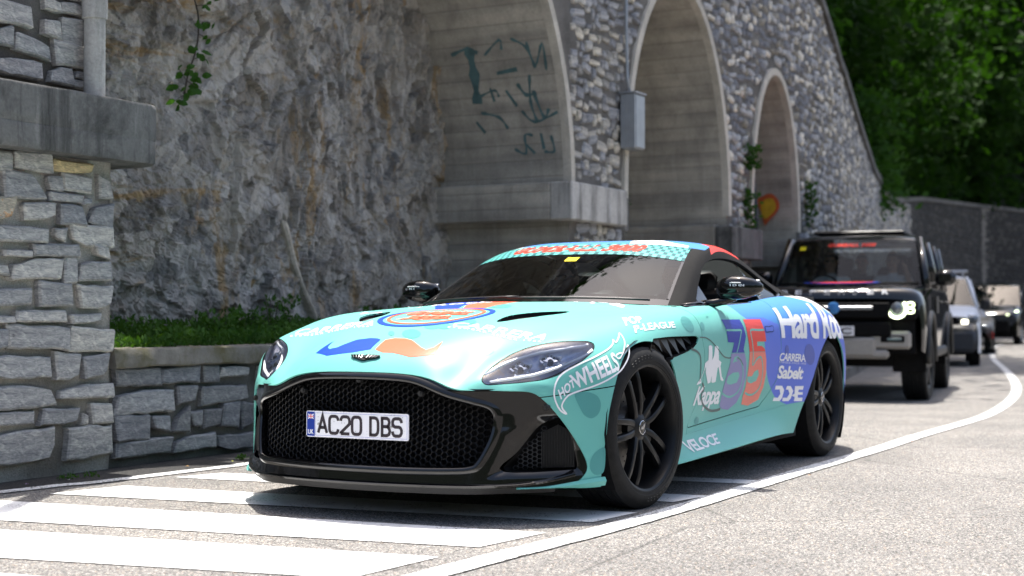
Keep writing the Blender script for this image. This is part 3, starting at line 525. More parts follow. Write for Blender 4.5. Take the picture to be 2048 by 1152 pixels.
HEAD = np.array([(.755,.553,.598),(.73,.541,.612),(.681,.539,.629),(.64,.551,.655),(.601,.567,.676),(.564,.587,.695),(.531,.612,.709),(.501,.64,.722),(.451,.703,.741),(.396,.766,.749),(.36,.80,.752),(.32,.822,.748),(.30,.838,.735),(.31,.85,.72),(.35,.86,.705),(.412,.853,.68),(.447,.836,.662),(.479,.817,.646),(.51,.798,.628),(.538,.778,.613),(.566,.755,.601),(.593,.731,.592),(.639,.678,.579),(.686,.625,.575),(.725,.592,.575),(.75,.570,.580)])
HC = HEAD.mean(0); _, _, _vt = np.linalg.svd(HEAD-HC); HU, HV, HN = _vt
if HN[0] < 0: HN = -HN
HPOLY = spline2(np.stack([(HEAD-HC)@HU, (HEAD-HC)@HV], 1), 4)
VENT = np.array([(.292, .356), (.161, .343), (.085, .361), (.02, .387), (-.037, .419), (-.10, .458), (-.16, .497), (-.07, .520), (.022, .512), (.092, .488), (.16, .465), (.212, .433), (.261, .399)])
SVENT = np.array([(-.10, .752), (-.30, .758), (-.452, .758), (-.706, .757), (-.675, .725), (-.585, .692), (-.430, .672), (-.316, .660), (-.20, .60), (-.05, .70)])
def f_arch(V):
    f1 = np.where((V[:, 0] > -.03) & (V[:, 2] < .362), np.minimum(.350+(.362-V[:, 2])*.13-V[:, 0], V[:, 0]+1), .380-np.hypot(V[:, 0]+.03, V[:, 2]-.362)); f2 = np.where((V[:, 0] > -2.8) & (V[:, 2] < .55), np.interp(V[:, 2], [.1, .18, .23, .393, .5, .56], [-2.06, -2.10, -2.175, -2.347, -2.425, -2.46])-V[:, 0], .395-np.hypot(V[:, 0]+2.80, V[:, 2]-.352))
    f = np.maximum(f1, f2); return np.where(V[:, 1] > .5, f, -1.0)
def head_f(V):
    d = sdist(np.stack([(V[:, :3]-HC)@HU, (V[:, :3]-HC)@HV], 1), HPOLY); n = np.abs((V[:, :3]-HC)@HN)
    return np.where((n < .2) & (V[:, 1] > .3), d, 1.0)
g = .0022
V0, F0 = clip(BV, BF, f_arch(BV))
V0, F0 = clip(V0, F0, np.where(V0[:, 0] < -.5, np.minimum(xcowl(V0[:, 1])-V0[:, 0], 5.93-V0[:, 4]), -1.0)*np.where(V0[:, 0] < -3.05, 0, 1)-1e-9)
SHELLV, SHELLF = V0, F0
def bump_line(V): return np.where(V[:, 0] > 0, V[:, 2]-np.interp(V[:, 0], [.265, .378, .476, .601], [.559, .548, .534, .516]), 1.0)
def is_front(V): return V[:, 0]-np.where(V[:, 1] > .80, xdoor(V[:, 2]), -9)
def sill_f(V): return np.where((V[:, 0] < .1) & (V[:, 0] > -2.6), 11.02-V[:, 4], 1.0)
def side_obj(name, V, F, mat, both=True, parent=ACAR, depth=.007, mir=True, label=None):
    V, F = rim(V, F, depth, skip=lambda m: abs(m[1]) < .003)
    if both:
        V, F = mirror_join(V, F)
        return mesh_obj(name, V, F, mat, parent)
    return [mesh_obj(name, *(v if s == 0 else mirror_y(*v)), mat, parent) for s in (0, 1) for v in [(V, F)]]
# bonnet (clamshell with both wings)
V, F = clip(V0, F0, g-is_front(V0)); V, F = clip(V, F, np.where(V[:, 4] > 7.5, g-bump_line(V), -1.0)); V, F = clip(V, F, g-sill_f(V))
V, F = clip(V, F, g*.8-head_f(V))
V, F = clip(V, F, np.where(V[:, 1] > .2, np.where((V[:, 2] > .78) & (V[:, 0] > -.4) & (V[:, 0] < .4), -sdist(V[:, :2], spline2(VENT, 4)), -1), -1.0))
V, F = clip(V, F, np.where(V[:, 1] > .85, -sdist(V[:, [0, 2]], SVENT), -1.0))
cp = components(V, F); BONNET = side_obj('bonnet', *cp[0], M_MINT); WING = side_obj('wing_panel', *cp[1], M_MINT, False)[0]
# bumper corners
V, F = clip(V0, F0, np.where((V0[:, 4] > 7.2), g+bump_line(V0), 1.0)); V, F = clip(V, F, np.where(V[:, 0] > 0, -1.0, 1.0))
BUMPER = empty('front_bumper', (0, 0, 0)); BUMPER.parent = ACAR
for o in side_obj('bumper_corner', V, F, M_MINT, False, BUMPER): pass
# sills
V, F = clip(V0, F0, sill_f(V0)+g)
SILL = side_obj('sill', V, F, M_MINT, False)[0]
# doors
V, F = clip(V0, F0, np.where((V0[:, 1] > .7) & (V0[:, 0] < -.3), sdist(V0[:, [0, 2]], DOOR)+g, 1.0)); V, F = clip(V, F, g-sill_f(V))
BZ = [(-1.33, 1.2), (-1.356, .9), (-1.383, .871), (-1.441, .839), (-1.575, .799), (-1.633, .75), (-1.655, .679), (-1.69, .586), (-1.736, .516), (-1.798, .462), (-1.873, .406), (-1.98, .367), (-2.127, .337), (-2.276, .321), (-2.6, .3), (-4.2, .3), (-4.2, 1.2)]
BZ = [BZ[0]]+[tuple(q) for q in spline2(BZ[1:-2], 4, False)]+BZ[-2:]
SKYZ = [(-1.2, .845), (-1.70, .845), (-1.86, .81), (-2.05, .80), (-2.3, .86), (-2.6, .88), (-3.0, .86), (-3.4, .84), (-4.2, .84), (-4.2, 1.2), (-1.2, 1.2)]
WHZ = [(-1.98, 1.2), (-2.10, .975), (-2.42, .965), (-2.7, .925), (-3.0, .875), (-3.4, .82), (-4.2, .8), (-4.2, 1.2)]
def painted(V, F, name):
    """cut the film colours of the rear quarter into one panel"""
    a = clip(V, F, -sdist(V[:, [0, 2]], BZ)); b = clip(V, F, sdist(V[:, [0, 2]], BZ)); parts = [(a, 0)]
    if len(b[1]):
        w = clip(*b, sdist(b[0][:, [0, 2]], WHZ)); b = clip(*b, -sdist(b[0][:, [0, 2]], WHZ))
        s = clip(*b, sdist(b[0][:, [0, 2]], SKYZ)); q = clip(*b, -sdist(b[0][:, [0, 2]], SKYZ)); parts += [(q, 1), (s, 2), (w, 3)]
    V2, F2 = join(*[(p[0][:, :3], p[1]) for p, _ in parts if len(p[1])]); M2 = sum([[m]*len(p[1]) for p, m in parts if len(p[1])], [])
    # weld the cut lines so that shading runs through
    key = {}; mp = []
    for v in np.round(V2, 5): mp.append(key.setdefault(tuple(v), len(key)))
    Vn = np.zeros((len(key), 3)); Vn[mp] = V2; Fn = [tuple(mp[i] for i in f) for f in F2]
    Vr, Fr = rim(Vn, Fn, .007, skip=lambda m: abs(m[1]) < .003)
    return Vr, Fr, M2+[0]*(len(Fr)-len(Fn))
MQ = [M_MINT, M_FILM['peri'], M_FILM['sky'], M_FILM['white']]
DOORS = []
Vd, Fd, Md = painted(V, F, 'door')
for s in (0, 1):
    o = mesh_obj('door', *((Vd, Fd) if s == 0 else mirror_y(Vd, Fd)), MQ, ACAR); o.data.polygons.foreach_set('material_index', Md); DOORS.append(o)
# rear quarters and tail
V, F = clip(V0, F0, np.where((V0[:, 1] > .7) & (V0[:, 0] < -.3) & (V0[:, 0] > -2.0), g-sdist(V0[:, [0, 2]], DOOR), -1.0)); V, F = clip(V, F, np.where(V[:, 1] > .8, is_front(V)+g, np.where(V[:, 0] > -1.5, 1.0, -1.0))); V, F = clip(V, F, g-sill_f(V))
Vd, Fd, Md = painted(V, F, 'q'); QUARTERS = []
for s in (0, 1):
    o = mesh_obj('rear_quarter', *((Vd, Fd) if s == 0 else mirror_y(Vd, Fd)), MQ, ACAR); o.data.polygons.foreach_set('material_index', Md); QUARTERS.append(o)
# dark inner skin behind the shut lines
V = np.array(SHELLV[:, :3]); V = V-vnormals(V, SHELLF)*.009
f = np.maximum(np.where(V[:, 2] > .78, np.where((V[:, 0] > -.4) & (V[:, 0] < .4) & (V[:, 1] > .2), -sdist(V[:, :2], spline2(VENT, 4)), -1), -1), np.where(V[:, 1] > .85, -sdist(V[:, [0, 2]], SVENT), -1.0)); f = np.maximum(f, -head_f(V))
V, F = clip(V, SHELLF, f)
V[np.abs(V[:, 1]) < .004, 1] = 0; mesh_obj('inner_skin', *mirror_join(V, F), M_MATTE, ACAR)
# vents in the bonnet: mesh set below the opening
def hexmesh(mb, poly, to3, pitch=.0255, row=.0295, R=.0172, r=.0138, depth=.014):
    P = np.array(poly); lo, hi = P.min(0), P.max(0); i = 0; x = lo[0]
    while x < hi[0]+pitch:
        y = lo[1]+(row/2 if i % 2 else 0)
        while y < hi[1]+row:
            if sdist(np.array([(x, y)]), P)[0] < R*.7:
                V = []
                for k in range(6):
                    a = math.pi/3*k; c, s_ = math.cos(a), math.sin(a)
                    V += [to3(x+R*c, y+R*s_, 0), to3(x+r*c, y+r*s_, .002), to3(x+r*.94*c, y+r*.94*s_, -depth)]
                F = []
                for k in range(6):
                    a, b = 3*k, 3*((k+1) % 6); F += [(a, b, b+1, a+1), (a+1, b+1, b+2, a+2)]
                mb.add(V, F)
            y += row
        x += pitch; i += 1
def zbody(x, y):
    h = BVH_BODY.ray_cast(Vector((x, y, 2)), Vector((0, 0, -1)), 3); return h[0].z if h[0] else .8
for s in (1, -1):
    mb = MB(); vp = spline2(VENT, 2)
    hexmesh(mb, vp, lambda x, y, d: (x, s*y, zbody(x, y)-.022+d), .010, .0115, .0068, .0050, .004)
    stuff(mb.build('bonnet_vent', M_TRIM, BONNET, True))
    pv = np.array([(q[0], s*q[1], zbody(q[0], q[1])) for q in vp]); n = len(pv)
    W = np.concatenate([pv, pv-np.array((0, 0, .05))]); mesh_obj('vent_wall', np.concatenate([W, [[.05, s*.42, .79]]]), [(i, (i+1) % n, n+(i+1) % n, n+i) for i in range(n)]+[(n+i, n+(i+1) % n, 2*n) for i in range(n)], M_MATTE, BONNET)
# gills behind the front wheels
for s in (1, -1):
    mb = MB(); sp_ = np.array(SVENT)
    def yb(x, z):
        h = BVH_BODY.ray_cast(Vector((x, 2, z)), Vector((0, -1, 0)), 3); return h[0].y if h[0] else .94
    n = len(sp_); o_ = [(x, yb(x, z), z) for x, z in sp_]; i_ = [(x*.9-.03, yb(x, z)-.11, z*.95+.03) for x, z in sp_]
    mb.add([(x, s*y, z) for x, y, z in o_+i_], [(k, (k+1) % n, n+(k+1) % n, n+k) for k in range(n)]+[tuple(range(n, 2*n))])
    mb.build('side_vent', M_MATTE, ACAR)
    mb = MB()
    for k, (x0, dz) in enumerate(((-.17, .125), (-.275, .10), (-.375, .085), (-.475, .07), (-.565, .05))):
        zt = .752; zb = zt-dz; xb = x0-.105-.01*k
        xb = x0-.09; pts = [(x0+.01, zt), (x0-.080, zt), (xb-.012, zb), (xb-.030+.03, zb+.004)]
        V = [(x, s*(yb(x, z)-.022-(.0 if z < zt-.01 else .016)), z) for x, z in pts]+[(x+.05, s*(yb(x, z)-.085), z) for x, z in pts]
        mb.add(V, [(0, 1, 2, 3), (4, 7, 6, 5), (0, 4, 5, 1), (1, 5, 6, 2), (2, 6, 7, 3), (3, 7, 4, 0)])
    mb.each('gill', M_GRILLE, ACAR)
# ------------------------------------------------------------------ black nose, grille, splitter
PY = np.array([0, .2, .4, .5, .56, .625, .678, .731, .778, .817, .85, .88, .91, .935, .955, .965]); PX = np.array([.875, .865, .832, .80, .775, .708, .660, .613, .563, .515, .468, .42, .36, .29, .19, 0])
_py = np.linspace(0, .97, 98); _px = np.interp(_py, PY, PX)
for _ in range(14): _px[1:-1] = .5*_px[1:-1]+.25*(_px[:-2]+_px[2:]); _px[0] = _px[1]
def plan(y, z):
    y = np.abs(y); return np.interp(y, _py, _px)-np.maximum(0, z-.55)*.35+np.maximum(0, .4-z)*.15
MINT_EDGE = [(q[1], q[2]) for q in surf(np.array(S_BODY), 1, 8, 2, True)[0]]
TOPE = np.array(MINT_EDGE)
GR_O = [(0, .605), (.15, .602), (.256, .594), (.335, .573), (.43, .534), (.53, .506), (.583, .488), (.607, .462), (.613, .425), (.600, .34), (.565, .25), (.53, .224), (.44, .217), (.237, .214), (0, .214)]
GR = spline2(GR_O, 5, False); GR = np.concatenate([GR, (GR*np.array((-1, 1)))[::-1][1:-1]])
FOG = np.array([(.625, .215), (.658, .29), (.711, .383), (.752, .418), (.786, .424), (.803, .40), (.826, .32), (.843, .25), (.844, .222), (.823, .212)])
FOGS = spline2(FOG, 4)
def fascia():
    ys = np.concatenate([-_py[::-1][:-1], _py]); zs = np.linspace(.15, .635, 90)
    Y, Z_ = np.meshgrid(ys, zs, indexing='ij'); X = plan(Y, Z_)
    aY = np.abs(Y)
    # scooped brake-duct corner and the ridge beside the grille
    d = sdist(np.stack([aY.ravel(), Z_.ravel()], 1), [(.585, .19), (.64, .36), (.72, .445), (.78, .455), (.83, .42), (.86, .30), (.87, .19)]).reshape(X.shape)
    X = X-.045*smoothstep(.005, -.05, d)+.012*np.exp(-((aY-.630)/.025)**2)*smoothstep(.46, .36, Z_)
    V = np.stack([X-.006, Y, Z_], 2); return grid_mesh(V)
V, F = fascia(); F = [tuple(reversed(f)) for f in F]
if vnormals(V, F)[:, 0].sum() < 0: F = [tuple(reversed(f)) for f in F]
out = np.concatenate([TOPE+np.array((.0, .006)), [(.91, .150)], [(-.91, .150)], (TOPE*np.array((-1, 1))+np.array((0, .006)))[::-1]])
V, F = clip(V, F, sdist(V[:, 1:3], out)); V, F = clip(V, F, -sdist(V[:, 1:3], GR))
V, F = clip(V, F, -sdist(np.stack([np.abs(V[:, 1]), V[:, 2]], 1), FOGS))
V, F = rim(V, F, .03)
mesh_obj('nose_panel', V, F, M_GB, BUMPER)
# bezel round the grille
n = len(GR); R3 = []
prof = [(-.012, .010), (.0, .020), (.012, .018), (.020, .004), (.022, -.03)]     # (inwards, forwards)
gc = np.array((0, .41))
tan = np.roll(GR, -1, 0)-np.roll(GR, 1, 0); nrm = np.stack([tan[:, 1], -tan[:, 0]], 1); nrm /= np.linalg.norm(nrm, axis=1)[:, None]
if ((gc-GR)*nrm).sum() < 0: nrm = -nrm
for a, b in prof:
    q = GR+nrm*a; R3.append(np.stack([plan(q[:, 0], q[:, 1])+b-.006, q[:, 0], q[:, 1]], 1))
G = np.array(R3); V = G.reshape(-1, 3); F = [(i*n+k, i*n+(k+1) % n, (i+1)*n+(k+1) % n, (i+1)*n+k) for i in range(len(prof)-1) for k in range(n)]
mesh_obj('grille_frame', V, F, M_GB, BUMPER)
mb = MB(); hexmesh(mb, GR+nrm*.012, lambda y, z, d: (float(plan(np.array(y), np.array(z)))-.042+d, y, z), .0228, .0264, .0154, .0132, .012)
GRILLE = stuff(mb.build('grille_mesh', M_GRILLE, BUMPER))
mb = MB()
q = GR+nrm*.005; V = np.stack([plan(q[:, 0], q[:, 1])*.0+np.minimum(plan(q[:, 0], q[:, 1])-.09, .74), q[:, 0], q[:, 1]], 1)
mb.add(V, [tuple(range(len(V)))]); mb.build('radiator', M_MATTE, BUMPER)
mb = MB()
for y, z, x in ((.30, .532, .820), (-.30, .532, .820), (0, .584, .852), (.757, .475, .57)):
    for s_ in ((1,) if abs(y) < .5 else (1, -1)):
        x_ = float(plan(np.array(y), np.array(z)))-(.004 if abs(y) > .5 else .022)
        mb.lathe([(0.0, .012), (.006, .012), (.007, .008), (.011, .008), (.013, .002), (.015, -.012)], 16, 'x', (x_, s_*y, z))
mb.each('parking_sensor', M_TRIM, BUMPER, angle=40)
# brake ducts
for s in (1, -1):
    mb = MB(); fo = FOGS; n = len(fo)
    o_ = [(float(plan(np.array(y), np.array(z)))-.05, s*y, z) for y, z in fo]; i_ = [(float(plan(np.array(.72), np.array(.3)))-.13-(y-.72)*.62, s*(y-.01), z) for y, z in fo]
    mb.add(o_+i_, [(k, (k+1) % n, n+(k+1) % n, n+k) for k in range(n)]+[tuple(range(n, 2*n))]); DU = mb.build('brake_duct', M_MATTE, BUMPER)
    mb = MB()
    def pos(y, z, d): return (.545-(y-.72)*.82+d+.02, s*y, z)
    for k in range(21):
        y = .728+k*.0052; hi_ = .40-abs(y-.78)*.6
        zt = min(hi_, .405); a = pos(y, .222, 0); b = pos(y, zt, 0)
        mb.box(((a[0]+b[0])/2, a[1], (.222+zt)/2), (.012, .0022, zt-.222))
    stuff(mb.build('duct_fin', M_TRIM, DU))
    mb = MB(); hexmesh(mb, np.array([(.64, .224), (.68, .30), (.732, .385), (.732, .224)]), lambda y, z, d: pos(y, z, d*.5), .0155, .018, .0104, .0088, .006)
    stuff(mb.build('duct_mesh', M_TRIM, DU))
# splitter blade and chin
def blade(name, y0, y1, prof, mat, parent, both=True, taper=None):
    ys = np.linspace(y0, y1, 90); V = []; m = len(prof)
    for y in ys:
        t = 1.0 if taper is None else taper(abs(y)); 
        e = .008; t1 = np.array([float(plan(np.array(y+e), np.array(.3))-plan(np.array(y-e), np.array(.3))), 2*e]); t1 /= np.linalg.norm(t1); nx, ny = t1[1], -t1[0]
        x0 = float(plan(np.array(y), np.array(.18)))
        for d, z in prof:
            zz = z(abs(y)) if callable(z) else z
            V.append((x0+nx*d*t, y+ny*d*t, zz))
    F = [(i*m+k, i*m+(k+1) % m, (i+1)*m+(k+1) % m, (i+1)*m+k) for i in range(len(ys)-1) for k in range(m)]+[tuple(range(m)), tuple((len(ys)-1)*m+k for k in range(m-1, -1, -1))]
    o = mesh_obj(name, V, F, mat, parent); o.data.set_sharp_from_angle(angle=math.radians(35)); return o
lift = lambda y: max(0, (y-.62)/.26)**2*.045
tp = lambda y: 1-.75*smoothstep(.70, .865, y)
blade('splitter', -.850, .850, [(-.06, lambda y: .178+lift(y)), (.006, lambda y: .166+lift(y)), (.012, lambda y: .160+lift(y)), (.010, lambda y: .152+lift(y)), (-.06, lambda y: .150+lift(y))], M_GB, BUMPER, taper=tp)
blade('chin', -.80, .80, [(-.10, .152), (-.012, .152), (-.022, .124), (-.10, .120)], M_TRIM, BUMPER)
for s in (1, -1):
    a, b = (.68, .915) if s == 1 else (-.86, -.74)
    blade('bumper_foot', a, b, [(-.03, lambda y: .152+.02*smoothstep(.74, .93, y)), (.008, lambda y: .150+.026*smoothstep(.74, .93, y)), (.016, lambda y: .146+.014*smoothstep(.76, .93, y)), (.008, lambda y: .143-.004*smoothstep(.76, .93, y)), (-.05, .138)], M_MINT, BUMPER)
# number plate
PLX, PLZ = .860, .3917
PLATE = empty('number_plate', (0, 0, 0)); PLATE.parent = ACAR
def rrect(w, h, r, n=5):
    out = []
    for cx, cy, a0 in ((w/2-r, h/2-r, 0), (-w/2+r, h/2-r, 90), (-w/2+r, -h/2+r, 180), (w/2-r, -h/2+r, 270)):
        for k in range(n+1):
            a = math.radians(a0+90*k/n); out.append((cx+r*math.cos(a), cy+r*math.sin(a)))
    return out
fn = lambda v: (PLX+v[2], v[0], PLZ+v[1])
M_PLATE = film('plate_white', (0.74, 0.74, 0.78), 0.4)
mb = MB(); mb.prism(rrect(.520, .111, .008), -.006, 0, fn); mb.build('backing', M_PLATE, PLATE)
mb = MB(); mb.prism([(-.2565, -.052), (-.216, -.052), (-.216, .052), (-.2565, .052)], 0, .0008, fn); mb.build('blue_band', film('plate_blue', srgb(28, 54, 140)), PLATE)
mb = MB()
for x0, x1, y0, y1 in ((-.212, .254, .0475, .0487), (-.212, .254, -.0487, -.0475), (.2528, .254, -.0475, .0475), (-.212, -.2108, -.0475, .0475)): mb.prism([(x0, y0), (x1, y0), (x1, y1), (x0, y1)], 0, .0006, fn)
mb.build('border_line', film('plate_line', srgb(110, 120, 190)), PLATE)
def text_mesh(s, bold=0.0, shear=0.0, spacing=1.0, res=3):
    cu = bpy.data.curves.new('t', 'FONT'); cu.body = s; cu.offset = bold; cu.shear = shear; cu.space_character = spacing; cu.resolution_u = res; cu.size = 1.0
    ob = bpy.data.objects.new('t', cu); COL.objects.link(ob); me = bpy.data.meshes.new_from_object(ob)
    V = np.array([v.co[:] for v in me.vertices]).reshape(-1, 3); F = [tuple(p.vertices) for p in me.polygons]
    bpy.data.objects.remove(ob); bpy.data.curves.remove(cu); bpy.data.meshes.remove(me)
    return V, F
def flat_text(name, s, mat, parent, fn, x0, x1, y0, y1, bold=.02, shear=0, spacing=1.0):
    V, F = text_mesh(s, bold, shear, spacing); lo, hi = V.min(0), V.max(0)
    W = [fn((x0+(v[0]-lo[0])/(hi[0]-lo[0])*(x1-x0), y0+(v[1]-lo[1])/(hi[1]-lo[1])*(y1-y0), .0012)) for v in V]
    return mesh_obj(name, W, F, mat, parent, False)
M_INK = film('plate_black', (0.040, 0.032, 0.038), 0.5)
# the plate's letters are drawn as strokes
def strokes(name, paths, w, mat, parent, fn, h=.0012):
    mb = MB()
    for P in paths:
        P = np.array([q for k_, q in enumerate(P) if k_ == 0 or abs(q[0]-P[k_-1][0])+abs(q[1]-P[k_-1][1]) > 1e-6], float); n = len(P); L_ = []; 
        for i in range(n):
            t = P[min(i+1, n-1)]-P[max(i-1, 0)]; a = P[i]-P[i-1] if i > 0 else t; b = P[i+1]-P[i] if i < n-1 else t
            na = np.array((-a[1], a[0]))/np.linalg.norm(a); nb = np.array((-b[1], b[0]))/np.linalg.norm(b); m = na+nb; m = m/max(.25, (m@m))*2
            L_.append((P[i]+m*w/2, P[i]-m*w/2))
        for i in range(n-1): mb.add([fn((*L_[i][0], h)), fn((*L_[i+1][0], h)), fn((*L_[i+1][1], h)), fn((*L_[i][1], h))], [(0, 1, 2, 3)])
    return mb.build(name, mat, parent)
Wc, Hc = .045, .072
def arcp(cx, cy, rx, ry, a0, a1, n=6): return [(cx+rx*math.cos(math.radians(a0+(a1-a0)*k/n)), cy+ry*math.sin(math.radians(a0+(a1-a0)*k/n))) for k in range(n+1)]
GL = {'A': [[(0, 0), (.5, 1), (1, 0)], [(.2, .32), (.8, .32)]],
 'C': [arcp(.7, .75, .3, .25, 0, 90, 3)+arcp(.3, .75, .3, .25, 90, 180, 3)+arcp(.3, .25, .3, .25, 180, 270, 3)+arcp(.7, .25, .3, .25, 270, 360, 3)],
 '2': [arcp(.3, .75, .3, .25, 180, 90, 3)+arcp(.7, .75, .3, .25, 90, 0, 3)+[(1, .58), (0.0, .05), (0, .0)], [(0, .0), (1, .0)]],
 '0': [arcp(.7, .75, .3, .25, 0, 90, 3)+arcp(.3, .75, .3, .25, 90, 180, 3)+arcp(.3, .25, .3, .25, 180, 270, 3)+arcp(.7, .25, .3, .25, 270, 360, 3)+[(1, .75)]],
 'D': [[(0, 1), (.65, 1)]+arcp(.65, .7, .35, .3, 90, 0, 3)+arcp(.65, .3, .35, .3, 0, -90, 3)+[(0, 0)], [(.15, 0), (.15, 1)]],
 'B': [[(0, 1), (.68, 1)]+arcp(.68, .76, .27, .24, 90, -90, 4)+[(.2, .52)], [(.68, .52)]+arcp(.68, .26, .32, .26, 90, -90, 4)+[(0, 0)], [(.15, 0), (.15, 1)]],
 'S': [arcp(.7, .76, .3, .24, 0, 90, 3)+arcp(.3, .76, .3, .24, 90, 270, 5)+arcp(.7, .26, .3, .26, 90, -90, 5)+arcp(.3, .26, .3, .26, 270, 180, 3)]}
x = -.197
for ch in 'AC20 DBS':
    if ch == ' ': x += .028; continue
    strokes('letter', [[(x+px*Wc, -.037+py*Hc) for px, py in P] for P in GL[ch]], .0135, M_INK, PLATE, fn); x += .0585
flat_text('lettering', 'UK', M_FILM['white'], PLATE, fn, -.251, -.222, -.044, -.024, .02)
fl = lambda n, m, x0, x1, y0, y1, h: MB().prism([(x0, y0), (x1, y0), (x1, y1), (x0, y1)], 0, h, fn).build(n, m, PLATE)
fl('flag_field', M_FILM['navy'], -.250, -.222, .022, .042, .0010)
strokes('flag_cross', [[(-.250, .022), (-.222, .042)], [(-.250, .042), (-.222, .022)]], .0045, M_FILM['white'], PLATE, fn, .0012)
strokes('flag_cross', [[(-.236, .022), (-.236, .042)], [(-.250, .032), (-.222, .032)]], .0065, M_FILM['white'], PLATE, fn, .0014)
strokes('flag_cross', [[(-.236, .022), (-.236, .042)], [(-.250, .032), (-.222, .032)]], .0036, M_FILM['red'], PLATE, fn, .0016)
mb = MB()
for y in (-.196, .176): mb.lathe([(0, .004), (.005, .0035), (.0062, 0)], 10, 'x', (PLX, y, PLZ))
mb.each('screw', M_ALU, PLATE)
mb = MB(); rr = random.Random(3)
for k in range(60):
    y, z, r = rr.uniform(-.25, .25), rr.uniform(-.05, .05), rr.choice((.0006, .0009, .0015))
    mb.add([(PLX+.0019, y+r*math.cos(a), PLZ+z+r*1.4*math.sin(a)) for a in (0, 1.3, 2.6, 3.9, 5.2)], [(0, 1, 2, 3, 4)])
stuff(mb.build('dirt_fleck', M_TRIM, PLATE))
# ------------------------------------------------------------------ headlights
Vh, Fh = clip(SHELLV, SHELLF, head_f(SHELLV)+.001)
Vh = np.array(Vh[:, :3])
for s in (1, -1):
    HL = empty('headlight', (0, 0, 0)); HL.parent = ACAR
    sg = np.array((1, s, 1.0))
    def P3(u, v, n): return (HC+HU*u+HV*v+HN*n)*sg
    W = Vh-vnormals(Vh, Fh)*.001
    mesh_obj('lens', *((W, Fh) if s == 1 else mirror_y(W, Fh)), M_LENS, HL)
    hp = HPOLY; n = len(hp)
    # bowl: skirt inwards and a dark faceted reflector floor
    top = []
    for u, v in hp:
        c = HC+HU*u+HV*v; h = BVH_BODY.find_nearest(Vector(c)); top.append(np.array(h[0])-np.array(h[1] if h[1].dot(Vector(HN)) > 0 else -h[1])*.004)
    top = np.array(top); inn = top*.90+top.mean(0)*.10-HN*.030; mid = top.mean(0)-HN*.040
    V = np.concatenate([top, inn, [mid]])*sg
    t = [m for m in bpy.data.materials if m.name == 'headlight_bowl']
    if t: MBOWL = t[0]
    else:
        q = NT('headlight_bowl'); q.set(Base_Color=q.ramp(q.noise(14, 3), [(0.30, (0.30, 0.36, 0.62)), (0.42, (0.62, 0.64, 0.75)), (0.55, (0.42, 0.48, 0.66)), (0.68, (0.62, 0.50, 0.46)), (0.8, (0.40, 0.56, 0.66))]), Roughness=.34, Metallic=.2); MBOWL = q.m
    mesh_obj('bowl', V, [(k, (k+1) % n, n+(k+1) % n, n+k) for k in range(n)]+[(n+k, n+(k+1) % n, 2*n) for k in range(n)], MBOWL, HL)
    # black gasket round the lens
    mb = MB(); mb.tube([q*sg for q in np.concatenate([top, top[:2]])], .0035, 6, False); mb.build('gasket', M_MATTE, HL, True)
    # light-guide strips
    um = hp[:, 0].argmin(); lu = np.linspace(hp[:, 0].min()+.03, hp[:, 0].max()-.03, 14)
    def edge(u, sign):
        c = [hp[k, 1] for k in range(n) if abs(hp[k, 0]-u) < .03]; return max(c) if sign > 0 else min(c)
    MDRL = plain('light_guide', (0.80, 0.82, 0.85), 0.12, 0.1, var=.02)
    for sign in (1, -1):
        mb = MB(); mb.tube([P3(u, edge(u, sign)*.72+(-.010 if sign > 0 else .010), -.010) for u in lu], .0085, 6); mb.build('light_guide', MDRL, HL, True)
    for cu in (-.085, .055):
        mb = MB(); nn = 30; rings = []
        for r_, h in ((.040, -.030), (.044, -.018), (.036, -.016), (.030, -.026), (.0, -.030)):
            rings.append([P3(cu+(r_*(1+.16*math.cos(5*a)))*math.cos(a), (edge(cu, 1)+edge(cu, -1))/2+(r_*(1+.16*math.cos(5*a)))*math.sin(a), h) for a in [2*math.pi*k/nn for k in range(nn)]])
        V = np.array(rings).reshape(-1, 3); F = [(i*nn+k, i*nn+(k+1) % nn, (i+1)*nn+(k+1) % nn, (i+1)*nn+k) for i in range(len(rings)-1) for k in range(nn)]
        mb.add(V, F); mb.build('projector', M_CHROME, HL, angle=40)
        mb = MB(); c = P3(cu, (edge(cu, 1)+edge(cu, -1))/2, -.024); mb.lathe([(0, .010), (.008, .008), (.015, 0)], 14, 'x', c); mb.build('projector_lens', M_GB, HL, True)
        mb = MB(); c = P3(cu+.05, (edge(cu, 1)+edge(cu, -1))/2+.008, -.022); mb.box(c, (.016, .016, .014), bev=.003); mb.build('marker_lamp', MDRL, HL)
# ------------------------------------------------------------------ greenhouse
UW, UB = 3.5, 2.38
def ub(V): return UB+.14*(1-np.minimum(V[:, 1]/.62, 1)**2)
TVv = TV; fu = TVv[:, 3]-UW; fw = TVv[:, 4]-2.97
def both(name, V, F, mat, parent=ACAR, depth=.004):
    V, F = rim(V, F, depth, skip=lambda m: abs(m[1]) < .003); return mesh_obj(name, *mirror_join(V, F), mat, parent)
V, F = clip(TV, TF, np.maximum(fu, fw)); wsV, wsF = V, F
V1, F1 = clip(V, F, .30-V[:, 3]); V1, F1 = clip(V1, F1, V1[:, 4]-2.88); V1, F1 = components(V1, F1)[0]
WINDSCREEN = both('windscreen', V1, F1, M_GLASS)
a = clip(V, F, V[:, 3]-.30); b = clip(V, F, np.maximum(.30-V[:, 3], 2.88-V[:, 4])); V1, F1 = join((a[0][:, :3], a[1]), (b[0][:, :3], b[1])); both('screen_border', V1, F1, M_GB, WINDSCREEN)
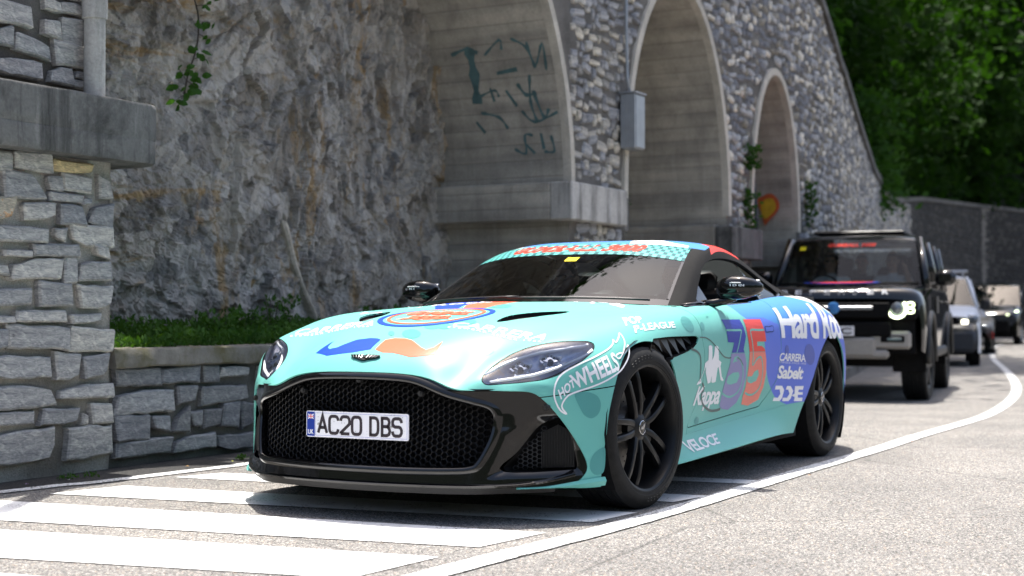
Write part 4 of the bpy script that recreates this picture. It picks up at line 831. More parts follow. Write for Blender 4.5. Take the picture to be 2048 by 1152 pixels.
# roof
REAR = 6.15
V, F = clip(TV, TF, UW+.03-TV[:, 3]); V, F = clip(V, F, V[:, 4]-3.93); V, F = clip(V, F, np.minimum(V[:, 3]-REAR, 2.9-V[:, 4])*-1 if False else np.where(V[:, 4] < 2.75, V[:, 3]-REAR, -1.0))
rx = V[:, 0]; ry = np.abs(V[:, 1])
def roof_field(V): return sdist(V[:, :2], [(-1.2, .30), (-1.38, .40), (-1.43, .53), (-1.36, .60), (-1.30, .9), (-1.6, .9), (-1.55, .62), (-1.60, .50), (-1.75, .36), (-2.1, .28), (-3.3, .25), (-3.3, .10), (-2.2, .12), (-1.75, .20), (-1.45, .28)])
wh = clip(V, F, sdist(V[:, :2], [(-1.30, .29), (-1.40, .43), (-1.44, .56), (-1.52, .56), (-1.52, .47), (-1.56, .40), (-1.75, .30), (-2.1, .24), (-3.3, .22), (-3.3, .05), (-2.2, .08), (-1.75, .14), (-1.47, .23)])); rest = clip(V, F, -sdist(V[:, :2], [(-1.30, .29), (-1.40, .43), (-1.44, .56), (-1.52, .56), (-1.52, .47), (-1.56, .40), (-1.75, .30), (-2.1, .24), (-3.3, .22), (-3.3, .05), (-2.2, .08), (-1.75, .14), (-1.47, .23)]))
orf = lambda V: sdist(V[:, :2], [(-1.60, .70), (-1.70, .56), (-1.80, .50), (-2.4, .42), (-3.3, .40), (-3.3, .9), (-1.6, .9)])
og = clip(*rest, orf(rest[0])); bl = clip(*rest, -orf(rest[0]))
parts = [(bl, 0), (wh, 1), (og, 2)]
V2, F2 = join(*[(q[0][:, :3], q[1]) for q, _ in parts]); M2 = sum([[m]*len(q[1]) for q, m in parts], [])
key = {}; mp = [key.setdefault(tuple(v), len(key)) for v in np.round(V2, 5)]; Vn = np.zeros((len(key), 3)); Vn[mp] = V2; Fn = [tuple(mp[i] for i in f) for f in F2]
# far side of the roof: white along the edge, blue inside
Vm, Fm = mirror_y(Vn, Fn); Mm = []
for f in Fm:
    c = Vm[list(f)].mean(0); Mm.append(1 if (c[1] < -.34-.10*smoothstep(-1.9, -1.4, c[0])) else 0)
ROOF = mesh_obj('roof', *join((Vn, Fn), (Vm, Fm)), [M_FILM['sky'], M_FILM['white'], M_FILM['red']], ACAR); ROOF.data.polygons.foreach_set('material_index', M2+Mm)
V, F = clip(TV, TF, REAR+.02-TV[:, 3]); V, F = clip(V, F, V[:, 4]-2.73); both('rear_window', V, F, M_GLASS)
# side windows and black frames
WIN = np.array([(-1.085, .925), (-1.10, .965), (-1.236, 1.05), (-1.36, 1.118), (-1.52, 1.158), (-1.75, 1.172), (-2.0, 1.160), (-2.18, 1.118), (-2.31, 1.055), (-2.40, 1.0), (-2.36, .955), (-2.25, .935), (-1.5, .918)])
WINs = np.concatenate([spline2(WIN, 4)])
def wf(V): return np.where((V[:, 4] > 3.6) & (V[:, 1] > .4), sdist(V[:, [0, 2]], WINs), 1.0)
V, F = clip(TV, TF, np.minimum(np.maximum(fu, fw), 1)*-1+1e-5); V, F = clip(V, F, np.where(V[:, 3] > UW+.02, 3.945-V[:, 4], 2.975-V[:, 4])); V, F = clip(V, F, -wf(V))
def rail_f(V): return np.maximum(np.maximum(V[:, 0]+1.66-.9*(V[:, 4]-3.9)*.12, -2.12-V[:, 0]), V[:, 4]-4.78)
red_rail = clip(V, F, rail_f(V)); fr = clip(V, F, -rail_f(V)+1e-5)
Vf, Ff = rim(*fr, .02)
for s in (0, 1): mesh_obj('roof_rail', *(rim(*red_rail, .004) if s == 0 else mirror_y(*rim(*red_rail, .004))), M_FILM['red'] if s == 0 else M_FILM['white'], ACAR)
for s in (0, 1): PILLAR = mesh_obj('window_frame', *((Vf, Ff) if s == 0 else mirror_y(Vf, Ff)), M_MATTE, ACAR)
gl = clip(TV, TF, wf(TV)); Vg = gl[0][:, :3]-vnormals(gl[0], gl[1])*.012
front = clip(Vg, gl[1], -(Vg[:, 0]+2.03+.25*(1.0-Vg[:, 2]))*1.0) ; rear = clip(Vg, gl[1], Vg[:, 0]+2.06+.25*(1.0-Vg[:, 2]))
for s in (0, 1):
    for q in (rear,) if s == 0 else (rear, front): mesh_obj('side_window', *(q if s == 0 else mirror_y(*q)), M_GLASS, ACAR)
    bar = clip(*clip(Vg, gl[1], -(Vg[:, 0]+2.06+.25*(1.0-Vg[:, 2]))), Vg[:1, 0]*0-1 if False else (lambda W: W[:, 0]+2.02+.25*(1.0-W[:, 2]))(clip(Vg, gl[1], -(Vg[:, 0]+2.06+.25*(1.0-Vg[:, 2])))[0]))
    mesh_obj('window_pillar', *(bar if s == 0 else mirror_y(*bar)), M_GB, ACAR)
    sail = clip(Vg, gl[1], -(Vg[:, 0]+1.225-.32*(Vg[:, 2]-.93)))
    mesh_obj('quarter_light', *(sail if s == 0 else mirror_y(*sail)), gloss_black('sail_black', (0.03, 0.035, 0.04), .03) if s == 0 else bpy.data.materials['sail_black'], ACAR)
# belt moulding
for s in (1, -1):
    pts = []
    for x in np.linspace(-.80, -2.38, 40):
        z = np.interp(-x, [.8, 1.4, 1.8, 2.1, 2.25, 2.38], [.893, .908, .918, .935, .955, .982]); h = BVH_TOP.ray_cast(Vector((x, 2, z)), Vector((0, -1, 0)), 3)
        y = h[0].y if h[0] else .8; pts.append((x, s*(y+.012), z))
    mb = MB(); mb.tube(pts, .013, 8); mb.build('belt_moulding', M_GB, ACAR, True)
# checker strip on the windscreen
def top_point(u, v, s=1):
    a = min(u*8, TOP.shape[0]-1.001); b = min(v*8, TOP.shape[1]-1.001); i, j = int(a), int(b); fa, fb = a-i, b-j
    q = (TOP[i, j]*(1-fa)+TOP[i+1, j]*fa)*(1-fb)+(TOP[i, j+1]*(1-fa)+TOP[i+1, j+1]*fa)*fb
    h = BVH_TOP.find_nearest(Vector(q)); nn = h[1] if h[1].z > 0 else -h[1]; q = q+np.array(nn)*.0016; q[1] *= s; return q
mbs = [MB(), MB(), MB()]; NC, NR = 26, 5
for s in (1, -1):
    for i in range(NR):
        for j in range(NC):
            def uv(ii, jj):
                vv = 2.95*jj/NC; lo = UB+.14*(1-min(vv/2.95, 1)**2); return (lo+(UW-.02-lo)*ii/NR, vv)
            q = [top_point(*uv(i, j), s), top_point(*uv(i, j+1), s), top_point(*uv(i+1, j+1), s), top_point(*uv(i+1, j), s)]
            mbs[(i+j) % 2].add(q, [(0, 1, 2, 3) if s == -1 else (3, 2, 1, 0)])
for mb, m in zip(mbs, (M_FILM['teal'], M_FILM['dteal'])): stuff(mb.build('checker_strip', m, WINDSCREEN))
V, F = text_mesh('GUMBALL 3000', .045, .25, .95); lo, hi = V.min(0), V.max(0)
W = []
for v in V:
    t = (v[0]-lo[0])/(hi[0]-lo[0])*2-1; vv = -t*1.72; r = (v[1]-lo[1])/(hi[1]-lo[1])
    lo_ = UB+.14*(1-min(abs(vv)/2.95, 1)**2); q = top_point(lo_+(UW-.02-lo_)*(.22+.62*r), abs(vv), 1 if vv >= 0 else -1); q[2] += .0012; q[1] = q[1]; W.append(q)
W = np.array(W); W[:, 1] *= -1
mesh_obj('lettering', W, F, M_FILM['banner'], WINDSCREEN, False)
mb = MB(); mb.add([top_point(2.30, .10), top_point(2.30, .36), top_point(2.06, .36), top_point(2.06, .10)], [(0, 1, 2, 3)])
o = mb.build('sticker', M_FILM['yellow'], WINDSCREEN)
# wipers
mb = MB()
for a, b in ((-.05, .62), (-.66, .0)):
    pts = [np.array(top_point(.06+.06*t, 2.9*abs(y_)/.70, 1 if y_ >= 0 else -1))+np.array((.012, 0, .012)) for t, y_ in [(k/8, a+(b-a)*k/8) for k in range(9)]]
    mb.tube(pts, .006, 6)
mb.each('wiper', M_TRIM, WINDSCREEN, True)
# tail
rs = BODY[-1]; ring = [tuple(q) for q in rs]+[(q[0], -q[1], q[2]) for q in rs[::-1]]
mesh_obj('tail_panel', ring+[(-3.8, 0, .6)], [(i, (i+1) % len(ring), len(ring)) for i in range(len(ring))], M_MINT, ACAR)
for s in (1, -1):
    mb = MB(); mb.tube([(-3.70, s*.62, .80), (-3.76, s*.5, .815), (-3.79, s*.2, .82), (-3.81, 0, .82)], .014, 6); mb.build('tail_light', plain('tail_red', (.3, .01, .01), .2), ACAR, True)
# underbody and wheel wells
mb = MB(); mb.box((-1.45, 0, .185), (4.3, 1.16, .07)); mb.box((-1.42, 0, .19), (1.75, 1.80, .06)); mb.box((-1.45, 0, .45), (.3, 1.3, .45)); mb.box((.30, 0, .42), (.5, .9, .4)); mb.box((-3.2, 0, .3), (.9, 1.3, .2)); mb.build('underbody', M_MATTE, ACAR)
for cx, cz, r_ in ((-.03, .362, .392), (-2.80, .352, .41)):
    for s in (1, -1):
        V = []; ks = 20
        for k in range(ks+1):
            a = math.radians(-40+260*k/ks); x_, z_ = cx+r_*math.cos(a), cz+r_*math.sin(a); V += [(x_, s*.93, z_), (x_, s*.55, z_)]
        F = [(2*k, 2*k+1, 2*k+3, 2*k+2) for k in range(ks)]+[tuple(2*k+1 for k in range(ks+1))]
        mesh_obj('wheel_well', V, F, M_MATTE, ACAR)
# ------------------------------------------------------------------ film lettering laid on the panels
def snap(q, off, bvh=None):
    h = (bvh or BVH_BODY).find_nearest(Vector(q)); n = h[1]
    if n.dot(Vector((0, q[1], max(q[2]-.45, 0)+.05 if q[2] > .3 else 0)))+n.x*.2 < 0: n = -n
    return np.array(h[0])+np.array(n)*off
def chop(V, F, nx, ny):
    """split a flat mesh (0..1 square) along a grid so that it can follow the panel"""
    bm = bmesh.new(); vs_ = [bm.verts.new((v[0], v[1], 0)) for v in V]
    for f in F:
        if len(set(f)) > 2:
            try: bm.faces.new([vs_[i] for i in f])
            except ValueError: pass
    for k in range(1, nx): bmesh.ops.bisect_plane(bm, geom=bm.verts[:]+bm.edges[:]+bm.faces[:], plane_co=(k/nx, 0, 0), plane_no=(1, 0, 0))
    for k in range(1, ny): bmesh.ops.bisect_plane(bm, geom=bm.verts[:]+bm.edges[:]+bm.faces[:], plane_co=(0, k/ny, 0), plane_no=(0, 1, 0))
    bm.verts.index_update(); V2 = np.array([v.co[:2] for v in bm.verts]); F2 = [tuple(v.index for v in f.verts) for f in bm.faces]; bm.free(); return V2, F2
from mathutils.geometry import tessellate_polygon
PANEL = {'bonnet': BONNET, 'door': DOORS[0], 'quarter': QUARTERS[0], 'bumper': BUMPER, 'sill': SILL}
def lay_poly(name, P3, mat, parent, off=.0012, sm=False, bvh=None):
    P3 = np.array(P3, float)
    if sm: P3 = spline2(P3, 4)
    c = P3.mean(0); _, _, vt = np.linalg.svd(P3-c); u, v = vt[0], vt[1]
    q = np.stack([(P3-c)@u, (P3-c)@v], 1); lo, hi = q.min(0), q.max(0); qn = (q-lo)/(hi-lo+1e-9)
    tri = tessellate_polygon([[Vector((a, b, 0)) for a, b in qn]])
    V, F = chop(qn, tri, max(1, int((hi[0]-lo[0])/.02)), max(1, int((hi[1]-lo[1])/.02)))
    W = [snap(c+u*(lo[0]+a*(hi[0]-lo[0]))+v*(lo[1]+b*(hi[1]-lo[1])), off, bvh) for a, b in V]
    return mesh_obj(name, W, F, mat, parent, False)
def lay_line(name, P3, w, mat, parent, closed=False, off=.0016):
    P = spline2(np.array(P3, float), 5, closed); n = len(P); W = []
    for i in range(n):
        t = P[(i+1) % n if closed else min(i+1, n-1)]-P[(i-1) % n if closed else max(i-1, 0)]
        h = BVH_BODY.find_nearest(Vector(P[i])); s_ = np.cross(t, np.array(h[1])); s_ /= np.linalg.norm(s_)+1e-9
        W += [snap(P[i]+s_*w/2, off), snap(P[i]-s_*w/2, off)]
    F = [(2*i, 2*i+1, (2*i+3) % (2*n), (2*i+2) % (2*n)) for i in range(n if closed else n-1)]
    return mesh_obj(name, W, F, mat, parent, False)
def lay_text(name, s, mat, quad, parent, shear, bold, sp, off=.0014, bvh=None):
    V, F = text_mesh(s, bold, shear, sp); lo, hi = V.min(0), V.max(0); q = (V[:, :2]-lo[:2])/(hi[:2]-lo[:2])
    Q = [np.array(a, float) for a in quad]; w = np.linalg.norm(Q[1]-Q[0]); h = np.linalg.norm(Q[3]-Q[0])
    q, F = chop(q, F, max(2, int(w/.014)), max(1, int(h/.014)))
    W = [snap((Q[3]*(1-a)+Q[2]*a)*(1-b)+(Q[0]*(1-a)+Q[1]*a)*b, off, bvh) for a, b in q]
    return mesh_obj(name, W, F, mat, parent, False)
for i, d in enumerate(DECALS):
    if len(d[4] if d[0] == 'text' else d[3]) < 3: continue
    e = .0002*(i % 3)
    if d[0] == 'text': lay_text(d[1], d[2], M_FILM[d[3]], d[4], PANEL[d[5]], d[6], d[7], d[8], .0018+e)
    elif d[0] == 'poly': lay_poly(d[1], d[3], M_FILM[d[2]], PANEL[d[4]], (.0008 if 'spot' in d[1] else .0012)+e, d[5])
    else: lay_line(d[1], d[3], d[4], M_FILM[d[2]], PANEL[d[5]], d[6], .0016+e)
# round crest in the middle of the bonnet
CX, CY = .165, -.03
def on_top(pts): return [(CX+a, CY+b, zbody(CX+a, CY+b)) for a, b in pts]
def circ(r, n=40, a0=0, a1=360): return [(r*math.cos(math.radians(a0+(a1-a0)*k/n)), r*math.sin(math.radians(a0+(a1-a0)*k/n))) for k in range(n)]
lay_line('crest_ring', on_top(circ(.262)), .026, M_FILM['blue'], BONNET, True, .0026)
lay_line('crest_ring', on_top(circ(.222)), .017, M_FILM['orange'], BONNET, True, .0026)
def crest(a0, a1, b0, b1): return [(CX+x, CY+y, .86) for x, y in ((b1, a0), (b1, a1), (b0, a1), (b0, a0))]
def crest2(a0, a1, b0, b1): return [(CX-y, CY+x, .86) for x, y in ((a0, b1), (a1, b1), (a1, b0), (a0, b0))]
lay_text('lettering', 'GUMBALL', M_FILM['orange'], crest2(-.17, .17, -.02, .10), BONNET, .2, .05, .9, .003)
lay_text('lettering', '3000', M_FILM['orange'], crest2(-.12, .12, -.14, -.045), BONNET, .2, .05, .9, .003)
lay_line('crest_wave', on_top([(.13-.02*math.sin(k*.9), -.14+.28*k/10) for k in range(11)]), .010, M_FILM['orange'], BONNET, False, .003)
lay_line('crest_wave', on_top([(-.155-.015*math.sin(k*1.3), -.11+.22*k/10) for k in range(11)]), .010, M_FILM['orange'], BONNET, False, .003)
# wings emblem above the grille
mb = MB()
EM = [(0.78,-0.081,0.682),(0.78,-0.052,0.683),(0.782,-0.025,0.682),(0.787,-0.009,0.679),(0.782,0.0,0.683),(0.78,0.039,0.683),(0.781,0.068,0.681),(0.787,0.073,0.677),(0.797,0.06,0.671),(0.808,0.018,0.665),(0.812,0.005,0.662),(0.81,-0.011,0.663),(0.801,-0.042,0.669),(0.793,-0.068,0.674)]
V = [snap(q, .002) for q in EM]+[snap(q, .009) for q in EM]; n = len(EM)
mb.add(V, [tuple(range(n)), tuple(range(2*n-1, n-1, -1))]+[(k, (k+1) % n, n+(k+1) % n, n+k) for k in range(n)]); mb.build('wings_emblem', M_GB, BONNET)
mb = MB()
for k in range(9):
    y = -.066+.0165*k
    if abs(y) < .012: continue
    mb.tube([snap((.786, y, .679), .0098), snap((.803-abs(y)*.12, y*.8, .668), .0098)], .0022, 5)
stuff(mb.build('feather_line', M_ALU, BONNET))
# door handles
for s, D_ in ((1, DOORS[0]), (-1, DOORS[1])):
    pts = [(-1.68, .795), (-1.79, .797), (-1.785, .768), (-1.675, .766)]
    o = lay_poly('handle', [(x, s*.93, z) for x, z in pts], M_FILM['peri'], D_, .004)
    lay_line('handle_gap', [(x, s*.935, z) for x, z in (pts[0], ((pts[0][0]+pts[1][0])/2, pts[0][1]), pts[1], pts[2], ((pts[2][0]+pts[3][0])/2, pts[3][1]), pts[3])], .003, M_MATTE, D_, True, .0042)
# small badge on the front wing
lay_poly('wing_badge', [(-.497, .945, .352), (-.527, .945, .357), (-.527, .945, .337), (-.497, .945, .332)], M_ALU, BONNET, .003)
# ------------------------------------------------------------------ door mirrors
def loft(secs, n):
    V = np.array(secs).reshape(-1, 3); m = len(secs)
    F = [(i*n+k, i*n+(k+1) % n, (i+1)*n+(k+1) % n, (i+1)*n+k) for i in range(m-1) for k in range(n)]
    return V, F+[tuple(range(n-1, -1, -1)), tuple((m-1)*n+k for k in range(n))]
for s in (1, -1):
    MR = empty('door_mirror', (0, 0, 0)); MR.parent = ACAR
    secs = []; N_ = 20
    for (y, xf, xb, zt, zb) in ((.848, -1.16, -1.205, 1.015, .975), (.858, -1.13, -1.21, 1.034, .955), (.895, -1.105, -1.215, 1.052, .938), (.945, -1.09, -1.22, 1.060, .934), (1.0, -1.097, -1.22, 1.056, .94), (1.045, -1.12, -1.218, 1.042, .953), (1.075, -1.155, -1.213, 1.025, .972), (1.085, -1.185, -1.205, 1.012, .985)):
        cx, cz, rx_, rz_ = (xf+xb)/2, (zt+zb)/2, (xf-xb)/2, (zt-zb)/2
        secs.append([(cx+rx_*np.sign(math.cos(a))*abs(math.cos(a))**.8, s*y, cz+rz_*np.sign(math.sin(a))*abs(math.sin(a))**.8) for a in [2*math.pi*k/N_ for k in range(N_)]])
    V, F = loft(secs, N_)
    if s == -1: F = [tuple(reversed(f)) for f in F]
    mesh_obj('mirror_shell', V, F, M_GB, MR).data.set_sharp_from_angle(angle=math.radians(50))
    mb = MB(); mb.box((-1.227, s*.965, .997), (.012, .19, .085), bev=.005); mb.build('mirror_glass', M_CHROME, MR)
    mb = MB(); mb.tube([(-1.12, s*.78, .912), (-1.14, s*.84, .918), (-1.155, s*.90, .930), (-1.16, s*.95, .946)], [.024, .022, .020, .018], 10); mb.tube([(-.86, s*.775, .905), (-1.0, s*.80, .910), (-1.35, s*.812, .915)], [.008, .018, .010], 8); mb.each('mirror_arm', M_GB, MR, True)
    mb = MB(); mb.tube([(-1.105, s*.89, .968), (-1.09, s*.945, .965), (-1.098, s*1.0, .968), (-1.14, s*1.062, .978)], .0035, 6); mb.build('indicator_line', M_TRIM, MR, True)
    b_ = _bvh(V, F)
    ra, rb, rl = [], [], []
    def mp(u, v): return (-.775-.035*v, s*(1.0+.085*u*s*s), 1.05)
    y0, y1 = (.88, 1.05) if s == 1 else (-1.05, -.88)
    lay = lambda x0, a, b, x1: [(x0, a, 1.08), (x0, b, 1.08), (x1, b, 1.08), (x1, a, 1.08)]
    T_ = lambda q: q
    lay_text('lettering', 'LONDON', M_FILM['white'], [(-1.04, y0, 1.021), (-1.04, y1, 1.021), (-1.04, y1, 1.009), (-1.04, y0, 1.009)], MR, 0, .03, 1.5, .0012, b_)
    ring = lambda cx, cy, rx_, ry_: [(cx+rx_*math.cos(a), cy+ry_*math.sin(a), 1.08) for a in [2*math.pi*k/14 for k in range(14)]]
    ym = (y0+y1)/2
    for cy in (ym-.038, ym+.042):
        P = [(-1.04, cy+.020*math.cos(a), 1.034+.0075*math.sin(a)) for a in [2*math.pi*k/14 for k in range(14)]]; P = [snap(q, .0015, b_) for q in P]
        mb = MB(); mb.tube(P+P[:2], .0028, 5, False); mb.build('roundel', M_FILM['white'], MR, True)
    mb = MB(); mb.tube([snap((-1.04, y, 1.0275), .0015, b_) for y in np.linspace(ym-.03, ym+.045, 6)], .0028, 5); mb.build('roundel', M_FILM['white'], MR, True)
# ------------------------------------------------------------------ wheels
def make_wheel(tw, label=None):
    W = empty('wheel', (0, 0, 0)); hw = tw/2; R = .358
    mb = MB(); pr = [(.268, -hw*.86), (.285, -hw*.98), (.312, -hw*1.0), (.338, -hw*.93), (.350, -hw*.84)]
    for k, y in enumerate((-.62, -.30, 0.02, .30, .62)):
        pr += [(R, hw*(y-.12)), (R, hw*(y-.022)), (R-.007, hw*(y-.018)), (R-.007, hw*(y+.018)), (R, hw*(y+.022))]
    pr += [(R, hw*.78), (.350, hw*.84), (.338, hw*.93), (.322, hw*.985), (.312, hw*1.0), (.298, hw*1.005), (.296, hw*.99), (.284, hw*.985), (.275, hw*.93), (.268, hw*.86)]
    mb.lathe(pr, 72); T_ = mb.build('tyre', M_TYRE, W, angle=28)
    # sidewall lettering ribs
    mb = MB()
    for a0, cnt in ((62, 7), (242, 7)):
        for k in range(cnt):
            a = math.radians(a0+k*5.2); c, s_ = math.cos(a), math.sin(a); 
            for rr_ in (.310, .322):
                mb.box((rr_*c, hw*1.0+.0005, rr_*s_), (.011, .0025, .004), np.array([[s_, 0, c], [0, 1, 0], [-c, 0, s_]]).T if False else np.array([[-s_, 0, c], [0, 1, 0], [c, 0, s_]]))
    stuff(mb.build('sidewall_mark', M_TRIM, T_))
    mb = MB(); mb.lathe([(.281, hw*.92), (.284, hw*.955), (.279, hw*.965), (.270, hw*.93), (.262, hw*.80), (.258, hw*.45), (.250, .0), (.240, -hw*.6), (.275, -hw*.9)], 72); RIM = mb.build('rim', M_SATIN, W, angle=35)
    hy = hw*.72
    for k in range(5):
        mb = MB(); th = 2*math.pi*k/5
        for sg in (1, -1):
            secs = []
            # (radius, sideways offset, half width, outer y, thickness)
            for r, o, w, y, t in ((.030, .011, .016, hy-.012, .03), (.060, .020, .0155, hy-.004, .034), (.095, .0280, .0145, hy+.003, .036), (.15, .034, .0135, hy+.006, .036), (.21, .039, .0135, hy+.004, .036), (.255, .043, .015, hy-.004, .040), (.270, .046, .018, hy-.012, .046)):
                sec = []
                for a, b in ((-1, -t), (-1.15, -t*.6), (-.95, -.004), (-.55, 0), (.55, 0), (.95, -.004), (1.15, -t*.6), (1, -t)):
                    q = sg*o+a*w; sec.append((r*math.cos(th)-q*math.sin(th), y+b, r*math.sin(th)+q*math.cos(th)))
                secs.append(sec)
            V, F = loft(secs, 8); mb.add(V, F)
        # web filling the fork near the hub
        P = [(.03, -.03), (.105, -.030), (.112, -.018), (.115, 0), (.112, .018), (.105, .030), (.03, .03)]
        f_ = lambda v: (v[0]*math.cos(th)-v[1]*math.sin(th), v[2], v[0]*math.sin(th)+v[1]*math.cos(th))
        mb.prism(P, hy-.04, hy-.010, f_)
        mb.build('spoke', M_SATIN, W, angle=35)
    mb = MB(); mb.lathe([(.062, hy-.04), (.062, hy-.010), (.050, hy-.004), (.038, hy+.002), (.034, hy-.002), (0, hy-.002)], 40); mb.build('hub', M_SATIN, W, angle=35)
    mb = MB()
    for k in range(5):
        th = 2*math.pi*(k+.5)/5; mb.lathe([(0, hy-.012), (.010, hy-.013), (.0105, hy-.03)], 10, 'y', (.057*math.cos(th), 0, .057*math.sin(th)))
    mb.each('lug_nut', M_TRIM, W, angle=40)
    mb = MB(); mb.lathe([(.031, hy-.004), (.031, hy+.003), (.029, hy+.004), (.0285, hy+.002)], 32); CAP = mb.build('hub_ring', M_CHROME, W, angle=40)
    mb = MB(); mb.lathe([(.029, hy+.001), (0, hy+.003)], 32); mb.build('hub_cap', M_GB, W)
    mb = MB(); wg = [(0, .006), (.008, .009), (.022, .008), (.017, 0), (.006, -.006), (0, -.008)]; wg = wg+[(-a, b) for a, b in wg[::-1][1:-1]]
    c_, s_ = math.cos(.5), math.sin(.5); mb.prism([(a*c_-b*s_, a*s_+b*c_) for a, b in wg], hy+.003, hy+.0055, lambda v: (-v[0], v[2], v[1])); mb.build('wings_mark', M_ALU, W)
    mb = MB(); mb.lathe([(.08, hw*.15), (.205, hw*.15), (.205, hw*.15-.036), (.08, hw*.15-.036)], 48); mb.lathe([(.0, hw*.34), (.085, hw*.34), (.10, hw*.15)], 32); mb.build('brake_disc', plain('disc_iron', (.20, .19, .18), .38, .7, var=.2), W, angle=35)
    mb = MB()
    for k in range(60):
        r = .115+.075*((k*.37) % 1); a = k*2.399; mb.lathe([(0, hw*.15+.001), (.0045, hw*.15+.001)], 6, 'y', (r*math.cos(a), 0, r*math.sin(a)))
    stuff(mb.build('disc_hole', M_MATTE, W))
    return W
CAL = []
def put_wheel(proto, x, s, steer=0, first=False):
    w = proto if first else copy_tree(proto)
    w.parent = ACAR; w.location = (x, s*.0, .358); return w
fw_ = make_wheel(.265); 
def place(w, x, y, rz, ry=0): w.parent = ACAR; w.location = (x, y, .358); w.rotation_euler = (0, 0, rz) if ry == 0 else (0, ry, rz)
STEER = math.radians(-5.5)
ROLL_ = math.radians(3)
for (x, y, rz) in ((-.03, .832, STEER), (-2.805, .800, 0), (-.03, -.832, math.pi+STEER), (-2.805, -.800, math.pi)):
    w = fw_ if (x > -1 and y > 0) else copy_tree(fw_); w.parent = ACAR; w.location = (x, y, .358); w.rotation_euler = (0, 0, rz)
    if x < -1: w.scale = (1, 1.1, 1)
    # caliper: fixed to the car, does not turn with the wheel
    s = 1 if y > 0 else -1; mb = MB(); a0 = 150 if x > -1 else 30
    V = []
    for k in range(9):
        a = math.radians(a0+60*k/8+(0 if x else 0)); 
        for r, yy in ((.15, .055), (.222, .055), (.222, -.03), (.15, -.03)): V.append((x+r*math.cos(a), y+s*(yy-.02), .358+r*math.sin(a)))
    F = [(i*4+k, i*4+(k+1) % 4, (i+1)*4+(k+1) % 4, (i+1)*4+k) for i in range(8) for k in range(4)]+[(0, 1, 2, 3), (35, 34, 33, 32)]
    mb.add(V, F); mb.build('brake_caliper', M_GB, ACAR)
# ------------------------------------------------------------------ cabin
mb = MB(); mb.box((-.98, 0, .86), (.36, 1.42, .10), bev=.04); mb.box((-1.10, -.36, .93), (.16, .34, .06), bev=.025); mb.box((-1.45, 0, .62), (1.3, .26, .30), bev=.04); mb.build('dashboard', M_FABRIC, ACAR, angle=40)
mb = MB(); mb.tube([(-1.30+.06*math.sin(a), -.36+.175*math.cos(a), .90+.16*math.sin(a)) for a in [2*math.pi*k/24 for k in range(26)]], .014, 8, False); mb.tube([(-1.12, -.36, .88), (-1.30, -.36, .90)], .03, 8); mb.box((-1.30, -.36, .89), (.02, .32, .04), bev=.008); mb.build('steering_wheel', M_TRIM, ACAR, True)
for y in (-.36, .36):
    mb = MB(); mb.box((-1.72, y, .42), (.5, .5, .14), bev=.05)
    Rm_ = np.array([[math.cos(.3), 0, -math.sin(.3)], [0, 1, 0], [math.sin(.3), 0, math.cos(.3)]])
    mb.box((-2.00, y, .72), (.13, .48, .60), Rm_, bev=.05); mb.box((-2.10, y, 1.04), (.09, .26, .16), Rm_, bev=.035); mb.build('seat', M_FABRIC, ACAR, angle=40)
mb = MB(); mb.box((-1.35, .01, 1.175), (.03, .20, .055), bev=.012); mb.build('rear_view_mirror', M_TRIM, ACAR)
mb = MB(); mb.box((-2.66, 0, .95), (1.1, 1.46, .05)); mb.box((-.86, 0, .70), (.05, 1.5, .36)); mb.box((-2.30, 0, .7), (.06, 1.3, .5)); mb.build('parcel_shelf', M_FABRIC, ACAR)
for s in (1, -1):
    mb = MB(); mb.box((-1.65, s*.785, .68), (1.9, .03, .44), bev=.01); mb.build('door_card', M_FABRIC, ACAR)
# measured stones, scrawl strokes, vine (metres)
PIER_STONES = [[0.796,0.586,1.603,1.694,0],[0.576,0.328,1.616,1.713,0],[0.312,0.021,1.633,1.693,1],[0.648,0.379,1.465,1.611,0],[0.338,0.248,1.524,1.594,0],[0.246,0.043,1.531,1.623,0],[-0.036,-0.127,1.49,1.621,0],[0.337,0.103,1.47,1.517,0],[0.099,0.031,1.46,1.504,0],[0.738,0.569,1.342,1.459,2],[0.505,0.288,1.353,1.454,0],[0.269,0.077,1.353,1.465,0],[0.036,-0.137,1.353,1.471,0],[0.756,0.336,1.234,1.321,0],[0.299,0.215,1.258,1.329,0],[0.188,-0.134,1.232,1.349,0],[0.65,0.458,1.165,1.199,0],[0.448,0.117,1.178,1.241,0],[0.007,-0.112,1.169,1.239,0],[0.764,0.606,1.07,1.134,0],[0.601,0.24,1.038,1.154,0],[0.224,0.149,1.034,1.161,0],[0.122,-0.107,1.05,1.163,0],[0.782,0.456,0.905,0.996,0],[0.411,0.17,0.907,1.036,0],[0.121,-0.13,0.896,1.026,0],[0.765,0.579,0.818,0.861,0],[0.569,0.214,0.823,0.885,0],[0.186,-0.052,0.816,0.869,0],[0.745,0.619,0.687,0.803,0],[0.612,0.197,0.674,0.807,0],[0.191,-0.146,0.663,0.788,0],[0.763,0.31,0.515,0.645,0],[0.288,0.112,0.514,0.657,0],[0.079,-0.135,0.522,0.648,0],[0.772,0.287,0.38,0.484,0],[0.26,-0.138,0.407,0.484,0],[0.732,0.424,0.285,0.369,0],[0.388,0.105,0.271,0.366,0],[0.103,0.046,0.266,0.332,0],[0.032,-0.131,0.27,0.367,0],[0.789,0.296,0.089,0.261,0],[0.22,-0.144,0.077,0.251,0]]
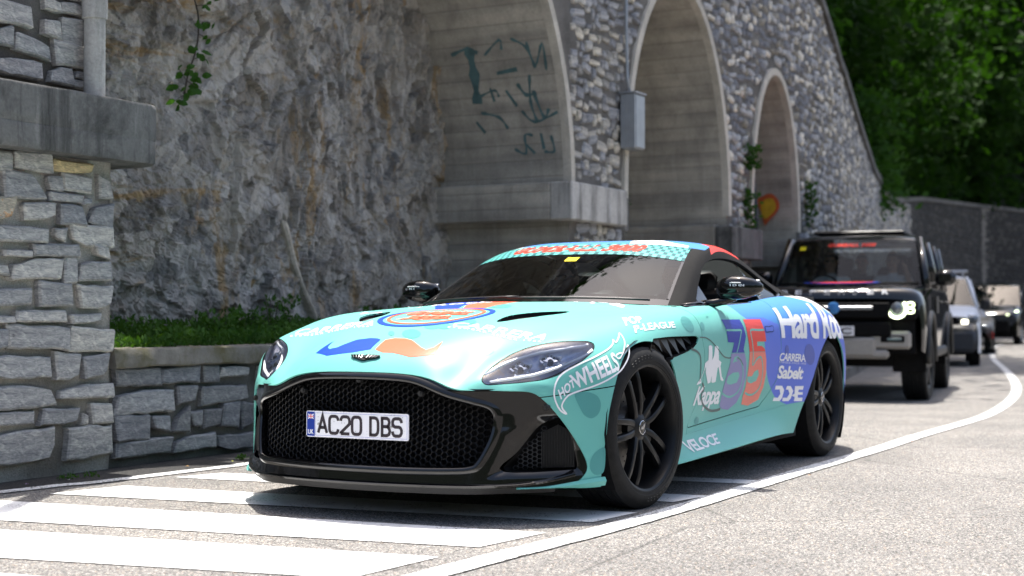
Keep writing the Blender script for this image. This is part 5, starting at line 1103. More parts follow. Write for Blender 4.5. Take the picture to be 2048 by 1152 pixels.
UPPER_STONES = [[0.693,0.401,2.38,2.503,0],[0.309,0.203,2.494,2.566,0],[0.195,0.018,2.501,2.57,0],[0.166,-0.021,2.584,2.641,0],[0.654,0.531,2.249,2.368,0],[0.526,0.265,2.237,2.335,0],[0.318,0.202,2.358,2.453,0],[0.195,0.039,2.341,2.479,0],[0.238,-0.012,2.224,2.338,0],[0.672,0.327,2.101,2.217,0],[0.275,0.098,2.105,2.217,0],[0.082,-0.013,2.158,2.199,0],[0.098,-0.018,2.109,2.151,0]]
LOW_STONES = [[-0.183,-0.536,0.45,0.558,0],[-0.562,-0.883,0.452,0.556,0],[-0.917,-1.072,0.45,0.547,0],[-1.079,-1.351,0.475,0.541,0],[-0.172,-0.654,0.304,0.426,0],[-0.7,-0.856,0.333,0.436,0],[-0.911,-1.329,0.324,0.436,0],[-0.179,-0.468,0.158,0.296,0],[-0.474,-0.629,0.177,0.278,0],[-0.668,-0.802,0.182,0.312,0],[-0.811,-0.904,0.187,0.278,0],[-0.915,-1.088,0.182,0.293,0],[-1.098,-1.263,0.166,0.307,0],[-1.277,-1.444,0.159,0.307,0],[-0.185,-0.636,0.043,0.143,0],[-0.655,-1.038,0.043,0.152,0],[-1.045,-1.414,0.031,0.134,0]]
SCRAWL = [([[-5.927,-3.607,3.32],[-5.908,-3.417,3.365],[-5.93,-3.32,3.317]],0.026),([[-5.909,-3.405,3.364],[-6.007,-3.401,3.133],[-6.093,-3.414,2.867]],0.073),([[-5.94,-3.253,3.292],[-5.884,-3.064,3.414],[-5.926,-3.064,3.326]],0.017),([[-5.885,-2.946,3.414],[-5.927,-2.803,3.325],[-6.001,-2.748,3.143]],0.021),([[-5.904,-2.791,3.372],[-5.995,-2.745,3.163],[-5.916,-2.633,3.349],[-6.012,-2.637,3.115]],0.019),([[-6.009,-3.158,3.125],[-6.001,-2.938,3.148]],0.026),([[-6.075,-3.391,2.928],[-6.06,-3.211,2.977],[-6.08,-3.174,2.913]],0.017),([[-6.052,-3.255,3.0],[-6.09,-3.228,2.875]],0.017),([[-6.062,-3.091,2.968],[-6.105,-2.994,2.818]],0.019),([[-6.046,-2.962,3.02],[-6.08,-2.885,2.913],[-6.076,-2.776,2.926]],0.026),([[-6.022,-2.819,3.089],[-6.097,-2.847,2.849],[-6.141,-2.799,2.662]],0.021),([[-6.069,-2.808,2.948],[-6.133,-2.724,2.698],[-6.117,-2.668,2.776]],0.024),([[-6.133,-3.45,2.702],[-6.154,-3.363,2.592]],0.019),([[-6.114,-3.389,2.782],[-6.128,-3.2,2.729],[-6.15,-3.115,2.619]],0.021),([[-6.116,-2.952,2.775],[-6.141,-2.823,2.663],[-6.124,-2.578,2.74]],0.019),([[-6.179,-3.059,2.427],[-6.184,-2.941,2.378],[-6.161,-2.941,2.546],[-6.162,-2.857,2.541]],0.019),([[-6.174,-2.936,2.462],[-6.185,-2.846,2.374]],0.017),([[-6.16,-2.773,2.557],[-6.181,-2.749,2.41]],0.021),([[-6.164,-2.669,2.53],[-6.184,-2.644,2.384],[-6.184,-2.75,2.389]],0.019)]
HEART_O = [[-13.0,-3.039,2.419],[-13.0,-2.969,2.457],[-13.0,-2.899,2.49],[-13.0,-2.815,2.471],[-13.0,-2.746,2.387],[-13.0,-2.739,2.293],[-13.0,-2.788,2.215],[-13.0,-2.858,2.15],[-13.0,-2.929,2.071],[-13.0,-2.956,2.113],[-13.0,-2.984,2.235],[-13.0,-3.026,2.331]]
HEART_I = [[-12.995,-2.982,2.369],[-12.995,-2.911,2.42],[-12.995,-2.828,2.417],[-12.995,-2.786,2.348],[-12.995,-2.793,2.268],[-12.995,-2.856,2.203],[-12.995,-2.926,2.152],[-12.995,-2.968,2.194],[-12.995,-2.989,2.275]]
VINE = [[-1.303,-2.78,3.005],[-1.332,-2.78,2.896],[-1.369,-2.78,2.788],[-1.362,-2.78,2.633],[-1.32,-2.78,2.512],[-1.271,-2.78,2.409],[-1.236,-2.78,2.272]]
VLEAF = [[-1.379,-2.74,2.867],[-1.444,-2.74,2.884],[-1.28,-2.74,2.73],[-1.369,-2.74,2.757],[-1.437,-2.74,2.765],[-1.409,-2.74,2.654],[-1.228,-2.74,2.577],[-1.301,-2.74,2.583],[-1.333,-2.74,2.52],[-1.392,-2.74,2.51],[-1.141,-2.74,2.415],[-1.197,-2.74,2.414],[-1.239,-2.74,2.411],[-1.302,-2.74,2.387],[-1.324,-2.74,2.371],[-1.107,-2.74,2.308],[-1.176,-2.74,2.294],[-1.324,-2.74,2.323],[-1.239,-2.74,2.274],[-1.108,-2.74,2.215],[-1.142,-2.74,2.21]]
RIB = [[-3.075,-3.45,1.574],[-3.113,-3.45,1.441],[-3.176,-3.45,1.25],[-3.259,-3.45,1.077],[-3.357,-3.45,0.922],[-3.435,-3.45,0.784]]
# ================================================================== setting materials
def asphalt_mat(name, lo, hi, fine=1.0):
    t = NT(name); v = t.voro(150*fine, out='Color'); sx = t.add('ShaderNodeSeparateColor'); t.link(v, sx.inputs[0])
    grain = t.ramp(sx.outputs[0], [(0.0, tuple(c*0.28 for c in lo)), (0.22, lo), (0.5, tuple((a+b)/2 for a, b in zip(lo, hi))), (0.78, hi), (0.93, (hi[0]*1.5, hi[1]*1.5, hi[2]*1.5)), (1.0, (hi[0]*1.15, hi[1]*0.86, hi[2]*0.62))])
    d = t.voro(150*fine, 'DISTANCE_TO_EDGE'); gap = t.ramp(d, [(0.02, (0, 0, 0)), (0.12, (1, 1, 1))])
    base = t.mix(t.math('MULTIPLY_ADD', gap, -0.75, 0.75), grain, tuple(c*0.16 for c in lo))
    patch = t.ramp(t.noise(0.9, 5, 0.6), [(0.35, (0.80, 0.80, 0.80)), (0.65, (1.12, 1.11, 1.09))])
    stain = t.ramp(t.noise(3.2, 6, 0.7, 0.6), [(0.62, (1, 1, 1)), (0.80, (0.72, 0.71, 0.70))])
    c = t.mix(1.0, t.mix(1.0, base, patch, 'MULTIPLY'), stain, 'MULTIPLY')
    # a few hairline cracks
    cr = t.voro(0.55, 'DISTANCE_TO_EDGE', vec=t.mix(0.12, t.obj(), t.add('ShaderNodeTexNoise', i_Scale=2.2).outputs['Color']))
    c = t.mix(t.ramp(cr, [(0.0, (0.55, 0.55, 0.55)), (0.006, (0, 0, 0))]), c, (0.03, 0.03, 0.03))
    t.set(Base_Color=c, Roughness=0.88); t.bump(gap, 0.55, 0.004); return t.m
M_ROAD = asphalt_mat('asphalt', (0.15, 0.145, 0.14), (0.36, 0.345, 0.325))
M_GUTTER = asphalt_mat('old_shaded_asphalt', (0.018, 0.018, 0.018), (0.05, 0.048, 0.046))  # older dark asphalt, also deepens the wall's shadow strip
def paint_mat(name, worn=0.5):
    t = NT(name); v = t.voro(150, out='Color'); sx = t.add('ShaderNodeSeparateColor'); t.link(v, sx.inputs[0])
    n = t.noise(6, 6, 0.7); k = t.math('ADD', t.math('MULTIPLY', sx.outputs[1], 0.55), t.math('MULTIPLY', n, 0.75))
    hole = t.ramp(k, [(0.0, (1, 1, 1)), (worn*0.62, (1, 1, 1)), (worn*0.62+0.03, (0, 0, 0))])
    dirt = t.ramp(t.noise(2.2, 6, 0.65), [(0.35, (0.66, 0.66, 0.65)), (0.6, (0.80, 0.80, 0.79))])
    t.set(Base_Color=t.mix(hole, dirt, (0.12, 0.115, 0.11)), Roughness=0.75)
    d = t.voro(150, 'DISTANCE_TO_EDGE'); t.bump(t.ramp(d, [(0.02, (0, 0, 0)), (0.14, (1, 1, 1))]), 0.25, 0.003); return t.m
M_PAINT = paint_mat('road_paint', 0.58); M_PAINT_OLD = paint_mat('worn_road_paint', 0.84)
def stone_mat(name, stops, scale=9):
    t = NT(name); r = t.objrand(); n = t.noise(scale, 6, 0.65, 0.4); f = t.noise(70, 4, 0.7)
    vein = t.noise(14, 5, 0.6, 1.5, t.mapping((1, 1, 3.5)))
    base = t.ramp(t.math('FRACT', t.math('ADD', t.math('MULTIPLY', r, 0.9), t.math('MULTIPLY', n, 0.22))), stops)
    c = t.mix(1.0, base, t.ramp(vein, [(0.32, (0.50, 0.52, 0.56)), (0.52, (1, 1, 1)), (0.66, (1.45, 1.43, 1.38))]), 'MULTIPLY')
    c = t.mix(t.ramp(f, [(0.60, (0, 0, 0)), (0.85, (0.5, 0.5, 0.5))]), c, (0.42, 0.41, 0.38))
    lich = t.ramp(t.noise(5, 6, 0.7), [(0.60, (0, 0, 0)), (0.72, (0.55, 0.55, 0.55))])
    c = t.mix(lich, c, (0.11, 0.105, 0.09))
    t.set(Base_Color=c, Roughness=0.85); t.bump(t.math('ADD', t.noise(22, 8, 0.7, 0.5, t.mapping((1, 1, 2))), t.math('MULTIPLY', f, 0.4)), 0.7, 0.012); return t.m
GREYS = [(0.0, (0.17, 0.168, 0.17)), (0.25, (0.36, 0.352, 0.335)), (0.5, (0.23, 0.23, 0.235)), (0.75, (0.43, 0.41, 0.375)), (1.0, (0.28, 0.275, 0.27))]
M_STONE = stone_mat('grey_stone', GREYS)
M_STONE_TAN = stone_mat('tan_stone', [(0.0, (0.40, 0.32, 0.18)), (1.0, (0.46, 0.36, 0.20))])
M_STONE_RUST = stone_mat('rusty_stone', [(0.0, (0.42, 0.25, 0.13)), (0.5, (0.46, 0.34, 0.18)), (1.0, (0.38, 0.34, 0.27))], 14)
M_RUBBLE = stone_mat('rubble_stone', [(0.0, (0.17, 0.175, 0.19)), (0.25, (0.42, 0.42, 0.42)), (0.45, (0.22, 0.225, 0.24)), (0.65, (0.58, 0.54, 0.46)), (0.8, (0.28, 0.27, 0.25)), (0.92, (0.66, 0.60, 0.48)), (1.0, (0.34, 0.34, 0.34))])
M_STONE_LOW = stone_mat('dirty_shaded_stone', [(0.0, (0.10, 0.105, 0.115)), (0.25, (0.20, 0.20, 0.20)), (0.5, (0.13, 0.135, 0.15)), (0.75, (0.30, 0.30, 0.30)), (1.0, (0.12, 0.12, 0.125))])  # low wall's dirt and shade both put into this darker mix
M_STONE_SHADED = stone_mat('shaded_stone', [(0.0, (0.012, 0.012, 0.012)), (0.5, (0.028, 0.027, 0.025)), (1.0, (0.017, 0.017, 0.0175))])  # far wall only: tree shade put into the stone colour
def mortar_mat(name, a, b):
    t = NT(name); n = t.noise(5, 6, 0.7); f = t.noise(110, 6, 0.75)
    c = t.mix(t.ramp(f, [(0.35, (0, 0, 0)), (0.7, (1, 1, 1))]), t.ramp(n, [(0.3, a), (0.7, b)]), tuple(min(1, x*1.45) for x in b))
    damp = t.ramp(t.noise(1.6, 5, 0.6), [(0.45, (1, 1, 1)), (0.7, (0.42, 0.41, 0.39))]); t.set(Base_Color=t.mix(1.0, c, damp, 'MULTIPLY'), Roughness=0.95); t.bump(t.math('ADD', f, t.math('MULTIPLY', t.noise(30, 6, 0.7), 1.2)), 0.9, 0.012); return t.m
M_MORTAR = mortar_mat('mortar', (0.19, 0.178, 0.16), (0.33, 0.31, 0.275))
M_MORTAR_DK = mortar_mat('dark_mortar', (0.065, 0.062, 0.058), (0.11, 0.103, 0.093))
def concrete_mat(name, base, boards=None, streak=0.5, dark=0.5):
    t = NT(name); n = t.noise(3, 6, 0.65); f = t.noise(60, 5, 0.7)
    c = t.ramp(n, [(0.3, tuple(x*0.78 for x in base)), (0.7, tuple(x*1.15 for x in base))])
    st = t.noise(7, 6, 0.7, 0.2, t.mapping((1, 1, 0.09))); c = t.mix(t.math('MULTIPLY', t.ramp(st, [(0.48, (0, 0, 0)), (0.66, (1, 1, 1))]), streak), c, tuple(x*0.22 for x in base))
    wh = t.noise(11, 6, 0.7, 0.2, t.mapping((1, 1, 0.12), loc=(3, 1, 2))); c = t.mix(t.math('MULTIPLY', t.ramp(wh, [(0.55, (0, 0, 0)), (0.7, (1, 1, 1))]), streak*0.6), c, tuple(min(0.75, x*1.9) for x in base))
    bl = t.noise(2.1, 5, 0.7, 0.5, t.mapping(loc=(7, 2, 5))); c = t.mix(t.math('MULTIPLY', t.ramp(bl, [(0.5, (0, 0, 0)), (0.66, (1, 1, 1))]), dark), c, tuple(x*0.3 for x in base))
    c = t.mix(1.0, c, t.ramp(f, [(0.3, (0.8, 0.8, 0.8)), (0.7, (1.1, 1.1, 1.1))]), 'MULTIPLY'); h = f
    if boards:
        x, y, z = t.xyz(); w = t.math('FRACT', t.math('MULTIPLY', z, boards)); line = t.ramp(w, [(0.0, (0, 0, 0)), (0.06, (1, 1, 1)), (0.94, (1, 1, 1)), (1.0, (0, 0, 0))])
        tone = t.noise(1.0, 2, 0.5, 0, t.mapping((0.5, 0.5, boards*1.0))); c = t.mix(1.0, c, t.ramp(tone, [(0.3, (0.70, 0.70, 0.71)), (0.7, (1.18, 1.17, 1.15))]), 'MULTIPLY')
        c = t.mix(t.math('MULTIPLY_ADD', line, -0.45, 0.45), c, tuple(q*0.35 for q in base)); h = t.math('ADD', t.math('MULTIPLY', f, 0.4), line)
    t.set(Base_Color=c, Roughness=0.9); t.bump(h, 0.5, 0.008); return t.m
M_LEDGE = concrete_mat('stained_concrete', (0.13, 0.128, 0.122), None, 0.95, 0.92)
M_LEDGE2 = concrete_mat('pale_streaked_concrete', (0.52, 0.50, 0.46), None, 0.8, 0.25)
M_VAULT = concrete_mat('board_marked_concrete', (0.46, 0.43, 0.37), 6.5, 0.22, 0.2)
M_TRIM_C = concrete_mat('pale_concrete', (0.58, 0.54, 0.46), None, 0.3, 0.25)
def cap_mat():
    t = NT('mossy_concrete'); n = t.noise(9, 6, 0.7); m = t.ramp(t.noise(4, 6, 0.7, 0.3), [(0.46, (0, 0, 0)), (0.66, (0.8, 0.8, 0.8))])
    c = t.mix(m, t.ramp(n, [(0.3, (0.12, 0.112, 0.098)), (0.7, (0.20, 0.185, 0.16))]), (0.075, 0.065, 0.012)); t.set(Base_Color=c, Roughness=0.95); t.bump(t.noise(70, 5, 0.7), 0.8, 0.008); return t.m
M_CAP = cap_mat()
def rock_mat():
    t = NT('cliff_rock'); x, y, z = t.xyz(); n = t.noise(2.2, 8, 0.68, 0.5); f = t.noise(16, 8, 0.72, 0.7)
    cell = t.voro(6.5, out='Color', vec=t.mix(0.25, t.mapping((1, 1, 1.1)), t.add('ShaderNodeTexNoise', i_Scale=4.0, i_Detail=4.0).outputs['Color'])); sc = t.add('ShaderNodeSeparateColor'); t.link(cell, sc.inputs[0])
    c = t.ramp(t.math('ADD', t.math('ADD', t.math('MULTIPLY', sc.outputs[0], 0.32), t.math('MULTIPLY', f, 0.40)), t.math('MULTIPLY', t.noise(48, 6, 0.75, 0.8, t.mapping((1, 1, 0.6))), 0.28)), [(0.22, (0.085, 0.085, 0.09)), (0.38, (0.235, 0.225, 0.21)), (0.54, (0.39, 0.37, 0.335)), (0.78, (0.66, 0.62, 0.55))])
    # blue-grey and brown tone drift
    c = t.mix(t.ramp(n, [(0.40, (0, 0, 0)), (0.62, (0.75, 0.75, 0.75))]), c, t.mix(0.5, (0.33, 0.27, 0.19), c))
    # rusty runs: level in the bedded part, upright in the fractured part
    run_v = t.noise(3.2, 7, 0.68, 0.9, t.mapping((1.0, 1, 0.22), (0, 0.10, 0))); run_h = t.noise(2.6, 7, 0.68, 0.8, t.mapping((0.16, 1, 1.9), (0, -0.17, 0)))
    side = t.ramp(t.math('ADD', t.math('MULTIPLY', x, -0.5), t.math('MULTIPLY', z, -0.32)), [(0.12, (0, 0, 0)), (0.9, (1, 1, 1))])
    run = t.mix(side, run_h, run_v); rust = t.ramp(run, [(0.555, (0, 0, 0)), (0.63, (0.85, 0.85, 0.85))])
    c = t.mix(rust, c, t.ramp(f, [(0.3, (0.28, 0.175, 0.07)), (0.7, (0.50, 0.35, 0.17))]))
    pale = t.noise(3.6, 7, 0.7, 1.2, t.mapping((1.4, 1, 0.30), (0, 0.2, 0), (4, 0, 1))); c = t.mix(t.math('MULTIPLY', t.ramp(pale, [(0.54, (0, 0, 0)), (0.66, (0.85, 0.85, 0.85))]), side), c, (0.58, 0.555, 0.51))
    dk = t.ramp(t.noise(1.4, 6, 0.65, 0.8, t.mapping(loc=(1, 5, 2))), [(0.55, (1, 1, 1)), (0.72, (0.55, 0.56, 0.58))]); c = t.mix(1.0, c, dk, 'MULTIPLY')
    crack = t.ramp(t.voro(5.2, 'DISTANCE_TO_EDGE', vec=t.mix(0.3, t.mapping((1, 1, 0.8)), t.add('ShaderNodeTexNoise', i_Scale=6.0, i_Detail=5.0).outputs['Color'])), [(0.0, (0.35, 0.35, 0.35)), (0.02, (0, 0, 0))])
    c = t.mix(crack, c, (0.03, 0.03, 0.032))
    t.set(Base_Color=c, Roughness=0.85); t.bump(t.math('ADD', f, t.math('MULTIPLY', t.noise(60, 6, 0.7), 0.35)), 0.9, 0.03); return t.m
M_ROCK = rock_mat()
def leaf_mat(name, a, b, trans=0.35):
    t = NT(name); t.n.remove(t.bsdf); out = [n for n in t.n if n.type == 'OUTPUT_MATERIAL'][0]
    c = t.ramp(t.noise(1.6, 4, 0.6), [(0.3, a), (0.7, b)]); df = t.add('ShaderNodeBsdfPrincipled'); df.inputs['Roughness'].default_value = 0.8; df.inputs['Specular IOR Level'].default_value = 0.12; t.link(c, df.inputs['Base Color'])
    tr = t.add('ShaderNodeBsdfTranslucent'); t.link(t.mix(1.0, c, (1.5, 1.75, 0.5), 'MULTIPLY'), tr.inputs[0])
    m = t.add('ShaderNodeMixShader'); m.inputs[0].default_value = trans; t.link(df.outputs[0], m.inputs[1]); t.link(tr.outputs[0], m.inputs[2]); t.link(m.outputs[0], out.inputs[0]); return t.m
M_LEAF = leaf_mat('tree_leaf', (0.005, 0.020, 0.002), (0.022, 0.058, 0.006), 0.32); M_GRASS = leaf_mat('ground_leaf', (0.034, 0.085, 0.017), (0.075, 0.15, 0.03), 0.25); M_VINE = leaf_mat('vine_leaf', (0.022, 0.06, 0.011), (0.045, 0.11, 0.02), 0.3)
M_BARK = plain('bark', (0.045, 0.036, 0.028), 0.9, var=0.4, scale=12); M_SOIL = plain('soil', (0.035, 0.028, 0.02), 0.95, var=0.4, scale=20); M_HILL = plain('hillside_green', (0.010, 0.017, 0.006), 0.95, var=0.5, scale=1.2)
# ================================================================== ground and road
def zroad(x): 
    x = np.asarray(x, float); return -.15*smoothstep(4, 12, -x)+.15*smoothstep(26, 38, -x)
xs = np.unique(np.concatenate([np.linspace(-320, -90, 12), np.linspace(-90, -3, 120), np.linspace(-3, 12, 10), np.linspace(12, 320, 14)])); ysg = np.unique(np.concatenate([np.linspace(-320, -20, 8), np.linspace(-20, 20, 21), np.linspace(20, 320, 10)]))
X, Y = np.meshgrid(xs, ysg, indexing='ij'); V, F = grid_mesh(np.stack([X, Y, zroad(X)], 2))
if vnormals(V, F)[:, 2].sum() < 0: F = [tuple(reversed(f)) for f in F]
tag(mesh_obj('road', V, F, M_ROAD), kind='structure')
def ribbon(name, L, R_, mat, dz, closed=False, cap=None):
    L, R_ = np.array(L, float), np.array(R_, float); V = []
    for a, b in zip(L, R_): V += [(a[0], a[1], float(zroad(a[0]))+dz), (b[0], b[1], float(zroad(b[0]))+dz)]
    F = [(2*i, 2*i+1, 2*i+3, 2*i+2) for i in range(len(L)-1)]
    if vnormals(V, F)[:, 2].sum() < 0: F = [tuple(reversed(f)) for f in F]
    return tag(mesh_obj(name, V, F, mat), kind='structure')
def offset_line(name, P, w, mat, dz, jit=0.0, seed=1):
    P = np.array(P, float); P = spline2(P, 12, False); T_ = np.gradient(P, axis=0); N_ = np.stack([-T_[:, 1], T_[:, 0]], 1); N_ /= np.linalg.norm(N_, axis=1)[:, None]; r = np.random.RandomState(seed); w = np.asarray(w) if np.ndim(w) else np.full(len(P), w)
    j = lambda: (r.rand(len(P))-.5)[:, None]*jit
    return ribbon(name, P+N_*(w/2)[:, None]+N_*j(), P-N_*(w/2)[:, None]+N_*j(), mat, dz)
RL = [(9, .93), (4, .96), (1.9, 1.00), (.8, 1.065), (-.26, 1.09), (-1.8, 1.083), (-3.9, 1.09), (-7.15, .947), (-11.1, .488), (-13.4, .195), (-16.2, -.277), (-19.9, -1.012), (-25.06, -2.116), (-29.3, -3.05), (-34.9, -4.11), (-40.7, -4.75), (-46.5, -5.1), (-60, -4.5), (-75, 0)]
offset_line('road_line', RL, .125, M_PAINT_OLD, .006, .006, 3)
LL = [(9, -2.62), (4, -2.30), (.93, -2.035), (.38, -1.935), (-.33, -1.875), (-.70, -1.848), (-2.2, -1.80), (-5, -1.80), (-9, -2.0), (-13, -2.45), (-20, -3.8), (-26, -5.1), (-34, -6.9), (-44, -8.2)]
offset_line('edge_line', LL, .10, M_PAINT_OLD, .006, .008, 5)
def crosswalk(name, q): 
    q = np.array(q, float); n = 14; A = [q[0]*(1-t)+q[1]*t for t in np.linspace(0, 1, n)]; B = [q[3]*(1-t)+q[2]*t for t in np.linspace(0, 1, n)]; return ribbon(name, A, B, M_PAINT, .004)
for q in ([(-.78, -1.66), (-1.12, 1.02), (-1.30, 1.03), (-1.05, -1.60)], [(.015, -1.74), (-.262, .975), (-.56, 1.03), (-.27, -1.665)], [(.855, -1.78), (.51, .935), (.15, .975), (.435, -1.70)], [(1.72, -1.88), (1.30, .85), (.86, .90), (1.155, -1.78)], [(2.58, -1.98), (2.06, .80), (1.56, .835), (1.93, -1.90)], [(3.5, -2.1), (2.95, .74), (2.4, .78), (2.75, -2.0)]):
    crosswalk('crosswalk_stripe', q)
gx = [6, 3, 1.5, .9, .4, -.3, -.8, -2.2, -5, -9, -13, -20, -26]
def lly(x): return float(np.interp(-x, [-q[0] for q in LL], [q[1] for q in LL]))
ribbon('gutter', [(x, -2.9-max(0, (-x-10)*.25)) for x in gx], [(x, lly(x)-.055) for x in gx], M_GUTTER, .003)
# ================================================================== stones
def rough_stone(w, h, d, seed, nx=5, nz=4, rnd=.28, bump=.012, skew=0.0):
    """a dressed stone: front face towards +y, sides running back d"""
    r = np.random.RandomState(seed); V = []; tilt_, tilt2 = r.rand()*2-1, r.rand()*2-1
    cw, ch = min(.011, w*.12), min(.010, h*.14); us = np.concatenate([[-1], np.linspace(-1+2*cw/w, 1-2*cw/w, nx-2), [1]]); vs_ = np.concatenate([[-1], np.linspace(-1+2*ch/h, 1-2*ch/h, nz-2), [1]])
    cx = (r.rand(2, 2)-.5)*.22*h; cz = (r.rand(2, 2)-.5)*.26*h; chip = r.randint(0, 4) if r.rand() < .55 else -1; wob = (r.rand(4, max(nx, nz))-.5)*.09*h; so = r.rand()*99
    P0 = np.stack([np.repeat(us, nz)*w/2*9, np.full(nx*nz, so), np.tile(vs_, nx)*h/2*22], 1); rel = fbm(P0, 3, seed).reshape(nx, nz)
    for j in range(nz):
        for i in range(nx):
            u, v = us[i], vs_[j]; a_, b_ = (u+1)/2, (v+1)/2
            dx = (cx[0, 0]*(1-a_)*(1-b_)+cx[1, 0]*a_*(1-b_)+cx[0, 1]*(1-a_)*b_+cx[1, 1]*a_*b_); dz = (cz[0, 0]*(1-a_)*(1-b_)+cz[1, 0]*a_*(1-b_)+cz[0, 1]*(1-a_)*b_+cz[1, 1]*a_*b_)
            x = u*w/2+dx+(wob[0, j]*(u < -.8)+wob[1, j]*(u > .8))+v*skew*h; z = v*h/2+dz+(wob[2, i]*(v < -.8)+wob[3, i]*(v > .8))
            if chip >= 0:
                su, sv = ((-1, -1), (1, -1), (-1, 1), (1, 1))[chip]; k = max(0, (u*su+v*sv)-1.15); x -= su*k*.32*h; z -= sv*k*.30*h
            edge = (i in (0, nx-1)) or (j in (0, nz-1))
            y = -(.010 if edge else 0)*(.5+r.rand())+rel[i, j]*bump*.75+tilt_*u*.007+tilt2*v*.006
            V.append((x, y, z))
    F = [(j*nx+i, (j+1)*nx+i, (j+1)*nx+i+1, j*nx+i+1) for j in range(nz-1) for i in range(nx-1)]
    ring = [i for i in range(nx)]+[j*nx+nx-1 for j in range(1, nz)]+[(nz-1)*nx+i for i in range(nx-2, -1, -1)]+[j*nx for j in range(nz-2, 0, -1)]
    b = len(V); m = len(ring)
    for q in ring: V.append((V[q][0]*1.0, -d, V[q][2]))
    F += [(ring[k], ring[(k+1) % m], b+(k+1) % m, b+k) for k in range(m)]
    return V, F
def put_stone(x0, x1, z0, z1, y, parent, mat, seed, d=.10, proud=.012):
    w, h = abs(x1-x0), abs(z1-z0); n = max(4, min(9, int(w/.035))); m = max(4, min(6, int(h/.03)))
    V, F = rough_stone(w, h, d, seed, n, m, .5, min(.013, .1*min(w, h)), random.Random(seed).uniform(-.05, .05))
    o = mesh_obj('stone', V, F, mat, parent, True, ((x0+x1)/2, y+proud, (z0+z1)/2)); o.data.set_sharp_from_angle(angle=math.radians(22)); return o
def rough_slab(name, x0, x1, z0, z1, y, mat, parent, back=1.0, amp=.010, step=.03, seed=0, sub=None):
    nx, nz = max(2, int(abs(x1-x0)/step)), max(2, int((z1-z0)/step)); X, Z_ = np.meshgrid(np.linspace(x0, x1, nx), np.linspace(z0, z1, nz), indexing='ij')
    P = np.stack([X.ravel()*9, np.full(X.size, seed*7.3), Z_.ravel()*9], 1); Yd = y+amp*fbm(P, 4, seed).reshape(X.shape)
    V, F = grid_mesh(np.stack([X, Yd, Z_], 2)); n = len(V); V = list(V); a, b = X.shape
    ring = [i*b for i in range(a)]+[(a-1)*b+j for j in range(1, b)]+[i*b+b-1 for i in range(a-2, -1, -1)]+[j for j in range(b-2, 0, -1)]; m = len(ring)
    for q in ring: V.append((V[q][0], y-back, V[q][2]))
    F += [(ring[k], ring[(k+1) % m], n+(k+1) % m, n+k) for k in range(m)]+[tuple(n+k for k in range(m))]
    if vnormals(V, F[:10])[:, 1].sum() < 0: F = [tuple(reversed(f)) for f in F]
    return mesh_obj(name, V, F, mat, parent, True)
def fill_rows(x0, x1, z0, z1, rnd, hmin, hmax, wmin, wmax, gap):
    out = []; z = z0
    while z < z1-hmin*.6:
        h = min(rnd.uniform(hmin, hmax), z1-z); x = min(x0, x1)-rnd.uniform(0, wmax*.6)
        while x < max(x0, x1):
            w = rnd.uniform(wmin, wmax); out.append((max(x, min(x0, x1))+gap/2, min(x+w, max(x0, x1))-gap/2, z+gap/2+rnd.uniform(-.008, .012), z+h-gap/2)); x += w
        z += h
    return [q for q in out if q[1]-q[0] > .05 and q[3]-q[2] > .03]
rnd = random.Random(5)
# ---- near pier with its projecting ledge
PIER = empty('stone_pier', (.8, -2.7, 0)); tag(PIER, 'block stone pier with a stained concrete ledge at the left edge, carrying the drainpipe', 'pier')
def at(o, root):
    o.location = Vector(o.location)-Vector(root.location); return o
def P_(o, root): o.parent = root; o.location = Vector(o.location)-Vector(root.location); return o
P_(rough_slab('mortar', 3.2, -.14, -.1, 1.74, -2.362, M_MORTAR, None, 1.3, .007, .028, 3), PIER)
P_(rough_slab('upper_mortar', 3.2, -.02, 1.9, 2.85, -2.430, M_MORTAR_DK, None, 1.2, .008, .05, 4), PIER)
for k, (xa, xb, za, zb, c) in enumerate(PIER_STONES): P_(put_stone(xb, xa, za, zb, -2.33, None, (M_STONE, M_STONE_TAN, M_STONE_RUST)[c], 100+k), PIER)
for k, q in enumerate(fill_rows(.80, 3.15, 0.02, 1.68, rnd, .10, .20, .18, .42, .035)): P_(put_stone(*q[:4], -2.33, None, M_STONE, 300+k), PIER)
for k, (xa, xb, za, zb, c) in enumerate(UPPER_STONES): P_(put_stone(xb, xa, za, zb, -2.40, None, M_STONE, 500+k, .10, .016), PIER)
for k, q in enumerate(fill_rows(-.02, 3.15, 2.66, 2.83, rnd, .11, .2, .16, .4, .04)+fill_rows(.70, 3.15, 2.07, 2.64, rnd, .11, .2, .16, .4, .04)): P_(put_stone(*q, -2.40, None, M_STONE, 600+k, .1, .014), PIER)
# ledge
pr = [(3.2, -2.18), (-.262, -2.18), (-.31, -2.192), (-.355, -2.22), (-.40, -2.27), (-.43, -2.34), (-.44, -2.45), (-.44, -3.2), (3.2, -3.2)]
P2 = []
for i in range(len(pr)):
    a, b = np.array(pr[i]), np.array(pr[(i+1) % len(pr)]); n = max(1, int(np.linalg.norm(b-a)/.05)); P2 += [tuple(a+(b-a)*k/n) for k in range(n)]
zs_ = [1.712, 1.722, 1.76, 1.80, 1.835, 1.842, 1.848, 1.90, 1.96, 2.02, 2.036, 2.045]; V = []; cen = np.array((1.4, -2.7)); n = len(P2)
for kz, z in enumerate(zs_):
    for (x, y) in P2:
        q = np.array((x, y)); ins = .010 if kz in (0, len(zs_)-1) else (.007 if kz == 5 else 0); d = (cen-q)/np.linalg.norm(cen-q)
        nn = fbm(np.array([(x*11, y*11, z*11)]), 3, 9)[0]*.006; V.append((*(q+d*(ins+nn)), z+(fbm(np.array([(x*7, y*7, 3.)]), 3, 2)[0]*.006 if kz > 9 else 0)))
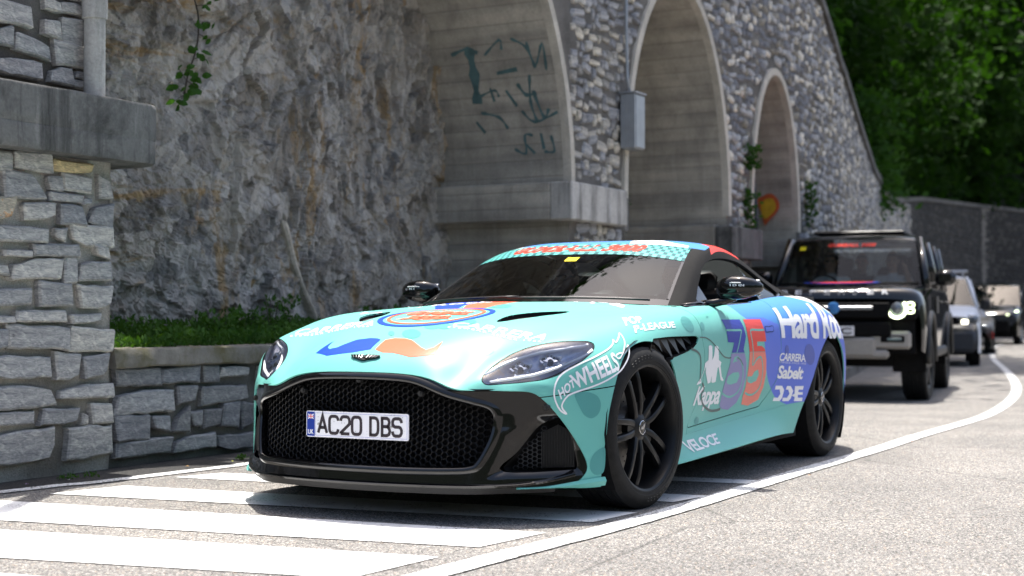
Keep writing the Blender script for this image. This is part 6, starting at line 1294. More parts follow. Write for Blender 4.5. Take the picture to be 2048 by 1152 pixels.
F = [(k*n+i, k*n+(i+1) % n, (k+1)*n+(i+1) % n, (k+1)*n+i) for k in range(len(zs_)-1) for i in range(n)]+[tuple(range(n)), tuple((len(zs_)-1)*n+i for i in range(n))]
F = [tuple(reversed(f)) for f in F]
o = mesh_obj('ledge', V, F, M_LEDGE); o.data.set_sharp_from_angle(angle=math.radians(50)); P_(o, PIER)
# drainpipe
M_PIPE = concrete_mat('weathered_pipe', (0.46, 0.45, 0.42), None, 0.55, 0.45)
t = empty('drainpipe', (.034, -2.31, 2.04)); tag(t, 'pale weathered drainpipe rising from the concrete ledge of the near pier', 'pipe')
mb = MB(); mb.lathe([(.058, 0), (.058, .50), (.058, 3.2)], 24, 'z'); mb.build('pipe', M_PIPE, t, True)
mb = MB(); mb.lathe([(.059, .44), (.068, .445), (.070, .52), (.068, .60), (.059, .61)], 24, 'z'); mb.build('collar', M_PIPE, t, angle=40)
# ---- low wall, planter
LOW = empty('low_stone_wall', (-3.2, -2.5, 0)); tag(LOW, 'low stone wall with a mossy concrete cap behind the nose of the mint green car', 'wall')
P_(rough_slab('mortar', -.14, -6.2, -.15, .56, -2.385, M_MORTAR_DK, None, .35, .008, .03, 6), LOW)
for k, (xa, xb, za, zb, c) in enumerate(LOW_STONES): P_(put_stone(xb, xa, za, zb, -2.35, None, M_STONE_LOW, 800+k), LOW)
for k, q in enumerate(fill_rows(-6.15, -1.45, .03, .55, rnd, .12, .17, .16, .36, .035)): P_(put_stone(*q, -2.35, None, M_STONE_LOW, 900+k), LOW)
V, F = rough_stone(6.06, .105, .42, 44, 60, 4, .2, .004); o = mesh_obj('cap', V, F, M_CAP, None, True, (-3.17, -2.315, .615)); o.data.set_sharp_from_angle(angle=math.radians(40)); P_(o, LOW)
soil_v, soil_f = grid_mesh(np.array([[(x, y, .60+.06*fbm(np.array([(x*2, y*2, 1.)]), 3, 5)[0]+max(0, -2.9-y)*.15) for y in np.linspace(-2.6, -4.0, 12)] for x in np.linspace(-.1, -6.2, 50)]))
tag(mesh_obj('planter_soil', soil_v, [tuple(reversed(f)) for f in soil_f], M_SOIL), kind='structure')
# ---- cliff under the first arch
def worley_facets(X, Z_, cx, cz, seed, tilt):
    """faceted relief: every cell of a jittered grid is a small tilted plane"""
    U, W = X/cx, Z_/cz; iu, iw = np.floor(U).astype(int), np.floor(W).astype(int); best = np.full(X.shape, 1e9); out = np.zeros(X.shape)
    for du in (-1, 0, 1):
        for dw in (-1, 0, 1):
            a, b = iu+du, iw+dw; zz = np.zeros_like(a); h = lambda s: _hash(a, b, zz, seed+s)
            pu, pw = a+.1+.8*h(1), b+.1+.8*h(2); d = np.abs(U-pu)+np.abs(W-pw)+.35*np.hypot(U-pu, W-pw)
            val = (h(3)-.5)+((h(4)-.5)*(U-pu)+(h(5)-.5)*(W-pw))*tilt; m = d < best; best = np.where(m, d, best); out = np.where(m, val, out)
    return out
nx, nz = 520, 330; X, Z_ = np.meshgrid(np.linspace(.6, -6.9, nx), np.linspace(.35, 5.3, nz), indexing='ij')
Q = np.stack([X.ravel(), np.zeros(X.size), Z_.ravel()], 1); wx = fbm(Q*1.6, 3, 21).reshape(X.shape)*.28; wz = fbm(Q*1.6+9, 3, 22).reshape(X.shape)*.28
lam = smoothstep(.3, 2.2, -X-.45*(Z_-2))                 # 0 bedded (left), 1 fractured (right)
Xr, Zr = X+.18*Z_, Z_-.20*X
rel = (1-lam)*(.11*worley_facets(Xr+wx*.5, Zr+wz*.3, .62, .15, 31, 1.0)+.085*worley_facets(Xr+wx, Zr+wz*.5, .22, .075, 32, 1.2))+lam*(.12*worley_facets(X+wx-.1*Z_, Z_+wz, .40, .62, 33, 1.3)+.11*worley_facets(X+wx*.6+.12*Z_, Z_+wz*.6, .16, .27, 34, 1.4))
rel += .050*worley_facets(X+wx*.5+.2*Z_, Z_+wz*.5, .075, .10, 35, 1.5)+.018*worley_facets(X-.3*Z_+wx*.3, Z_+wz*.3, .035, .045, 38, 1.5)+.07*fbm(Q*.9, 3, 36).reshape(X.shape)+.016*fbm(Q*9, 4, 37).reshape(X.shape)
Yc = -3.25+.09*X-.02*(Z_-1)+rel*.68+.18*np.exp(-((X+3.2)/1.3)**2)
V, F = grid_mesh(np.stack([X, Yc, Z_], 2)); F = np.array(F)[:, ::-1]
me = bpy.data.meshes.new('cliff'); me.vertices.add(len(V)); me.vertices.foreach_set('co', V.ravel()); me.loops.add(F.size); me.loops.foreach_set('vertex_index', F.ravel()); me.polygons.add(len(F)); me.polygons.foreach_set('loop_start', np.arange(0, F.size, 4)); me.polygons.foreach_set('loop_total', np.full(len(F), 4)); me.polygons.foreach_set('use_smooth', np.zeros(len(F), bool)); me.update(calc_edges=True); me.materials.append(M_ROCK)
if np.array([p.normal.y for p in list(me.polygons)[:200]]).sum() < 0: me.flip_normals()
cl = bpy.data.objects.new('cliff', me); COL.objects.link(cl); tag(cl, kind='structure')
def cliff_y(x, z):
    i = int(np.clip((.6-x)/7.5*(nx-1), 0, nx-1)); j = int(np.clip((z-.35)/4.95*(nz-1), 0, nz-1)); return float(Yc[i, j])
rp = spline2(np.array(RIB), 3, False); ya, yb_ = cliff_y(rp[0][0], rp[0][2])+.02, cliff_y(rp[-1][0], rp[-1][2])+.05; V = []; m = len(rp); rr_ = random.Random(4)
for k, (x, y, z) in enumerate(rp):
    yy = ya+(yb_-ya)*k/(m-1); yy = max(yy, cliff_y(x, z)-.01); w = .040+.008*math.sin(k*1.3)+.006*rr_.random()
    for dx, dy in ((-w, -.06), (-w*.9, .012), (-w*.3, .028), (w*.4, .026), (w*.95, .008), (w, -.06)): V.append((x+dx*.8, yy+dy+.004*rr_.random(), z+dx*.45))
mesh_obj('rock_rib', V, [(i*6+k, i*6+k+1, (i+1)*6+k+1, (i+1)*6+k) for i in range(m-1) for k in range(5)], plain('pale_rock', (.46, .41, .33), .95, var=.3, scale=26), cl, False)
# ================================================================== arched retaining wall
ARC = empty('arched_retaining_wall', (-9, -3.0, 0)); tag(ARC, 'long rubble stone retaining wall with three concrete vaulted arches, running back from the rock face', 'wall')
WPX = np.array([-.0, 13.5, 16, 20, 25, 33, 45, 58, 66, 72, 76, 78.]); WPY = np.array([-2.5, -2.52, -2.78, -3.6, -4.65, -6.3, -8.3, -8.8, -7.0, -3.0, 3.0, 12.])
TOPX = np.array([0, 1.6, 3.0, 5, 9, 12, 14.4, 16, 20, 25, 33, 45, 58, 80]); TOPZ = np.array([2.85, 3.2, 5.3, 6.6, 7.2, 6.3, 5.3, 4.65, 4.2, 3.85, 3.85, 4.8, 5.4, 5.6])
# arc length along the wall foot
_sx = np.concatenate([np.linspace(0, 58, 233), np.interp(np.linspace(0, 1, 60), [0, .25, .5, .75, 1], [58.1, 66, 72, 76, 78])]); _sy = np.interp(_sx, WPX, WPY)
for _ in range(6): _sy[1:-1] = .25*_sy[:-2]+.5*_sy[1:-1]+.25*_sy[2:]
_ss = np.concatenate([[0], np.cumsum(np.hypot(np.diff(_sx), np.diff(_sy)))])
def wpos(s, z=0, out=0.0):
    x, y = np.interp(s, _ss, _sx), np.interp(s, _ss, _sy); e = .2; tx, ty = np.interp(s+e, _ss, _sx)-np.interp(s-e, _ss, _sx), np.interp(s+e, _ss, _sy)-np.interp(s-e, _ss, _sy); l = np.hypot(tx, ty)
    return np.stack([-(x-out*ty/l*1.0), y+out*tx/l, np.broadcast_to(z, np.shape(x))], -1) if np.ndim(s) else np.array((-(x-out*ty/l), y+out*tx/l, z))
def stop(s): return np.interp(np.interp(s, _ss, _sx), TOPX, TOPZ)
ARCH = [(3.15, 3.05, 2.06, 3.05), (8.92, 1.45, 2.05, 2.42), (12.13, .90, 1.98, 1.95)]   # centre, half width, springing, rise
def arch_f(s, z, grow=0.0):
    f = np.full(np.shape(s), -9.0)
    for c, w, sp, h in ARCH:
        e = 1-np.sqrt(((s-c)/(w+grow))**2+(np.maximum(z-sp, 0)/(h+grow))**2)
        f = np.maximum(f, e*min(w, h))
    return f
M_WALLM = mortar_mat('rubble_mortar', (0.085, 0.082, 0.076), (0.16, 0.15, 0.135)); M_WALLD = mortar_mat('shaded_mortar', (0.018, 0.018, 0.017), (0.036, 0.034, 0.03))  # second copy is darker: far wall's tree shade put into its colour
def wall_sheet(s0, s1, step, zstep, name, mat):
    S = np.linspace(s0, s1, int((s1-s0)/step)); W = np.linspace(0, 1, int(7/zstep)); A, B = np.meshgrid(S, W, indexing='ij'); Zt = -.35+(stop(A)+.35)*B
    V, F = grid_mesh(np.stack([A, Zt, A*0], 2)); V, F = clip(V, F, arch_f(V[:, 0], V[:, 1]))
    nz_ = fbm(np.stack([V[:, 0]*7, V[:, 1]*7, V[:, 0]*0], 1), 3, 8)*.015; P = wpos(V[:, 0], V[:, 1], 0)+0.0; d = wpos(V[:, 0], V[:, 1], 1.0)-P; P = P+d*nz_[:, None]
    if vnormals(P, F)[:, 1].sum() < 0: F = [tuple(reversed(f)) for f in F]
    return P_(mesh_obj(name, P, F, mat), ARC)
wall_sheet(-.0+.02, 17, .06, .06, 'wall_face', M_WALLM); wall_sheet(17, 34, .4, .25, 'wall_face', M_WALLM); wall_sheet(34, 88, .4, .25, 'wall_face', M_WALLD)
# solid behind: stops sky light coming through
for a, b in ((17, 30), (30, 44), (44, 60), (60, 86)):
    S = np.linspace(a, b, 8); V = []
    for s in S:
        for out, zz in ((-.05, -.3), (-.05, float(stop(s))-.02), (-1.2, float(stop(s))-.02), (-1.2, -.3)): V.append(wpos(float(s), zz, out))
    P_(mesh_obj('wall_core', V, [(i*4+k, i*4+(k+1) % 4, (i+1)*4+(k+1) % 4, (i+1)*4+k) for i in range(7) for k in range(4)], M_WALLM, None, False), ARC)
# vaults, each with its pale arch ring
DEP = 1.75
for ci, (c, w, sp, h) in enumerate(ARCH):
    prof = [(c-w, -.3), (c-w, .8), (c-w, sp-.01)]+[(c-w*math.cos(a), sp+h*math.sin(a)) for a in [math.pi*k/48 for k in range(49)]]+[(c+w, sp-.01), (c+w, .8), (c+w, -.3)]
    if ci == 0: prof = [q for q in prof if q[0] > 2.4]
    V = []; ny = 6
    for s, z in prof:
        for k in range(ny+1): V.append(wpos(float(s), z, -DEP*k/ny))
    F = [(i*(ny+1)+k, i*(ny+1)+k+1, (i+1)*(ny+1)+k+1, (i+1)*(ny+1)+k) for i in range(len(prof)-1) for k in range(ny)]
    P_(mesh_obj('vault', V, F, M_VAULT), ARC)
    if ci:
        n = len(prof); V = [wpos(float(s), z, -DEP+.01) for s, z in prof]; P_(mesh_obj('back_wall', V, [tuple(range(n))], M_VAULT, None, False), ARC)
    ringp = [(c-w*math.cos(a), sp+h*math.sin(a), -math.cos(a)/w, math.sin(a)/h) for a in [math.pi*k/48 for k in range(49)]]
    ringp = [(c-w, sp-.02, -1, 0)]+ringp if ci else [q for q in ringp if q[0] > 2.4]
    ringp = ringp+[(c+w, sp-.02, 1, 0)]; V = []
    for s, z, a, b in ringp:
        l = math.hypot(a, b); a, b = a/l, b/l
        for g_, out in ((-.004, -.05), (-.004, .035), (.075 if ci == 0 else .085, .035), (.085 if ci == 0 else .095, -.05)): V.append(wpos(float(s+a*g_), z+b*g_, out))
    P_(mesh_obj('arch_ring', V, [(i*4+k, i*4+(k+1) % 4, (i+1)*4+(k+1) % 4, (i+1)*4+k) for i in range(len(ringp)-1) for k in range(4)]+[(0, 1, 2, 3), tuple(len(V)-4+k for k in range(4))], M_TRIM_C, None, False), ARC)
# springing ledges
def sbox(name, s0, s1, o0, o1, z0, z1, mat):
    V = [];
    for s in (s0, s1):
        for o in (o0, o1):
            for z in (z0, z1): V.append(wpos(s, z, o))
    bm = bmesh.new(); vv = [bm.verts.new(v) for v in V]
    for f in ((0, 1, 3, 2), (4, 6, 7, 5), (0, 4, 5, 1), (2, 3, 7, 6), (0, 2, 6, 4), (1, 5, 7, 3)): bm.faces.new([vv[i] for i in f])
    bmesh.ops.recalc_face_normals(bm, faces=bm.faces[:]); bmesh.ops.bevel(bm, geom=bm.edges[:], offset=.012, segments=1, affect='EDGES')
    me = bpy.data.meshes.new(name); bm.to_mesh(me); bm.free(); me.materials.append(mat); o = bpy.data.objects.new(name, me); COL.objects.link(o); return P_(o, ARC)
sbox('springing_ledge', 6.02, 7.27, -.10, .12, 1.735, 2.085, M_LEDGE2); sbox('inner_ledge', 6.02, 6.40, -1.6, -.103, 1.735, 2.085, M_VAULT); sbox('inner_ledge', 7.10, 7.62, -1.5, -.02, 1.70, 2.06, M_LEDGE)
sbox('springing_ledge', 10.25, 11.32, -.10, .12, 1.53, 1.90, M_LEDGE); sbox('inner_ledge', 10.25, 10.60, -1.6, -.103, 1.56, 1.92, M_VAULT); sbox('inner_ledge', 11.0, 11.38, -1.5, -.02, 1.55, 1.88, M_LEDGE)
sbox('inner_ledge', 12.90, 13.2, -1.6, -.02, 1.50, 1.86, M_VAULT)
# rubble stones: nearest 300 as parts, the rest joined
rs = random.Random(11); cand = []
z = .0
while z < 7.2:
    hrow = rs.uniform(.085, .125); s = .2+rs.uniform(0, .2)
    while s < 40:
        wst = rs.choice((.09, .13, .17, .24))*rs.uniform(.85, 1.2)*(1.0 if s < 18 else 1.25); hs = hrow*rs.uniform(.62, 1.25); sc, zc = s+wst/2, z+hrow/2+rs.uniform(-.035, .035)
        if zc+hrow/2 < float(stop(sc))-.03 and float(arch_f(np.array(sc), np.array(zc), .11)) < -.045*1 and (sc > 6.2 or zc > 4.4): cand.append((sc, zc, wst-rs.uniform(.012, .035), hs-rs.uniform(.008, .02)))
        s += wst
    z += hrow
def cheap_stone(w, h, d, r):
    k = .72; V = [(-w/2, -d, -h/2), (w/2, -d, -h/2), (w/2, -d, h/2), (-w/2, -d, h/2)]; V = [(x*(1+r.uniform(-.16, .10)), y, z_*(1+r.uniform(-.2, .12))) for x, y, z_ in V]
    m = [((V[i][0]+V[(i+1) % 4][0])/2*1.12, -d, (V[i][2]+V[(i+1) % 4][2])/2*1.12) for i in range(4)]; ring = [q for i in range(4) for q in (V[i], m[i])]
    fr = [(x*k+r.uniform(-.01, .01), r.uniform(.0, .014), z_*k+r.uniform(-.01, .01)) for x, y, z_ in ring]; n = 8
    return ring+[((x*.97), -d*.3, z_*.97) for x, y, z_ in ring]+fr, [(i, (i+1) % n, n+(i+1) % n, n+i) for i in range(n)]+[(n+i, n+(i+1) % n, 2*n+(i+1) % n, 2*n+i) for i in range(n)]+[tuple(2*n+i for i in range(n))]
vis = [c for c in cand if 6.0 < c[0] < 20 and 1.4 < c[1] < 5.4]; rest = [c for c in cand if not (6.0 < c[0] < 20 and 1.4 < c[1] < 5.4)]; vis.sort(key=lambda c: c[0]); near, far = vis[:300], vis[300:]+rest
protos = []
for k in range(14):
    V, F = cheap_stone(.18, .12, .05, rs); me = bpy.data.meshes.new('stone'); me.from_pydata(V, [], F); me.polygons.foreach_set('use_smooth', [True]*len(F)); me.set_sharp_from_angle(angle=math.radians(42)); me.materials.append(M_RUBBLE); protos.append(me)
for sc, zc, w, h in near:
    o = bpy.data.objects.new('stone', protos[rs.randrange(14)]); COL.objects.link(o); p0 = wpos(sc, zc, .012); t_ = wpos(sc+.1, zc)-wpos(sc-.1, zc); o.location = p0; o.rotation_euler = (0, rs.uniform(-.28, .28), math.atan2(t_[1], t_[0])+math.pi); o.scale = (w/.18, 1, h/.12); P_(o, ARC)
mb = MB(); mats = []
def tone_rubble(name, c): return stone_mat(name, [(0.0, c), (1.0, tuple(x*1.2 for x in c))])
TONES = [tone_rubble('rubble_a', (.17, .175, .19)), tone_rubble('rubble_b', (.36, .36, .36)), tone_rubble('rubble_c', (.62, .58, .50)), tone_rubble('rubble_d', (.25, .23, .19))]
for sc, zc, w, h in far:
    mb.mi = rs.choice((0, 0, 1, 1, 2, 3)); V, F = cheap_stone(w, h, .05, rs); p0 = wpos(sc, zc, .012); t_ = wpos(sc+.1, zc)-wpos(sc-.1, zc); a = math.atan2(t_[1], t_[0])+math.pi; tl = rs.uniform(-.28, .28)
    mb.add([(p0[0]+(x*math.cos(tl)+z_*math.sin(tl))*math.cos(a)-y*math.sin(a), p0[1]+(x*math.cos(tl)+z_*math.sin(tl))*math.sin(a)+y*math.cos(a), p0[2]+z_*math.cos(tl)-x*math.sin(tl)) for x, y, z_ in V], F)
o = mb.build('far_rubble', TONES, None, True); o['kind'] = 'stuff'; P_(o, ARC)
# far end: coarse courses, the trees' shade put into their dark colour
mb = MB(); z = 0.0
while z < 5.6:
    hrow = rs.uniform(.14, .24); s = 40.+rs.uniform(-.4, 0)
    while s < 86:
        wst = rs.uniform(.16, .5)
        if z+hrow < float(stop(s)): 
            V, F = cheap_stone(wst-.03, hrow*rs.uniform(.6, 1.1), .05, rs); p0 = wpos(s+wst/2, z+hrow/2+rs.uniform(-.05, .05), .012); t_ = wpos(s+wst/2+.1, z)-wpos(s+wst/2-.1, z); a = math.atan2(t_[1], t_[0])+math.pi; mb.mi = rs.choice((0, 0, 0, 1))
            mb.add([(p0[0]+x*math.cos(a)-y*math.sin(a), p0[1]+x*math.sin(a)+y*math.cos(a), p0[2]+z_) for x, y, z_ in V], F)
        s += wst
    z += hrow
o = mb.build('far_courses', [M_STONE_SHADED, tone_rubble('rubble_shade', (.05, .048, .043))], None, True); o['kind'] = 'stuff'; P_(o, ARC)
# coping
V = []; S = np.linspace(3.2, 86, 130)
for s in S:
    zt = float(stop(s))
    for out, zz in ((.06, zt-.02), (.06, zt+.12), (-.6, zt+.12), (-.6, zt-.02)): V.append(wpos(float(s), zz, out))
P_(mesh_obj('coping', V, [(i*4+k, i*4+(k+1) % 4, (i+1)*4+(k+1) % 4, (i+1)*4+k) for i in range(len(S)-1) for k in range(4)]+[(0, 1, 2, 3)], M_LEDGE, None, False), ARC)
# ---- spray paint on the vaults
M_TEAL = plain('teal_spray', (.08, .15, .155), .8, var=.3, scale=9); M_ORS = plain('orange_spray', (.50, .10, .025), .8, var=.2, scale=9); M_YES = plain('yellow_spray', (.55, .34, .015), .8, var=.2, scale=9)
def spray(P3, w, nrm_f, mat, name):
    P3 = np.array(P3, float); P3 = spline2(P3, 4, False) if len(P3) > 2 else P3; V = []
    for i, q in enumerate(P3):
        tn = P3[min(i+1, len(P3)-1)]-P3[max(i-1, 0)]; nn = nrm_f(q); sd = np.cross(tn, nn); sd /= np.linalg.norm(sd)+1e-9; ww = w*(.7+.3*math.sin(i*1.9)); V += [q+nn*.006+sd*ww/2, q+nn*.006-sd*ww/2]
    return P_(mesh_obj(name, V, [(2*i, 2*i+1, 2*i+3, 2*i+2) for i in range(len(P3)-1)], mat, None, False), ARC)
def n_v1(q): d = np.array((-3.15-q[0], 0, max(0.0, 2.06-q[2]) if q[2] < 2.06 else 2.06-q[2])); return d/np.linalg.norm(d)
for P3, w in SCRAWL: spray(P3, w*1.7, n_v1, M_TEAL, 'spray_stroke')
nx_ = lambda q: np.array((1.0, 0, 0))
def flatpoly(P3, off, mat, name):
    P3 = spline2(np.array(P3), 3); V = [(-12.985+off, q[1], q[2]) for q in P3]; return P_(mesh_obj(name, V, [tuple(range(len(V)))], mat, None, False), ARC)
flatpoly(HEART_O, .012, M_ORS, 'spray_heart'); flatpoly(HEART_I, .018, M_YES, 'spray_heart_fill')
# ---- metal cabinet and conduit
t = empty('metal_cabinet', (-7.42, -2.40, 2.50)); tag(t, 'grey ribbed metal cabinet hung on the stone wall beside the middle arch', 'cabinet')
M_CAB = plain('galvanised_grey', (.36, .38, .40), .45, .55, var=.10, scale=8)
mb = MB(); mb.box((0, 0, .28), (.24, .17, .55), bev=.02); mb.build('body', M_CAB, t)
for k in range(6): mb = MB(); mb.box((.124, -.068+.0272*k, .28), (.012, .015, .53), bev=.003); mb.build('rib', M_CAB, t)
mb = MB(); mb.box((0, .0, .562), (.26, .19, .018), bev=.005); mb.build('lid', M_CAB, t)
mb = MB(); mb.box((0, -.11, .1), (.18, .06, .04)); mb.box((0, -.11, .48), (.18, .06, .04)); mb.build('bracket', M_TRIM, t)
mb = MB(); mb.tube([(.02, -.02, .56), (.02, -.05, .72), (.02, -.06, 1.2), (.02, -.06, 4.0)], .016, 8); mb.build('conduit', M_CAB, t, True)
# ---- dark wrapped bundle on the second pier ledge
t = empty('wrapped_bundle', (-11.62, -2.66, 1.88)); tag(t, 'tall dark wrapped cloth bundle standing on a pier ledge beside the painted heart', 'bundle')
secs = []
for z_, r_, ox in ((0, .10, .02), (.12, .115, .02), (.30, .10, .0), (.52, .075, -.03), (.70, .045, -.07), (.82, .018, -.10)): secs.append([(ox+r_*math.cos(a)*(1+.18*math.cos(3*a+z_*6)), r_*.8*math.sin(a)*(1+.15*math.sin(4*a)), z_) for a in [2*math.pi*k/16 for k in range(16)]])
V, F = loft(secs, 16); mesh_obj('cloth', V, F, plain('dark_cloth', (.012, .016, .022), .8, var=.3, scale=20), t); mb = MB(); mb.tube([(.115*math.cos(a), .095*math.sin(a), .2+.01*math.sin(3*a)) for a in [2*math.pi*k/16 for k in range(17)]], .006, 5, False); mb.build('cord', M_TRIM, t)
# ================================================================== vegetation
def leaf_mesh(name, pts, size, r, mat, up=0.3, aspect=.55):
    """many small pointed leaves at the given points (each a bent two-quad blade)"""
    n = len(pts); pts = np.asarray(pts); a = r.rand(n)*2*math.pi; el = (r.rand(n)-.5)*1.6+up
    d = np.stack([np.cos(a)*np.cos(el), np.sin(a)*np.cos(el), np.sin(el)], 1); up_ = r.randn(n, 3); s = np.cross(d, up_); s /= np.linalg.norm(s, axis=1)[:, None]; nn = np.cross(s, d)
    sz = (size*(.6+.8*r.rand(n)))[:, None]
    V = np.stack([pts, pts+d*sz*.5+s*sz*aspect*.5-nn*sz*.06, pts+d*sz, pts+d*sz*.5-s*sz*aspect*.5-nn*sz*.06], 1).reshape(-1, 3)
    me = bpy.data.meshes.new(name); me.vertices.add(len(V)); me.vertices.foreach_set('co', V.ravel()); F = np.arange(4*n); me.loops.add(4*n); me.loops.foreach_set('vertex_index', F); me.polygons.add(n); me.polygons.foreach_set('loop_start', np.arange(0, 4*n, 4)); me.polygons.foreach_set('loop_total', np.full(n, 4)); me.update(calc_edges=True); me.materials.append(mat); return me
def clumpy(n, R, r, flat=.8, clumps=60, core=.35):
    """points gathered in uneven clumps through a crown's volume"""
    c = r.randn(clumps, 3); c /= np.linalg.norm(c, axis=1)[:, None]; c *= (core+(1-core)*r.rand(clumps)**.5)[:, None]*R; c[:, 2] *= flat
    k = r.randint(0, clumps, n); sp = (.10+.16*r.rand(clumps))[k][:, None]*R; return c[k]+r.randn(n, 3)*sp*np.array((1, 1, .62))
NPR = np.random.RandomState(4)
CROWNS = [leaf_mesh('crown', clumpy(9000, 3.4, NPR, .85, 70), .30, NPR, M_LEAF, -.2) for _ in range(3)]
def tree(x, y, z0, h, sc, k, label):
    t = empty('broadleaf_tree', (x, y, z0)); tag(t, label, 'tree', 'trees above the far wall')
    mb = MB(); r = random.Random(k); top = h-1.2*sc; pts = [(0, 0, -.6), (.08, .05, h*.3), (-.05, .12, h*.6), (.1, 0, top)]; mb.tube(spline2(np.array(pts), 4, False), [.20*sc*(1-.7*i/12) for i in range(13)], 8)
    for q in range(7):
        a = q*2.4+k; b = h*(.45+.07*q); mb.tube([(0, .08, b), (math.cos(a)*.9*sc, math.sin(a)*.9*sc, b+.6*sc), (math.cos(a)*2.1*sc, math.sin(a)*2.1*sc, b+1.2*sc)], [.07*sc, .05*sc, .018*sc], 6)
    mb.build('trunk', M_BARK, t, True)
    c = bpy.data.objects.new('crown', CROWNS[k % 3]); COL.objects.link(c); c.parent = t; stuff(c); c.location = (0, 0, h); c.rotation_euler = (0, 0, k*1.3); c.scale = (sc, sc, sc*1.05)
TR = [(-17.5, -7.2, 5.3, 5.2, .95, 'narrow dark green tree nearest the arches above the retaining wall'), (-21.5, -7.0, 5.0, 3.6, .85, 'tree leaning over the wall top beside the hanging creeper'), (-24.5, -9.8, 5.0, 6.0, 1.15, 'tall dark tree behind the leaning tree'), (-29, -9.2, 4.6, 4.2, 1.1, 'wide tree over the bend with low branches'), (-33.5, -11.8, 4.6, 7.2, 1.25, 'tall tree with sunlit upper leaves at the top right'),
      (-37, -9.6, 4.6, 4.0, 1.1, 'low tree overhanging the shaded far wall'), (-42, -11.4, 5.0, 6.0, 1.3, 'broad tree behind the lamp post'), (-46, -11.0, 5.0, 3.6, 1.1, 'low spreading tree over the far wall'), (-52, -12.5, 5.4, 6.4, 1.35, 'tall tree at the right edge above the dark cars'), (-58, -11.5, 5.4, 4.0, 1.2, 'shady tree past the bend'), (-64, -12, 5.6, 6.2, 1.4, 'furthest tall tree past the bend'), (-70, -8.0, 5.6, 4.0, 1.2, 'last tree where the far wall crosses the road'), (-78, -3.0, 5.6, 5.0, 1.4, 'tree beyond the end of the road'), (-28, -14.5, 8.0, 7.5, 1.5, 'large tree high on the slope')]
for k, (x, y, z0, h, sc, lb) in enumerate(TR): tree(x, y, z0, h, sc, k, lb)
HL_ = ['nearest the arches', 'behind the creeper', 'behind the ivy bush', 'high over the bend', 'behind the lamp post', 'deep in the wood past the lamp post', 'over the shaded far wall', 'far back past the bend', 'farthest of the slope row', 'close to the wall over the ivy', 'close to the wall before the lamp post', 'close to the wall past the lamp post', 'close to the wall at the right edge']
SHADE_TREES = [(-20, -9.5, 6, 12), (-25, -11.5, 7, 12.5), (-31, -10.5, 7, 12), (-36, -13.5, 8, 12.5), (-42, -15.5, 7, 12.5), (-48, -17, 7.5, 12), (-54, -14.5, 7, 12.5), (-60, -13, 7, 12), (-67, -10.5, 6.5, 12), (-29, -7.6, 5, 13)]  # tall crowns added above the view to shade the lower trees
for k, (x, y, z0, h) in enumerate(SHADE_TREES): tree(x, y, z0, h, 1.45, k+3, 'added tall shade tree, %s, its crown above the picture' % HL_[k])
# wooded slope behind the walls and hills added out of view for dark reflections
def slope(name, pts_s, rise, mat, noise=1.0, back=40, n=22):
    G = []
    for s in pts_s:
        b = wpos(float(s), float(stop(s))-.15, -.55); d = wpos(float(s), 0, -1.0)-wpos(float(s), 0, 0); row = []
        for k in range(n):
            t_ = (k/(n-1))**1.5; q = b+d*back*t_; q[2] = b[2]+rise*back*t_+noise*fbm(np.array([(q[0]*.25, q[1]*.25, 0.)]), 4, 3)[0]*min(1, k/4); row.append(q)
        G.append(row)
    V, F = grid_mesh(np.array(G)); F = [tuple(reversed(f)) for f in F] if vnormals(V, F)[:, 2].sum() < 0 else F; tag(mesh_obj(name, V, F, mat), kind='structure')
slope('hillside', np.linspace(.5, 84, 70), 1.15, M_HILL)  # slope made steeper so the windscreen reflects dark green
pts = []
for k in range(34000):
    s = NPR.uniform(1, 84); dd = NPR.rand()**1.6*26; b = wpos(s, float(stop(s)), -.5-dd); pts.append((b[0], b[1], b[2]+1.15*max(0, dd-.2)*.9+NPR.rand()*1.4))
o = bpy.data.objects.new('undergrowth', leaf_mesh('undergrowth', np.array(pts), .42, NPR, M_LEAF, .1)); COL.objects.link(o); tag(o, 'dark shrub mass covering the slope above the far wall', 'undergrowth', kind='stuff')
def ring_hill(name, r0, a0, a1, h, seed):
    G = []
    for a in np.linspace(math.radians(a0), math.radians(a1), 60):
        row = []
        for k in range(10):
            rr = r0+k*14; z = -1+h*(k/9)**.8*(1+.35*fbm(np.array([(math.cos(a)*3, math.sin(a)*3, seed)]), 3, seed)[0])+1.5*vnoise(np.array([(a*30, k*1.7, seed)]), 2)[0]*min(k, 2); row.append((rr*math.cos(a), rr*math.sin(a), z))
        G.append(row)
    V, F = grid_mesh(np.array(G)); F = [tuple(reversed(f)) for f in F] if vnormals(V, F)[:, 2].sum() < 0 else F; tag(mesh_obj(name, V, F, M_HILL), kind='structure')
ring_hill('unseen_hills', 70, -75, 150, 46, 4)
